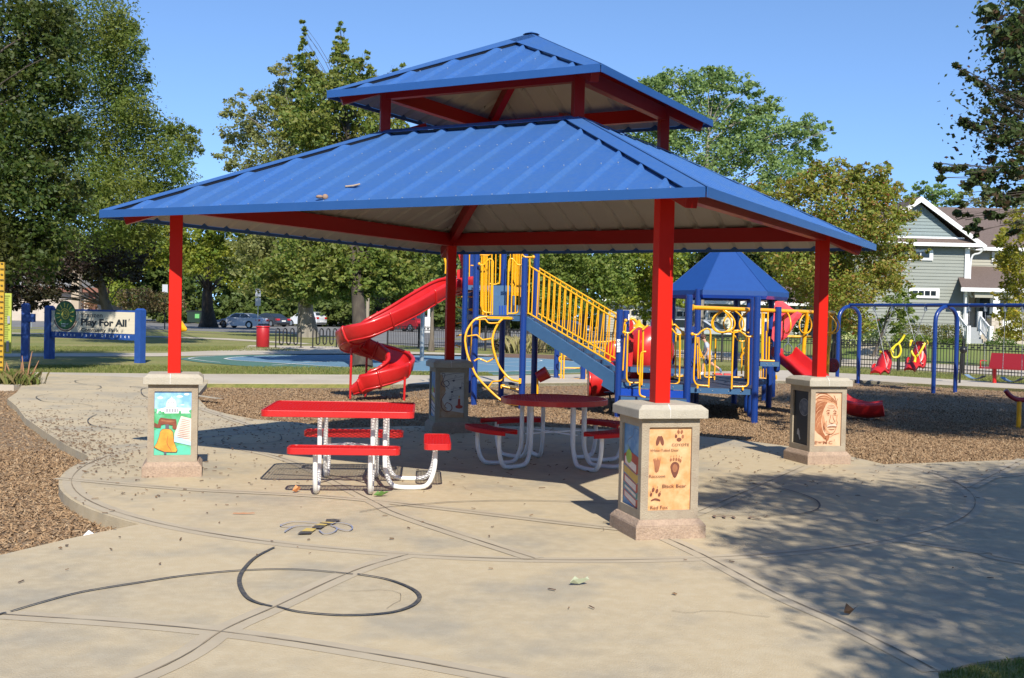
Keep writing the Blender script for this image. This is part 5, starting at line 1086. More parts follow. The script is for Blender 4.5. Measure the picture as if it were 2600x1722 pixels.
        t = MB(); zt_ = .62 if kind == 'car' else .76; t.hexa([L(Lh-.30,sgn*Wd*.6,zt_-.08), L(Lh-.32,sgn*(Wd+.006),zt_-.08), L(Lh-.02,sgn*Wd*.92,zt_-.10), L(Lh+.012,sgn*Wd*.5,zt_-.10), L(Lh-.34,sgn*Wd*.6,zt_+.06), L(Lh-.36,sgn*(Wd+.006),zt_+.06), L(Lh-.10,sgn*Wd*.92,zt_+.04), L(Lh-.05,sgn*Wd*.5,zt_+.04)], HLW); t.build('headlight', e)
    t = MB(); t.beam(L(-Lh-.015,-.26,.62), L(-Lh-.015,.26,.62), .012, .13, PLT); t.build('number_plate', e)
    t = MB(); t.beam(L(-Lh-.006,-Wd*.95,.40), L(-Lh-.006,Wd*.95,.40), .02, .10, TRM); t.beam(L(Lh+.006,-Wd*.7,.42), L(Lh+.006,Wd*.7,.42), .02, .16, TRM); t.build('bumper_trim', bo)
    return e
pt = lambda n, c: mat(n, c, .25, coat=.8, metal=.3)
car('parked_car', G(614,833), R(158), mat('silver_car_paint', (.50,.53,.58), .25, coat=.8), 'car', 'silver sedan parked facing left, nearest the trash can', 'cars in the far parking lot')
car('parked_car', G(684,829), R(140), pt('charcoal_car_paint', (.05,.055,.07)), 'car', 'charcoal sedan parked just behind the silver one', 'cars in the far parking lot')
car('parked_suv', G(776,829), R(152), pt('white_car_paint', (.80,.81,.82)), 'suv', 'white suv half hidden behind the thick grey tree trunk', 'cars in the far parking lot')
car('parked_car', G(905,826), R(165), pt('white_sedan_paint', (.76,.77,.78)), 'car', 'white sedan parked behind the spiral slide', 'cars in the far parking lot')
car('parked_suv', G(975,832), R(150), pt('navy_car_paint', (.015,.018,.035)), 'suv', 'black suv glimpsed just above the spiral slide bend', 'cars in the far parking lot')
car('parked_suv', G(1035,842), R(138), pt('crimson_car_paint', (.35,.01,.015)), 'suv', 'dark red suv parked right of the spiral slide', 'cars in the far parking lot')
car('parked_car', G(1300,838), R(160), pt('blue_car_paint', (.05,.11,.19)), 'car', 'dark blue car beyond the fence, seen between the tower posts', 'cars beyond the fence')
car('parked_car', G(1430,852), R(155), pt('dark_teal_paint', (.02,.035,.05)), 'car', 'dark car with red tail lamps seen through the stair railing', 'cars beyond the fence')
car('parked_minivan', G(1785,873), R(-38), pt('white_van_paint', (.72,.76,.80)), 'van', 'white minivan in front of the cream garage doors')
car('parked_car', G(2035,873), R(10), pt('black_car_paint', (.015,.016,.02)), 'car', 'black car behind the grey grip rings')
# ================================================================= BUILDINGS
SID = mat('grey_lap_siding', (.245,.262,.232), .75, col2=(.22,.24,.215), scale=2, amt=.5); SIDB = mat('tan_lap_siding', (.34,.33,.27), .75); TRIM = mat('white_house_trim', (.74,.75,.74), .55); SHG = mat('brown_shingle_roof', (.13,.095,.08), .9, col2=(.085,.062,.052), scale=9, amt=.8, stretch=(1,1,4), col3=(.19,.145,.125), scale3=14, amt3=.5)
WIN = mat('window_pane', (.015,.02,.025), .08, spec=.9); DOORC = mat('door_grey', (.10,.13,.13), .4); LIME = mat('limestone_pier', (.5,.44,.36), .85, col2=(.32,.27,.22), scale=4, amt=.8, stretch=(1,1,3), bump=.8, bscale=8); GARC = mat('cream_garage_door', (.64,.60,.50), .6)
HY = 63.0; HZ = .73
hs = empty('grey_house', W(2380, 869, HY), 'grey two-storey house with white trim, brown roof and front porch', 'house')
def hx_(u, Y=HY): return W(u, 800, Y).x
def hz_(u, v, Y=HY): return W(u, v, Y).z
xL, xR = hx_(2161), hx_(2450); zE = hz_(2400, 622); zP = hz_(2326, 508); xP = (xL+xR)/2; xP = hx_(2323)
b = MB()
def siding(mb, x0, x1, z0, z1, Y, m, course=.19, axis='x'):
    z = z0
    while z < z1-.01:
        zt_ = min(z+course, z1); 
        if axis == 'x': mb.add([(x0,Y-.03,z),(x1,Y-.03,z),(x1,Y,zt_),(x0,Y,zt_)], [(0,1,2,3)], m); mb.add([(x0,Y,z),(x1,Y,z),(x1,Y-.03,z),(x0,Y-.03,z)], [(0,1,2,3)], m)
        else: mb.add([(Y+.03,x0,z),(Y+.03,x1,z),(Y,x1,zt_),(Y,x0,zt_)], [(0,1,2,3)], m); mb.add([(Y,x0,z),(Y,x1,z),(Y+.03,x1,z),(Y+.03,x0,z)], [(0,1,2,3)], m)
        z = zt_
siding(b, xL, xR, HZ-.4, zE, HY, SID); siding(b, HY, HY+1.6, HZ-.4, zE, xR, SID, axis='y'); b.box(((xL+xR)/2, HY+4.5, (zE+HZ)/2-.1), (xR-xL-.1, 8.8, zE-HZ), SID)
# gable triangle with courses
z = zE+.35
while z < zP-.25:
    k0 = (zP-.12-z)/(zP-zE); k1 = (zP-.12-z-.19)/(zP-zE); w0, w1 = (xR-xP)*max(0,k0), (xR-xP)*max(0,k1)
    b.add([(xP-w0,HY-.05,z),(xP+w0,HY-.05,z),(xP+w1,HY-.02,z+.19),(xP-w1,HY-.02,z+.19)], [(0,1,2,3)], mat('grey_shake_siding', (.22,.27,.27), .8, col2=(.18,.22,.22), scale=12, amt=.6)); z += .19
w2 = MB(); w2.prism([(xP,HY+.0,zP-.1),(xL,HY,zE),(xR,HY,zE)], V3(0,5,0), SID); w2.build('gable_wall', hs)
b.build('wall', hs)
xW = hx_(2700); Y2 = HY+1.6
b = MB(); siding(b, xR, xW, HZ-.2, zE+.0, Y2, SIDB); b.box(((xR+xW)/2, Y2+4, (zE+HZ)/2), (xW-xR, 7.9, zE-HZ), SIDB); b.build('wall', hs)
b = MB(); oh = .45; xo = hx_(2491)
dx, dz = (xo-xP), (zP+.15-(zE-.05))
for s_ in (-1, 1): b.prism([V3(xP, HY-oh, zP+.18), V3(xP+s_*dx, HY-oh, zE-.0), V3(xP+s_*dx, HY+7, zE-.0), V3(xP, HY+7, zP+.18)], V3(0,0,-.14), SHG)
zr_ = hz_(2500, 528, HY+6); b.prism([V3(xP, Y2-.5, zE+.02), V3(xW, Y2-.5, zE+.02), V3(xW, HY+6, zr_), V3(xP+1, HY+6, zr_)], V3(0,0,-.12), SHG)
b.prism([V3(xL-.3, HY-.45, zE+.06), V3(xR+.1, HY-.45, zE+.06), V3(xR+.1, HY-.03, zE+.36), V3(xL-.3, HY-.03, zE+.36)], V3(0,0,-.06), SHG)
b.build('roof', hs)
b = MB()
for s_ in (-1, 1): b.beam(V3(xP, HY-oh-.02, zP+.10), V3(xP+s_*dx, HY-oh-.02, zE-.09), .06, .30, TRIM, up=(0,1,0)) if False else b.prism([V3(xP, HY-oh-.06, zP+.16), V3(xP+s_*dx, HY-oh-.06, zE-.02), V3(xP+s_*dx, HY-oh-.06, zE-.30), V3(xP, HY-oh-.06, zP-.16)], V3(0,.05,0), TRIM)
b.box(((xL+xR)/2+.15, HY-.50, zE-.02), (xR-xL+.9, .14, .20), TRIM); b.box(((xR+xW)/2, Y2-.55, zE-.10), (xW-xR, .14, .20), TRIM); b.box((xR+.0, HY-.06, (zE+HZ)/2), (.26,.10,zE-HZ-.3), TRIM); b.box(((xL+xR)/2, HY-.08, zE+.39), (xR-xL-.4, .05, .10), TRIM)
b.tube(spline([V3(xR+.75,HY-.45,zE-.2), V3(xR+.6,HY-.3,zE-.45), V3(xR+.22,HY-.1,zE-.75), V3(xR+.2,HY-.1,zE-2.6), V3(xR+.35,HY-.15,zE-2.95)], 4), .06, TRIM, 8); b.build('gutter_trim', hs)
def window(u0, u1, v0, v1, Y, panes, parent):
    x0, x1 = hx_(u0, Y), hx_(u1, Y); z0, z1 = hz_((u0+u1)/2, v1, Y), hz_((u0+u1)/2, v0, Y); f = MB(); f.box(((x0+x1)/2, Y-.06, (z0+z1)/2), (x1-x0, .10, z1-z0), TRIM); fo = f.build('window', parent)
    p = MB(); w = (x1-x0-.36)
    for k in range(panes): a = x0+.18+w*k/panes+.03; c = x0+.18+w*(k+1)/panes-.03; p.box(((a+c)/2, Y-.115, (z0+z1)/2), (c-a, .02, z1-z0-.30), WIN)
    p.build('pane', fo)
window(2305,2382,732,757,HY,4,hs); window(2300,2363,634,661,HY,2,hs); window(2512,2562,639,667,Y2,3,hs)
# porch
xp0, xp1 = hx_(2438,HY-1.2), hx_(2640,HY-1.2); zpr = hz_(2500,731,HY-1.2); b = MB()
b.prism([V3(xp0,HY-1.3,zpr), V3(xp1,HY-1.3,zpr), V3(xp1,Y2,zpr+1.35), V3(xp0+.7,Y2,zpr+1.35)], V3(0,0,-.12), SHG); pr = b.build('porch_roof', hs)
b = MB(); b.box(((xp0+xp1)/2, HY-1.32, zpr-.12), (xp1-xp0+.1, .12, .22), TRIM); b.box(((xp0+xp1)/2+.4, HY-1.1, zpr-.38), (xp1-xp0-.8, .15, .35), SIDB); b.tube(spline([V3(xp0+.25,HY-1.25,zpr-.2), V3(xp0+.4,HY-.9,zpr-.7), V3(xp0+.4,HY-.85,HZ)], 3), .06, TRIM, 8); b.build('porch_trim', hs)
zpf = hz_(2480,843,HY-1); b = MB(); b.box(((xp0+xp1)/2+.3, (HY-1+Y2)/2, zpf/2+.2), (xp1-xp0-.6, Y2-HY+1, zpf-.4), LIME); b.build('porch_floor', hs)
b = MB(); xs0, xs1 = hx_(2457,HY-2), hx_(2497,HY-2)
for k in range(6): b.box(((xs0+xs1)/2, HY-1.2-.28*(5-k)+.14, HZ-.2+(zpf-HZ+.2)*(k+.5)/6-.1), (xs1-xs0, .30, (zpf-HZ+.2)*(k+1)/6), mat('grey_steps', (.28,.30,.31), .7))
b.build('front_steps', hs)
for u in (2448, 2505):
    b = MB(); x_ = hx_(u, HY-2); P = [V3(x_, HY-2.6, HZ+.85), V3(x_, HY-1.1, zpf+.95)]; b.beam(P[0], P[1], .07, .09, TRIM); b.beam(P[0]-V3(0,0,.75), P[1]-V3(0,0,.75), .05, .07, TRIM)
    for k in range(8): q = P[0].lerp(P[1], (k+.5)/8); b.box((q.x, q.y, q.z-.36), (.04,.06,.72), TRIM)
    for q, h in ((P[0], 1.2), (P[1], 1.3)): b.box((q.x, q.y, q.z-.45), (.2,.2,h), TRIM)
    b.build('step_railing', hs)
b = MB(); x0, x1 = hx_(2483,Y2), hx_(2512,Y2); b.box(((x0+x1)/2, Y2-.05, zpf+1.15), (x1-x0+.35, .08, 2.4), DOORC); do = b.build('front_door', hs); b = MB(); b.box(((x0+x1)/2, Y2-.10, zpf+1.2), (x1-x0-.12, .03, 1.95), WIN); b.build('door_glass', do)
b = MB(); x0, x1 = hx_(2516,HY-1.1), hx_(2539,HY-1.1); zc_ = hz_(2530,806,HY-1.1); b.box(((x0+x1)/2, HY-1.0, (zc_+HZ-.3)/2), (x1-x0+.1, .7, zc_-HZ+.3), LIME); pi_ = b.build('stone_pier', hs); b = MB(); b.box(((x0+x1)/2, HY-1.0, (zc_+zpr)/2-.1), (x1-x0-.1, .45, zpr-zc_-.2), TRIM, top=.85); b.box(((x0+x1)/2, HY-1.0, zc_+.05), (x1-x0+.1, .65, .1), TRIM); b.build('porch_column', hs)
b = MB(); x0 = x1+.05; x1 = hx_(2630,HY-1.1)
for z in (zc_-.1, zc_-.85): b.box(((x0+x1)/2, HY-1.0, z), (x1-x0, .06, .08), TRIM)
for k in range(16): b.box((x0+(x1-x0)*(k+.5)/16, HY-1.0, zc_-.47), (.06,.05,.7), TRIM)
b.build('porch_railing', hs)
# garage wing
GY = 82.0; gh = empty('garage_house', W(1800, 876, GY), 'low cream garage building with several doors behind the canopy tower', 'house')
x0, x1 = hx_(1540,GY), hx_(2075,GY); ze = hz_(1800,768,GY); b = MB(); siding(b, x0, x1, -.1, ze, GY, SIDB); siding(b, hx_(1985,GY), x1, -.1, ze, GY-.04, SID); b.box(((x0+x1)/2, GY+4, ze/2), (x1-x0, 7.9, ze), SIDB); b.build('wall', gh)
b = MB(); b.prism([V3(x0-.4,GY-.6,ze+.05), V3(x1+.4,GY-.6,ze+.05), V3(x1-.5,GY+4,ze+2.2), V3(x0+.5,GY+4,ze+2.2)], V3(0,0,-.12), SHG); b.build('roof', gh)
b = MB(); b.box(((x0+x1)/2, GY-.62, ze), (x1-x0+.8, .12, .24), TRIM); b.box(((x0+x1)/2, GY-.1, ze-.45), (x1-x0, .08, .18), TRIM)
for u in (1794, 1912, 2022): b.box((hx_(u,GY), GY-.10, ze/2), (.22,.1,ze), TRIM)
b.build('gutter_trim', gh)
for u0, u1 in ((1716,1786),(1600,1704),(1800,1905),(1918,1978)):
    a, c = hx_(u0,GY), hx_(u1,GY); zt_ = hz_(1800,785,GY); d = MB()
    for k in range(4): d.box(((a+c)/2, GY-.07-.004*k*0, zt_*(k+.5)/4), (c-a, .06, zt_/4-.02), GARC)
    do = d.build('garage_door', gh); d = MB(); n = max(4, int((c-a)/.55))
    for k in range(n):
        if k % 4 != 3 or True: d.box((a+(c-a)*(k+.5)/n, GY-.105, zt_*.84), ((c-a)/n*.8, .02, .34), WIN)
    d.build('pane', do)
# pale chapel-like building at the far left, house glimpses
CY = 120.0; ch = empty('pale_building', W(180, 790, CY), 'low pale building with brick edging and a tall cream chimney, behind the left trees', 'building')
CRM = mat('pale_wall', (.50,.43,.35), .8, col2=(.40,.33,.27), scale=1, amt=.5); CHM = mat('tan_chimney', (.40,.32,.23), .85); BRK = mat('red_brown_fascia', (.22,.10,.07), .8)
b = MB(); a, c = hx_(-60,CY), hx_(238,CY); zt_ = hz_(200,742,CY); b.box(((a+c)/2, CY+5, zt_/2), (c-a, 10, zt_), CRM); b.build('wall', ch); b = MB(); b.box(((a+c)/2+.5, CY+4.6, zt_+.25), (c-a+2, 11, .5), BRK); b.box(((a+c)/2, CY+5, zt_+1.2), (c-a-6, 8, 1.6), mat('grey_roof_shingle', (.2,.2,.2), .9), top=.6); b.build('roof', ch)
b = MB(); a, c = hx_(184,CY-2), hx_(203,CY-2); zt2 = hz_(193,684,CY-2); b.box(((a+c)/2, CY-2, zt2/2), (c-a, c-a, zt2), CHM); b.build('chimney', ch); b = MB(); b.box((hx_(233,CY-.2), CY-.1, zt_/2), (.7,.3,zt_), BRK); b.build('corner_pier', ch)
# ================================================================= PARK FURNITURE
def at(u, v, z=0): return G(u, v, z)
q = at(667,883); tr = empty('trash_can', q, 'round red perforated trash can beside the bike racks', 'trash can'); h = .98
b = MB(); TRC = mat('perforated_red_bin', (.40,.012,.018), .45, col2=(.25,.01,.012), scale=60, amt=.6); b.lathe(q, [(.27,.03),(.30,.05),(.30,h-.03),(.28,h)], TRC, 24); b.build('bin_body', tr); b = MB(); b.lathe(q, [(.33,h-.02),(.34,h+.02),(.30,h+.03),(.10,h+.0)], REDP, 24); b.build('rim', tr)
for (u0, u1, vb, lab) in ((700,764,884,'black wave bike rack next to the trash can'), (794,854,883,'black wave bike rack farther from the trash can')):
    a, c = at(u0,vb), at(u1,vb-1); e = empty('bike_rack', (a+c)/2, lab, 'bike rack', 'black wave bike racks'); d = (c-a); z0_, z1_ = .22, .92; P = [a+V3(0,0,0), a+V3(0,0,z1_-.1)]
    n = 7; P = []
    for k in range(n+1):
        x_ = k/n; up_ = (k % 2 == 0)
        p = a+d*x_; lo_, hi_ = (0 if k in (0, n) else .26), .80
        r_ = d.length/n/2
        if k % 2 == 0: P += [p+V3(0,0,lo_), p+V3(0,0,hi_)] + [p+d.normalized()*(r_-r_*math.cos(R(t)))+V3(0,0,hi_+r_*math.sin(R(t))) for t in (45,90,135)]
        else: P += [p+V3(0,0,hi_), p+V3(0,0,lo_)] + ([p+d.normalized()*(r_-r_*math.cos(R(t)))+V3(0,0,lo_-r_*math.sin(R(t))) for t in (45,90,135)] if k < n else [])
    b = MB(); b.tube(P, .032, BLACK, 8); b.build('wave_tube', e)
    b = MB(); [b.box((p.x,p.y,.012), (.22,.16,.02), BLACK) for p in (a, c)]; b.build('foot_plate', e)
# poles
def pole(name, u, v, ztop, r, m, label, cat, Y=None, extra=None):
    q = at(u, v) if Y is None else W(u, v, Y); q.z = 0; e = empty(name, q, label, cat); b = MB(); b.tube([q, q+V3(0,0,ztop)], r, m, 10); b.build('pole_shaft', e)
    if extra: extra(e, q)
    return e
WOODP = mat('weathered_wood_pole', (.28,.24,.18), .9)
pole('hoop_pole', 1071, 917, 5.2, .08, STEEL, 'galvanised pole of the basketball hoop at the court', 'pole')
pole('utility_pole', 932, 850, 9, .14, WOODP, 'pale wooden utility pole behind the maple trunk', 'pole')
def signp(e, q):
    b = MB(); b.box((q.x, q.y-.04, 3.05), (.40,.02,.60), mat('grey_sign_back', (.45,.47,.5), .5)); b.box((q.x, q.y-.04, 2.35), (.40,.02,.60), mat('grey_sign_back', (.45,.47,.5), .5)); b.build('sign_plate', e)
pole('parking_sign', 654, 846, 3.3, .03, STEEL, 'thin street sign pole with two grey plates behind the trash can', 'sign', extra=signp)
pole('parking_sign', 80, 832, 3.6, .04, STEEL, 'thin sign pole in the shade left of the park sign', 'sign', extra=lambda e, q: [MB().box((q.x, q.y-.05, 3.3), (.4,.02,.8), mat('grey_sign_back', (.45,.47,.5), .5)).build('sign_plate', e)])
pole('parking_sign', 418, 836, 3.4, .05, BLACK, 'dark sign pole just left of the left front red post', 'sign', extra=lambda e, q: [MB().box((q.x, q.y-.05, 3.3), (.45,.02,.7), mat('grey_sign_back', (.45,.47,.5), .5)).build('sign_plate', e)])
q = at(1088,845); e = empty('light_standard', q, 'short white lamp standard on a square concrete base in the lot', 'lamp'); b = MB(); b.box((q.x,q.y,.7), (.75,.75,1.45), mat('painted_concrete', (.6,.6,.58), .8)); b.build('base', e); b = MB(); b.box((q.x,q.y,2.3), (.2,.2,2.0), WHITE); b.box((q.x,q.y,3.3), (.45,.45,.12), STEEL); b.build('pole_shaft', e)
q = at(505,826); e = empty('dumpster', q, 'small dark green dumpster under the trees', 'dumpster'); b = MB(); b.box((q.x,q.y,.85), (2.0,1.3,1.1), mat('dark_green_metal', (.012,.03,.018), .5), top=1.1); b.box((q.x,q.y,1.46), (2.3,1.5,.12), BLACK); b.build('bin_body', e); b = MB(); b.box((q.x,q.y-.70,.95), (.45,.02,.45), mat('green_sticker', (.12,.4,.12), .5)); b.build('sticker', e)
q = W(472, 836, 48); e = empty('play_funnel', (q.x, q.y, 0), 'yellow funnel end of a play pipe peeking out behind the left front red post', 'play equipment'); b = MB(); c0 = W(455,830,48); c1 = W(474,838,48); b.tube([c0, c1], [.30,.06], YEL, 14); b.tube([(c0.x,c0.y,0), c0], .05, YEL, 8); b.build('funnel', e)
# red bench on the right
q = at(2515,970); ba, bc = at(2512,972), at(2600,977); e = empty('park_bench', q, 'red slatted metal bench with armrests by the fence', 'bench'); d = (bc-ba).normalized(); nb_ = Vector((-d.y, d.x, 0)); BL = 2.3
BMT = mat('bench_red_mesh', (.26,.010,.014), .45, coat=.2)
b = MB(); b.prism([ba+V3(0,0,.44)-nb_*.25-d*.25, ba+d*BL+V3(0,0,.44)-nb_*.25, ba+d*BL+V3(0,0,.46)+nb_*.2, ba-d*.25+V3(0,0,.46)+nb_*.2], V3(0,0,.03), BMT); b.build('seat', e, bevel=.008); b = MB(); b.prism([ba+V3(0,0,.48)+nb_*.2-d*.1, ba+d*BL+V3(0,0,.48)+nb_*.2, ba+d*BL+V3(0,0,.92)+nb_*.38, ba-d*.1+V3(0,0,.92)+nb_*.38], nb_*.03, BMT); b.build('backrest', e, bevel=.008)
for t in (.15, 1.55):
    b = MB(); p = ba+d*t; b.tube([p, p+V3(0,0,.45)], .06, REDP, 10); b.build('leg', e)
for t in (-.2, 1.6):
    b = MB(); p = ba+d*t; b.tube(spline([p+V3(0,0,.47)-nb_*.2, p+V3(0,0,.66)-nb_*.24, p+V3(0,0,.68)-nb_*.0, p+V3(0,0,.66)+nb_*.25], 4), .018, REDP, 8); b.build('armrest', e)
b = MB()
q = W(*(2140+1570/5.148, 760+660/5.148), 33.5); e = empty('grill_post', (q.x, q.y, -.1), 'thin black post with a small round dark head beside the middle swing arch', 'post'); b.tube([W(2436,975,33.5), W(2441,897,33.5)], .035, BLACK, 8); b.build('pole_shaft', e); b = MB(); b.ball(W(2446,889,33.5), .11, BLACK, 8); b.build('round_head', e)
# small things lying on the plaza
def leafy(name, c, pts, m, label, cat, h=.02):
    e = MB(); n = len(pts); V = [V3(c.x+x*.6, c.y+y*.6, .02+h*(.3+abs(math.sin(i*1.7)))) for i, (x, y) in enumerate(pts)]; e.add(V+[V3(c.x, c.y, .022)], [(i, (i+1) % n, n) for i in range(n)], m); o = e.build(name); o['label'] = label; o['category'] = cat; return o
c = z5(1825,690); leafy('curled_leaf', c, [(-.11,-.03),(-.05,.02),(.02,.03),(.09,.035),(.11,.01),(.06,-.01),(0,-.02),(-.07,-.05)], mat('pale_green_leaf', (.35,.38,.26), .7), 'pale green curled leaf lying on the open concrete in front', 'leaf', .04)
c = z4(435,845); leafy('paper_scrap', V3(c.x,c.y), [(-.10,-.03),(-.03,.04),(.06,.05),(.11,.0),(.04,-.03)], mat('white_paper', (.75,.76,.78), .7), 'small crumpled white paper scrap on the left chips', 'litter', .05).location.z = -.10
c = z4(1180,785); leafy('wood_splinter', V3(c.x,c.y), [(-.16,-.012),(0,.012),(.16,.03),(.14,.035),(0,.025),(-.14,.0)], mat('splinter_wood', (.30,.13,.06), .8), 'long thin brown splinter on the concrete left of the bee', 'litter', .01)
c = G(600+(600)/3.947, 980+1085/3.947); leafy('orange_leaf', c, [(-.06,-.03),(-.02,.05),(.06,.06),(.05,0),(.01,-.05)], mat('orange_leaf_skin', (.62,.26,.10), .7), 'orange dry leaf beside the left foot of the picnic table', 'leaf', .05)
c = G(600+(1450)/3.947, 980+1125/3.947); leafy('green_sprig', c, [(-.12,-.05),(-.05,.01),(-.06,.05),(0,.03),(.05,.08),(.07,.04),(.13,.05),(.08,0),(.03,-.02),(-.02,-.03)], mat('green_leaf_skin', (.10,.20,.04), .7), 'small green sprig in front of the picnic table', 'leaf', .04)
c = z6(1210,1235); leafy('brown_pod', c, [(-.07,-.03),(-.03,.03),(.05,.02),(.08,-.02),(.02,-.05)], mat('pod_brown', (.12,.07,.04), .8), 'brown seed pod on the shaded concrete near the long joint', 'litter', .05)
# roof litter
for i, (p_, lab) in enumerate(((G(896,482,2.95), 'twig'), (G(810,509,2.83), 'clump'))): pass
tw = MB(); p = W(896,481,10.4); 
tw = MB(); a = V3(-1.53,10.40,2.965); tw.tube([a+V3(-.07,-.03,-.012), a, a+V3(.06,.03,.02)], .009, mat('bark_twig', (.35,.27,.2), .9), 6); tw.tube([a, a+V3(.04,.06,.02)], .006, MATS['bark_twig'], 5)
o = tw.build('fallen_twig'); o['label'] = 'short grey twig lying on the lower blue roof'; o['category'] = 'twig'
tw = MB(); a = V3(-1.82,10.26,2.84); tw.ball(a, .03, mat('dry_clump', (.3,.2,.14), .9), 5, (1.2,1,.6)); tw.ball(a+V3(.05,.02,.0), .03, MATS['dry_clump'], 5); o = tw.build('dry_leaf_clump'); o['label'] = 'small brown leaf clump lying near the front eave of the lower blue roof'; o['category'] = 'leaf'
# ================================================================= TREES
BARK = mat('grey_bark', (.16,.135,.105), .95, col2=(.08,.065,.05), scale=5, amt=.9, bump=1, bscale=14, stretch=(1,1,.25)); BARKD = mat('dark_bark', (.05,.04,.032), .95, col2=(.09,.075,.055), scale=5, amt=.7, bump=1, bscale=14, stretch=(1,1,.25)); BARKL = mat('pale_bark', (.26,.235,.195), .95, col2=(.13,.115,.095), scale=3, amt=.9, bump=1, bscale=12, stretch=(1,1,.22))
def leafmat(name, cols, c2=None, tr=.32): return mat(name, cols[0], .55, island=cols, col2=c2, scale=.55, amt=.55, trans=tr, spec=.35)
LM_DARK = leafmat('dark_green_leaves', [(0.020,0.043,0.009),(0.038,0.072,0.013),(0.064,0.102,0.017),(0.048,0.085,0.014),(0.117,0.139,0.028)], (0.075,0.064,0.016))
LM_LOC = leafmat('locust_leaves', [(0.061,0.107,0.016),(0.096,0.146,0.025),(0.141,0.184,0.033),(0.105,0.152,0.025)], (0.175,0.169,0.027))
LM_PUR = leafmat('purple_leaves', [(0.025,0.015,0.013),(0.047,0.025,0.020),(0.034,0.038,0.014),(0.060,0.038,0.029)], (0.038,0.043,0.014), .15)
LM_YG = leafmat('yellow_green_leaves', [(0.093,0.155,0.020),(0.155,0.217,0.026),(0.264,0.295,0.040),(0.124,0.186,0.024)], (0.248,0.217,0.026))
LM_SIL = leafmat('olive_grey_leaves', [(0.135,0.169,0.052),(0.189,0.216,0.075),(0.257,0.270,0.103),(0.121,0.142,0.040)], (0.216,0.196,0.057))
LM_MAP = leafmat('maple_leaves', [(0.075,0.128,0.023),(0.128,0.188,0.036),(0.188,0.232,0.045),(0.105,0.165,0.032),(0.240,0.225,0.045)], (0.195,0.173,0.038))
LM_PALE = leafmat('pale_green_leaves', [(0.123,0.203,0.062),(0.174,0.261,0.086),(0.232,0.319,0.111),(0.131,0.203,0.055)], (0.160,0.217,0.049))
LM_AUT = mat('autumn_maple_leaves', (0.195,0.234,0.039), .55, island=[(0.130,0.195,0.026),(0.195,0.247,0.039),(0.260,0.260,0.046),(0.156,0.221,0.033),(0.208,0.247,0.039),(0.312,0.195,0.046),(0.169,0.234,0.039),(0.338,0.091,0.052)], col2=(0.247,0.221,0.046), scale=.5, amt=.45, trans=.32, spec=.35)
LM_MID = leafmat('mid_green_leaves', [(0.080,0.136,0.024),(0.128,0.192,0.034),(0.176,0.240,0.041),(0.208,0.224,0.054)], (0.144,0.176,0.041))
LM_NEAR = leafmat('dark_oak_leaves', [(0.032,0.059,0.015),(0.053,0.082,0.023),(0.074,0.112,0.031),(0.045,0.068,0.019),(0.089,0.045,0.026)], None, .22)
LM_YEL = leafmat('golden_leaves', [(0.208,0.208,0.022),(0.312,0.260,0.022),(0.130,0.169,0.022),(0.390,0.286,0.033)], (0.156,0.182,0.022))
LM_WOOD = leafmat('woodland_leaves', [(0.040,0.072,0.016),(0.064,0.104,0.022),(0.096,0.136,0.027),(0.072,0.112,0.024)], (0.112,0.120,0.027), .2)
def leaves(name, C, Rr, l, m, parent=None, tau=1.35, spread=.20, asp=.55, droop=0, **kw):
    """C: clump centres, Rr: radii. Leaf quads gathered in sprays through each clump's volume."""
    allc = []
    for c, r in zip(C, Rr):
        area = math.pi*r*r; n = int(tau*1.55*area/(.5*asp*l*l*.62)); n = max(n, 60); ns = max(3, int(n/26))
        d = rng.normal(size=(ns, 3)); d /= np.linalg.norm(d, axis=1)[:, None]; rad = r*rng.uniform(.12, 1, ns)**.42
        bump = 1+.22*np.sin(d[:,0]*5+c[0]*3)*np.cos(d[:,2]*4+c[1]); sc_ = np.array(c)+d*(rad*bump)[:, None]*np.array([1,1,.82])
        k = rng.integers(0, ns, n); p = sc_[k]+rng.normal(size=(n, 3))*(spread*min(r, 1.6)*.8)*np.array([1,1,.6+droop]); allc.append(p)
    P = np.concatenate(allc); n = len(P)
    a = rng.uniform(0, 2*np.pi, n); el = rng.normal(-.15-droop*.5, .55, n); ex = np.stack([np.cos(a)*np.cos(el), np.sin(a)*np.cos(el), np.sin(el)], 1)
    t = rng.normal(size=(n, 3)); t[:, 2] *= .5; ey = np.cross(ex, t); ey /= np.linalg.norm(ey, axis=1)[:, None]+1e-9; nz = np.cross(ex, ey)
    L = l*rng.uniform(.6, 1.35, n)[:, None]; w = L*asp
    V = np.stack([P-ex*L*.5, P-ex*L*.05+ey*w*.5+nz*L*.08, P+ex*L*.5-nz*L*.05, P-ex*L*.02-ey*w*.5+nz*L*.08], 1).reshape(-1, 3)
    return npmesh(name, V, (np.arange(n)*4)[:, None]+np.array([0,1,2,3]), m, parent, **kw)
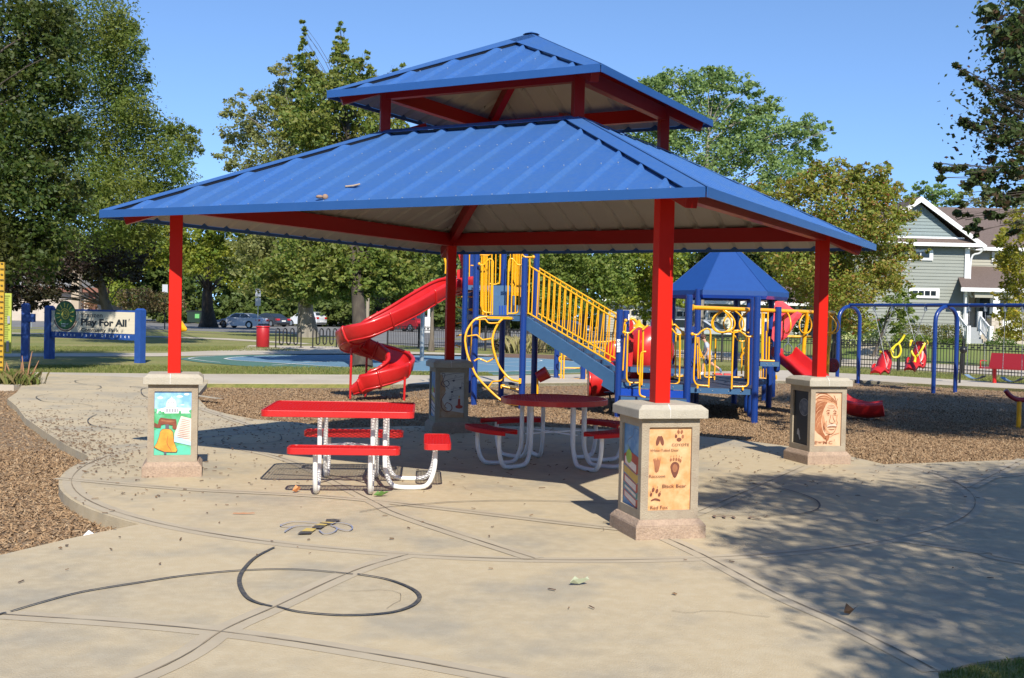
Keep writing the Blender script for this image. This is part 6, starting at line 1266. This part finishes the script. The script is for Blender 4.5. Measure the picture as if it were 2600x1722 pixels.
def tree(name, label, Y, base, clumps, lm, l, bark=BARK, tr=.2, cat='tree', group=None, tau=1.35, asp=.55, droop=0, world=None, spread=.2, top=None, twigs=5, dep=.55, brf=1.0, kmin=0):
    if isinstance(base, Vector): B = base
    else: B = G(base[0]*S, base[1]*S) if base[2:] else G(base[0]*S, base[1]*S)
    B = Vector((B.x, B.y, 0)) if B.z == 0 or True else B
    Y = B.y if Y is None else Y
    C, Rr = [], []
    for u, v, r in clumps: r_ = r*S/F_PX*Y; p = WD(u, v, Y); q = W(u*S, v*S, Y+random.uniform(-dep, dep)*max(2.0, r_)*1.4); C.append(tuple(q)); Rr.append(r_*1.14)
    if world: 
        for c in world: C.append(tuple(c[:3])); Rr.append(c[3])
    e = empty(name, B, label, cat, group)
    C_ = [Vector(c) for c in C]; ztop = max(c.z for c in C_); zlow = min(c.z-r for c, r in zip(C_, Rr)); cx = sum(c.x for c in C_)/len(C_); cy = sum(c.y for c in C_)/len(C_)
    tb_ = MB(); n = 8; tp = Vector((cx*.6+B.x*.4, cy*.6+B.y*.4, zlow+(ztop-zlow)*.75)) if top is None else Vector(top); pts = []; rs = []
    for i in range(n+1):
        k = i/n; pts.append(B.lerp(tp, k)*1.0+V3(math.sin(k*5+B.x)*.12*tr*5*k*(1-k)*2, math.cos(k*4+B.y)*.3*tr*k*(1-k), 0)); rs.append(tr*(1.0-.75*k)+(tr*.55 if i == 0 else tr*.1 if i == 1 else 0))
    tb_.tube(pts, rs, bark, 12); tb_.build('trunk', e)
    br = MB(); fr_ = max(.12, (zlow+1.1-B.z)/max(.1, (tp.z-B.z)))
    for c, r in zip(C_, Rr):
        k = min(.97, max(fr_*.8, kmin, (c.z-B.z-(c-B).xy.length*.55)/(tp.z-B.z))); s0 = B.lerp(tp, k); r0 = max(.012, min(tr*.28, .024*r+.008+tr*.05))*brf; r0 = max(r0, .010); mid = s0.lerp(c, .5)+V3(random.uniform(-.1,.1), random.uniform(-.1,.1), (c-s0).length*.08)*1.0
        P = spline([s0, mid, c], 3); br.tube(P, [r0*(1-.8*i/(len(P)-1)) for i in range(len(P))], bark, 6)
        for _ in range(twigs):
            d = Vector((random.gauss(0,1), random.gauss(0,1), random.gauss(.3,.8))).normalized(); s1 = mid.lerp(c, random.uniform(.2, 1)); br.tube([s1, s1.lerp(c+d*r*.9, .5)+V3(0,0,.1*r), c+d*r*.88], [r0*.22, r0*.14, .005], bark, 4)
    br.build('branches', e)
    leaves('crown', C, Rr, l, lm, e, tau, spread, asp, droop)
    return e
# left side
tree('shade_tree', 'dense dark green tree filling the upper left corner, crown cut by the frame', 29, V3(-15.8,28.5,0), [(20,60,120),(110,60,75),(30,210,120),(130,190,62),(30,350,115),(130,340,60),(50,480,105),(160,450,45),(40,580,80),(110,560,55),(165,300,45),(150,110,40),(185,500,30),(90,420,60)], LM_DARK, .13, BARKD, .26, world=[(-16.5,23.5,6.2,2.4),(-15.2,22.5,4.2,1.5),(-16.5,31,6.5,3),(-17,26,8.5,3)], tau=1.4)
tree('locust_tree', 'tall feathery locust with arching sprays against the sky, right of the dark corner tree', 50, G(250*S, 738*S), [(210,60,90),(265,70,45),(290,110,40),(230,170,80),(290,200,50),(310,245,45),(240,290,80),(330,300,50),(410,320,38),(440,335,26),(385,350,40),(260,390,80),(350,400,60),(420,395,35),(290,470,80),(370,470,55),(230,520,70),(330,540,45),(190,420,70),(300,60,22),(320,110,16),(450,300,14),(462,350,10),(400,290,20),(340,180,14)], LM_LOC, .18, BARKD, .28, tau=1.0, asp=.36, droop=.35, spread=.26, twigs=12)
tree('purple_plum_tree', 'purple-leaved tree with a thick pale trunk behind the park sign', 60, V3(-22.2,62,0), [(50,600,55),(120,615,50),(190,600,55),(245,570,48),(300,600,42),(95,660,40),(160,655,26),(20,650,45),(320,560,38),(260,625,24),(140,560,50),(310,640,18),(60,560,50),(25,700,24),(60,705,22),(95,700,25),(50,675,38),(125,690,24),(0,700,26)], LM_PUR, .20, BARK, .42, tau=1.1, top=WD(215,600,60))
tree('dark_canopy_tree', 'dark-trunked yellow-green tree standing by the silver sedan', 92, G(482*S, 757*S), [(370,560,50),(440,545,55),(510,550,60),(570,590,48),(610,560,50),(420,600,40),(550,640,36),(350,600,30),(470,610,40),(600,640,40),(520,500,50),(430,490,40)], LM_YG, .30, BARKD, .62, tau=1.35)
tree('silver_maple_tree', 'loose olive tree with a thick pale grey trunk between the bike racks and cars', 71, G(712*S, 780*S), [(540,250,30),(565,310,40),(600,290,40),(640,235,40),(600,235,24),(652,160,24),(655,200,24),(620,350,50),(680,260,45),(532,370,30),(700,340,55),(590,400,40),(530,320,22),(560,215,12),(670,130,12),(600,620,60),(680,600,65),(760,610,60),(640,560,55),(720,540,60),(590,560,45),(700,668,34),(738,660,38),(690,640,40),(660,660,34),(715,690,22)], LM_SIL, .22, BARKL, .50, tau=1.0, twigs=6)
tree('park_maple_tree', 'big olive maple with spiky twin tops standing right behind the spiral slide', 37.9, G(835*S, 850*S), [(699,52,5),(701,68,7),(702,85,10),(700,103,13),(704,122,17),(700,142,22),(710,165,30),(715,200,38),(690,215,26),(785,52,6),(787,68,9),(785,85,13),(789,104,18),(786,126,24),(796,150,30),(790,190,40),(755,230,55),(810,230,50),(850,175,27),(845,145,16),(846,128,9),(830,200,34),(868,230,42),(660,250,34),(740,180,18),(725,300,55),(820,300,60),(890,290,45),(770,310,60),(910,160,9),(935,155,7),(900,180,12),(700,290,50),(665,290,35),(680,600,60),(750,625,62),(820,610,62),(900,610,62),(960,610,48),(1010,620,34),(740,560,70),(880,560,70),(640,630,35),(930,655,32),(780,430,90),(880,430,90),(700,420,70),(960,480,70),(1010,560,45),(790,660,30),(600,650,25),(700,655,30),(640,665,30),(690,672,32),(735,668,34),(780,672,34),(825,668,34),(870,665,34),(915,672,32),(955,668,30),(850,640,50),(770,645,50),(710,640,45)], LM_MAP, .15, BARKD, .25, world=[tuple(WD(u, v, 36.2+.5*math.sin(u)))+(r,) for u, v, r in [(700,640,.6),(735,655,.55),(765,640,.65),(795,650,.6),(825,636,.65),(855,650,.6),(885,640,.65),(915,652,.6),(945,640,.6),(975,650,.5),(810,610,.7),(850,600,.7),(890,605,.7),(770,600,.7),(730,610,.7),(840,670,.4),(870,672,.4),(800,675,.4),(690,668,.4),(750,678,.35)]], tau=1.35, twigs=4, brf=.6, kmin=.42, top=WD(800,240,37.9))
tree('young_tree', 'slender young tree by the second parking lot strip, right of the steel hoop pole', 51, G(997*S, 812*S), [(995,640,40),(1020,600,38),(960,650,30),(1045,640,34),(1000,570,40),(1030,680,20)], LM_PALE, .20, BARK, .11, tau=.9)
tree('bushy_tree', 'dark bushy tree with a black trunk behind the white sedan', 112, G(1062/1.0984*S*0+870*S, 757*S), [(860,640,45),(900,660,40),(930,690,30),(830,660,36),(880,600,45),(960,640,40)], LM_DARK, .36, BARKD, .6, tau=1.3)
# middle, beyond the tower
mids = [('field_tree','dark green tree behind the play tower posts',60,(1175,800),[(1150,620,60),(1200,640,60),(1120,660,45),(1170,560,60),(1240,600,50),(1130,710,35),(1200,705,38),(1090,600,40),(1080,680,30)],LM_DARK,.22),
        ('field_tree','fresh green tree above the stair railing',56,(1350,792),[(1300,620,60),(1370,640,60),(1330,570,60),(1410,600,50),(1270,670,40),(1390,695,40),(1310,700,36),(1430,655,40),(1260,600,45)],LM_MID,.20),
        ('field_tree','yellowish tree just left of the blue canopy',62,(1490,795),[(1470,620,55),(1520,650,50),(1450,680,42),(1540,600,50),(1490,570,55),(1550,690,30),(1430,620,40),(1500,700,40)],LM_YG,.22)]
for nm, lab, Y, bs, cl_, lm, l in mids: tree(nm, lab, Y, G(bs[0]*S, bs[1]*S), cl_, lm, l, BARK, .17, group=None, tau=1.2)
tree('cottonwood_tree', 'tall pale green tree rising behind the right side of the pavilion roof', 74, V3(12.4,74,0), [(1510,200,36),(1560,190,36),(1600,200,40),(1640,180,30),(1660,175,26),(1690,195,36),(1740,205,26),(1560,270,70),(1660,270,65),(1740,270,45),(1780,250,30),(1700,350,75),(1600,380,75),(1800,320,50),(1850,290,30),(1880,300,26),(1905,290,14),(1810,400,50),(1500,300,60),(1890,335,24),(1850,360,30),(1760,460,60),(1650,480,70),(1780,230,12),(1500,420,60),(1540,180,14),(1925,300,8)], LM_PALE, .25, BARKL, .36, tau=1.15, twigs=6, top=WD(1640,280,74))
tree('oak_tree', 'tree with a dark straight trunk rising behind the blue canopy', 66, G(1700*S, 806*S), [(1600,630,50),(1680,610,60),(1760,630,55),(1560,590,50),(1830,620,45),(1700,560,60),(1640,570,55),(1790,570,55),(1860,650,35),(1600,670,20),(1780,680,22),(1730,670,20),(1650,665,20),(1840,690,20)], LM_DARK, .24, BARKD, .36, tau=1.25)
tree('autumn_maple_tree', 'olive maple flushed with red, its dark trunk just right of the right red post', 49, G(1932*S, 832*S), [(1900,420,40),(1893,385,20),(1950,410,40),(1990,430,40),(2035,400,24),(2050,380,12),(1850,440,40),(1820,430,25),(2020,450,45),(2070,440,24),(1790,480,45),(1740,450,30),(1700,440,18),(1950,500,75),(2040,520,50),(1870,540,75),(2000,600,80),(2090,500,28),(2105,460,12),(2110,470,8),(2090,580,28),(1950,680,60),(1890,660,70),(2040,640,40),(1760,550,55),(2120,590,12),(1980,740,35),(2075,650,24),(1960,380,12),(2000,390,16),(1840,600,70),(2140,580,8),(1870,390,12)], LM_AUT, .16, BARKD, .20, tau=1.35, twigs=6)
tree('small_elm_tree', 'small leafy tree in front of the grey house, behind the first swing', 56, V3(18.6,56.5,0), [(2085,710,24),(2060,740,28),(2100,740,20),(2070,690,24),(2110,680,14)], LM_MID, .16, BARK, .1, tau=1.0)
tree('golden_tree', 'yellow and green tree cut by the right edge in front of the porch', 47, V3(22.6,47,0), [(2335,600,34),(2352,670,42),(2318,560,22),(2362,740,46),(2318,660,12),(2350,540,34),(2355,610,40),(2325,725,22),(2345,770,24),(2300,680,8),(2367,500,34)], LM_YEL, .15, BARK, .16, tau=1.05)
tree('distant_tree', 'hazy green tree top showing above the gable of the grey house', 118, V3(45,118,0), [(2125,440,20),(2160,445,26),(2190,460,24),(2100,450,14),(2175,425,14),(2150,480,28)], LM_PALE, .4, BARK, .4, tau=1.0)
tree('distant_tree', 'low distant tree line piece above the brown ridge, at the right', 125, V3(52,125,0), [(2240,455,20),(2280,460,24),(2330,455,26),(2365,450,26),(2215,470,12)], LM_SIL, .4, BARK, .4, tau=1.0)
# near tree at the right edge and the one that shades the plaza (trunk beside the viewer)
tree('red_oak_tree', 'near dark-leaved oak branches hanging in from the upper right edge', 14.6, V3(9.9,15.4,0), [(2335,50,60),(2290,30,28),(2300,80,26),(2345,150,40),(2335,110,40),(2210,155,5),(2226,168,8),(2245,180,7),(2262,196,6),(2282,215,6),(2300,235,8),(2320,250,10),(2268,192,4),(2325,300,34),(2290,330,22),(2235,290,16),(2255,300,16),(2222,283,8),(2350,330,40),(2200,385,14),(2225,395,18),(2180,395,8),(2165,380,6),(2172,410,6),(2265,400,34),(2320,400,45),(2355,420,40),(2240,430,22),(2290,450,30),(2340,470,30),(2225,500,16),(2245,515,16),(2262,535,12),(2215,470,10),(2300,500,22),(2350,530,18),(2285,285,10),(2340,215,18),(2280,255,6)], LM_NEAR, .098, BARKD, .2, world=[(9.1, 14.0, 5.6, 1.5), (10.2, 14.6, 7.0, 1.7), (11.4, 16.0, 5.4, 1.9), (10.5, 18.0, 6.8, 2.0), (9.5, 12.2, 6.2, 1.3), (11.7, 13.2, 6.8, 1.9), (12.7, 16.0, 7.8, 2.1), (9.9, 19.8, 5.8, 1.6), (11.9, 20.5, 6.6, 2.0), (13.5, 18.6, 6.4, 2.0), (8.9, 17.8, 6.6, 1.2), (14.5, 15.5, 6.2, 1.9)], tau=1.15, twigs=3, dep=.22, spread=.24, brf=.35)
tree('plaza_shade_tree', 'spreading tree beside the plaza that throws the dappled shade on the right', 2, V3(7.2,.5,0), [], LM_NEAR, .10, BARKD, .22, world=[(5.4,1.4,6.0,1.3),(4.5,-.2,5.8,1.1),(6.4,3.0,6.3,1.3),(7.2,.4,6.6,1.7),(4.9,2.7,6.8,1.0),(5.8,-1.6,6.0,1.4),(4.9,4.1,6.4,.8),(7.4,4.4,6.0,1.1),(8.3,3.6,7.0,1.6),(4.3,-1.9,5.6,.9),(7.4,-2.3,6.0,1.6),(3.7,-1.0,5.4,.5),(4.0,1.2,6.3,.6),(9,1,6,1.7),(3.9,2.9,6.6,.4)], tau=1.15, twigs=10, spread=.26)
# woodland mass
C, Rr = [], []
for i in range(330):
    u = random.uniform(-350, 1580 if random.random() < .8 else 2000); Y = random.uniform(128, 155); z = random.choice([1.5, 3, 5, 7.5, 9.5])+random.uniform(-1, 1); r = random.uniform(1.8, 3.4)
    if u > 1500: z = min(z, 7)
    p = W(u, 800, Y); C.append((p.x, Y, z)); Rr.append(r)
for i in range(90):
    u = random.uniform(330, 1420); p = W(u, 800, 124); C.append((p.x, 124+random.uniform(-1, 1), random.uniform(.6, 2.4))); Rr.append(random.uniform(1.0, 1.9))
leaves('far_woods', C, Rr, .62, LM_WOOD, None, 1.25, .22, .6, kind='stuff')
C, Rr = [], []
for i in range(230):
    a = random.uniform(95, 265) if i < 170 else random.choice([random.uniform(50, 95), random.uniform(265, 310)]); d = random.uniform(27, 36) if a > 110 and a < 250 else random.uniform(45, 60); C.append((d*math.sin(R(a)), d*math.cos(R(a)), random.uniform(1, 10.5))); Rr.append(random.uniform(2.2, 3.6))
leaves('unseen_sky_blocking_woods', C, Rr, 1.1, LM_WOOD, None, 1.1, .22, .6, kind='stuff')  # unseen woods behind and beside the camera, added to cut sky fill
# shrubs and hedges
def shrub(name, label, boxes, lm, l, group=None, cat='shrub', tau=2.4, flat=False):
    """boxes: (u0,u1,v0,v1,Y) in source pixels"""
    Pn = []; c0 = None; stems = MB()
    for u0, u1, v0, v1, Y in boxes:
        a, c = W(u0, v1, Y), W(u1, v0, Y); w, h = c.x-a.x, c.z-a.z; c0 = c0 or V3((a.x+c.x)/2, Y, max(0, a.z)); d = min(w, 1.6)
        n = int(tau*w*h/(.5*.6*l*l)*1.6); x = rng.uniform(-1, 1, n); y = rng.uniform(-1, 1, n); z = rng.uniform(-1, 1, n)
        q = 5 if flat else 2.2; k = (np.abs(x)**q+np.abs(y)**q+np.abs(z)**q)**(1/q); s_ = rng.uniform(.72, 1.04, n)/np.maximum(k, .3); s_ = np.where(rng.uniform(0, 1, n) < .8, s_, 1); s_ = np.minimum(s_, 4)
        Pn.append(np.stack([(a.x+c.x)/2+x*s_*w/2, Y+y*s_*d/2, (a.z+c.z)/2+z*s_*h/2], 1)); stems.tube([((a.x+c.x)/2, Y, a.z-.1), ((a.x+c.x)/2, Y, c.z-.3*h)], .03, BARKD, 5)
    e = empty(name, c0, label, cat, group); stems.build('stem', e)
    P = np.concatenate(Pn); P = P+rng.normal(size=P.shape)*l*.5; n = len(P); a = rng.uniform(0, 6.283, n); el = rng.normal(0, .6, n); ex = np.stack([np.cos(a)*np.cos(el), np.sin(a)*np.cos(el), np.sin(el)], 1); ey = np.cross(ex, rng.normal(size=(n, 3))); ey /= np.linalg.norm(ey, axis=1)[:, None]+1e-9; L = l*rng.uniform(.6, 1.3, n)[:, None]
    V = np.stack([P-ex*L*.5, P+ey*L*.3, P+ex*L*.5, P-ey*L*.3], 1).reshape(-1, 3); npmesh('foliage', V, (np.arange(n)*4)[:, None]+np.array([0,1,2,3]), lm, e); return e
LM_HED = leafmat('hedge_leaves', [(0.048,0.084,0.015),(0.084,0.120,0.020),(0.120,0.144,0.031),(0.180,0.120,0.031)], (0.156,0.096,0.025), .1); LM_HYD = leafmat('hydrangea_heads', [(0.480,0.504,0.224),(0.600,0.600,0.306),(0.240,0.312,0.082),(0.096,0.156,0.031)], None, .1); LM_BRN = leafmat('brown_twiggy_leaves', [(0.108,0.072,0.031),(0.144,0.096,0.041),(0.072,0.084,0.020),(0.168,0.108,0.051)], None, .1); LM_BOX = leafmat('boxwood_leaves', [(0.036,0.072,0.010),(0.060,0.102,0.015),(0.084,0.132,0.020)], None, .1)
shrub('hedge', 'dark clipped hedge left of the house corner behind the first swings', [(2130,2238,814,856,60)], LM_BOX, .14, flat=True, cat='hedge')
shrub('hydrangea_bush', 'cream flowering hydrangea in front of the dark hedge', [(2183,2250,843,874,57.5),(2138,2176,850,876,57.5)], LM_HYD, .13)
shrub('clipped_shrub', 'rusty clipped shrub under the long window of the grey house', [(2274,2364,826,866,61)], LM_HED, .11, flat=True)
shrub('clipped_shrub', 'rusty clipped shrub left of the front steps', [(2381,2437,827,866,61)], LM_HED, .11, flat=True)
shrub('boxwood_ball', 'low round green bush between the two rusty clipped shrubs', [(2352,2400,862,882,59.5)], LM_BOX, .10)
shrub('boxwood_ball', 'low round green bush beside the front steps', [(2396,2446,860,884,59.0)], LM_BOX, .10)
shrub('boxwood_ball', 'low round green bush right of the front walk', [(2497,2541,866,888,58.5)], LM_BOX, .10)
shrub('boxwood_ball', 'low wide green bush under the porch railing', [(2538,2584,866,890,58.5)], LM_BOX, .10)
shrub('leafy_shrub', 'leafy green shrub against the stone porch pier', [(2525,2578,836,868,60)], LM_MID, .12)
shrub('leafy_shrub', 'low mixed green shrubs below the long window', [(2262,2365,852,878,59)], LM_MID, .12)
shrub('brown_bush', 'wide brownish bush behind the right end of the park sign', [(300,400,735,790,86),(360,470,745,792,88)], LM_BRN, .22)
shrub('bright_green_bush', 'bright yellow-green bush right of the pale thick trunk behind the sign', [(272,345,715,775,92)], LM_YG, .25)
shrub('rusty_bush', 'small rust-orange bush in front of the pale building', [(208,246,765,785,100)], mat('rust_leaves', (.3,.1,.03), .7, island=[(.16,.06,.025),(.10,.06,.02),(.2,.10,.03)]), .2)
shrub('green_spruce', 'blue-green spruce behind the loop climbing pole', [(1165,1275,770,840,66)], leafmat('spruce_needles', [(0.036,0.072,0.036),(0.060,0.102,0.051),(0.084,0.132,0.071)], None, .1), .15)
shrub('hedge', 'bushy green hedge at the far end of the garage wall', [(2010,2060,800,850,70)], LM_MID, .16, cat='hedge')
shrub('maroon_shrub', 'maroon and green shrub in the bed beyond the court', [(1252,1282,862,893,52)], LM_PUR, .12); shrub('leafy_shrub', 'dark shrub in the bed left of the stairs foot post', [(1388,1412,868,892,52)], LM_BOX, .12)
sheet('planting_bed', [(-1.2,46.5),(-.5,50.5),(3.5,49.5),(7.2,46.5),(6,44),(2,45)], .004, mat('brown_mulch', (.17,.10,.065), .95, col2=(.10,.06,.04), scale=8, amt=.8))
TUFT = mat('tan_grass_tuft', (.3,.26,.12), .8, island=[(.22,.22,.08),(.36,.30,.16),(.28,.26,.09),(.42,.36,.22)], trans=.2)
for i, (u, v, h, lab) in enumerate(((1300,892,.75,'ornamental grass tuft nearest the maroon shrub'),(1322,894,.7,'second ornamental grass tuft in the court bed'),(1348,893,.85,'tallest ornamental grass tuft in the court bed'),(1372,891,.8,'ornamental grass tuft next to the dark bed shrub'))):
    q = G(u, v+3); e = empty('ornamental_grass', (q.x, q.y, 0), lab, 'grass clump', 'ornamental grasses beyond the court'); X = rng.normal(q.x, .16, 420); Yy = rng.normal(q.y, .16, 420); n = 420; a = rng.uniform(0, 6.283, n); hh = h*rng.uniform(.5, 1.1, n); sp2 = rng.uniform(.1, .6, n)*hh; w = .012
    V = np.stack([np.stack([X-w, Yy, np.zeros(n)], 1), np.stack([X+w, Yy, np.zeros(n)], 1), np.stack([X+w+np.cos(a)*sp2*.4, Yy+np.sin(a)*sp2*.4, hh*.7], 1), np.stack([X+np.cos(a)*sp2, Yy+np.sin(a)*sp2, hh], 1)], 1).reshape(-1, 3); npmesh('grass_blades', V, (np.arange(n)*4)[:, None]+np.array([0,1,2,3]), TUFT, e)
# plant clump at the foot of the yellow board
q = G(38, 978); e = empty('weedy_plant', (q.x, q.y, 0), 'weedy clump of grass and dry stems at the foot of the yellow ruler board', 'plant')
n = 900; X = rng.normal(q.x-.1, .22, n); Yy = rng.normal(q.y+.1, .22, n); a = rng.uniform(0, 6.283, n); hh = .34*rng.uniform(.3, 1.1, n); sp2 = rng.uniform(.2, .8, n)*hh; w = .009
V = np.stack([np.stack([X-w, Yy, np.zeros(n)], 1), np.stack([X+w, Yy, np.zeros(n)], 1), np.stack([X+w+np.cos(a)*sp2*.4, Yy+np.sin(a)*sp2*.4, hh*.7], 1), np.stack([X+np.cos(a)*sp2, Yy+np.sin(a)*sp2, hh], 1)], 1).reshape(-1, 3); npmesh('grass_blades', V, (np.arange(n)*4)[:, None]+np.array([0,1,2,3]), mat('weed_leaves', (.1,.15,.03), .7, island=[(.08,.13,.02),(.18,.2,.05),(.22,.16,.07),(.12,.19,.03)], trans=.25), e)
b = MB()
for dx, h, k in ((.25,.75,.12),(.20,.65,-.05),(.32,.55,.2),(-.05,.5,-.15),(-.25,.45,.05),(.12,.5,.02)): b.tube([(q.x+dx,q.y,0),(q.x+dx+k*.5,q.y,h*.6),(q.x+dx+k,q.y,h)], [.012,.018,.008], mat('dry_reddish_stem', (.33,.17,.09), .8), 5)
b.build('dry_stem', e)
sheet('planting_soil', [(-13.2,23.6),(-10.9,24.2),(-11.2,25.1),(-13.2,26.6)], .016, mat('brown_soil', (.16,.10,.06), .95))
b = MB(); b.prism([V3(-13.5,23.1,-.1), V3(-10.75,23.75,-.1), V3(-10.7,24.05,-.1), V3(-13.5,23.45,-.1)], V3(0,0,.13), CONC2); o = b.build('bed_kerb'); o['kind'] = 'structure'
# ================================================================= CHILD RUNNING ON THE GRASS
KY = 35.2
def K(u, v, dy=0): return W(u, v, KY+dy)
SKIN = mat('skin', (.55,.30,.20), .55); SHIRT = mat('grey_tshirt', (.38,.42,.47), .85); SHORT = mat('navy_shorts', (.02,.03,.08), .85); HAIR = mat('auburn_hair', (.07,.03,.018), .7); SOCK = mat('white_sock_and_shoe', (.75,.77,.8), .6); SOLE = mat('blue_shoe', (.10,.16,.28), .6)
kid = empty('person', (K(1795,951).x, KY, 0), 'child in grey t-shirt and navy shorts running left on the grass', 'person')
def skin(name, chains, m, parent, sub=1):
    """chains of (point, radius); the first point of the first chain is the root; chains start at an existing point index or None"""
    V, E_, Rd = [], [], []
    for st_, ch_ in chains:
        prev = st_
        for p, r in ch_:
            V.append(p-Vector(kid.location)); Rd.append(r); i = len(V)-1
            if prev is not None: E_.append((prev, i))
            prev = i
    me = bpy.data.meshes.new(name); me.from_pydata([tuple(v) for v in V], E_, []); o = bpy.data.objects.new(name, me); COL.objects.link(o); o.parent = parent
    md = o.modifiers.new('skin', 'SKIN'); md.use_smooth_shade = True
    for i, r in enumerate(Rd): me.skin_vertices[0].data[i].radius = (r, r)
    me.skin_vertices[0].data[0].use_root = True
    if sub: s_ = o.modifiers.new('subsurf', 'SUBSURF'); s_.levels = sub; s_.render_levels = sub
    me.materials.append(m); return o
pel, wst, chs, nck, hd0, hd1 = K(1801,911), K(1799.5,897), K(1795.5,878), K(1791,869), K(1788,864.5), K(1785,857)
shL, shR = K(1794,872,.13), K(1793.5,873,-.13); elL, elR = K(1788,889,.2), K(1798,889,-.2); wrL, wrR = K(1784,902,.12), K(1790,903,-.15)
hpL, hpR = K(1800,914,.07), K(1802,914,-.07); knL, knR = K(1785,927,.07), K(1808.5,925,-.07); anL, anR = K(1784,944,.07), K(1825,935,-.07); toL, toR = K(1779,948.5,.07), K(1829,943,-.07)
body = skin('body', [(None, [(pel,.095),(wst,.085),(chs,.10),(nck,.04),(hd0,.055),(hd1,.078)]), (2, [(shL,.042),(elL,.030),(wrL,.021)]), (2, [(shR,.042),(elR,.030),(wrR,.021)]), (0, [(hpL,.068),(knL,.042),(anL,.027),(toL,.025)]), (0, [(hpR,.068),(knR,.042),(anR,.027),(toR,.025)])], SKIN, kid, 2)
def hand(w, dr, up_):
    dr = dr.normalized(); sd = dr.cross(up_).normalized(); palm = w+dr*.045; ch_ = [(None, [(w,.018),(palm,.024)])]; out = []
    for i, (o_, ln) in enumerate(((-.020,.038),(-.007,.046),(.007,.043),(.020,.034))):
        a = palm+sd*o_+dr*.012; out.append([(a,.0075),(a+dr*ln*.6-up_*.006,.007),(a+dr*ln-up_*.022,.006)])
    th = [(w+dr*.02+sd*-.022,.008),(w+dr*.045+sd*-.040-up_*.008,.007),(w+dr*.065+sd*-.042-up_*.02,.006)]
    return ch_+[(1, f) for f in out]+[(0, th)]
skin('hand', hand(wrL, wrL-elL, V3(0,0,1)), SKIN, body, 1); skin('hand', hand(wrR, wrR-elR, V3(0,0,1)), SKIN, body, 1)
fb = MB(); fwdk = V3(-.85,-.25,-.45).normalized(); hc = hd1; sdk = fwdk.cross(V3(0,0,1)).normalized(); upk = sdk.cross(fwdk)
fb.ball(hc+fwdk*.085-upk*.012, .013, SKIN, 5); 
for s_ in (-1, 1): fb.ball(hc+fwdk*.074+sdk*s_*.03+upk*.008, .010, mat('eye_dark', (.03,.02,.02), .3), 5); fb.ball(hc+sdk*s_*.082-upk*.01, .018, SKIN, 5)
fb.beam(hc+fwdk*.080-upk*.042-sdk*.018, hc+fwdk*.080-upk*.042+sdk*.018, .006, .007, mat('lip', (.4,.12,.1), .5)); fb.build('face', body)
hb_ = MB(); hb_.ball(hc+upk*.018-fwdk*.018, .098, HAIR, 10, (1,1,.95)); hb_.ball(hc+upk*.065+fwdk*.03, .05, HAIR, 6); hb_.build('hair', kid)
skin('shirt', [(None, [(K(1801,906),.115),(wst,.108),(chs,.118),(K(1792,871),.055)]), (2, [(shL,.060),(shL.lerp(elL,.75),.055)]), (2, [(shR,.060),(shR.lerp(elR,.75),.055)])], SHIRT, kid, 2)
skin('shorts', [(None, [(K(1801,908),.108),(pel,.105)]), (1, [(hpL,.088),(hpL.lerp(knL,.78),.078)]), (1, [(hpR,.088),(hpR.lerp(knR,.78),.078)])], SHORT, kid, 2)
for an, to, kn in ((anL, toL, knL), (anR, toR, knR)):
    skin('sock', [(None, [(an.lerp(kn,.22),.034),(an,.034)])], SOCK, kid, 1); h_ = an+(an-kn).normalized()*.035; skin('shoe', [(None, [(h_-(to-an).normalized()*.03,.042),(h_+(to-an)*.5,.045),(to+(to-an)*.4+(an-kn).normalized()*.01,.032)])], SOLE if an is anR else SOCK, kid, 1)
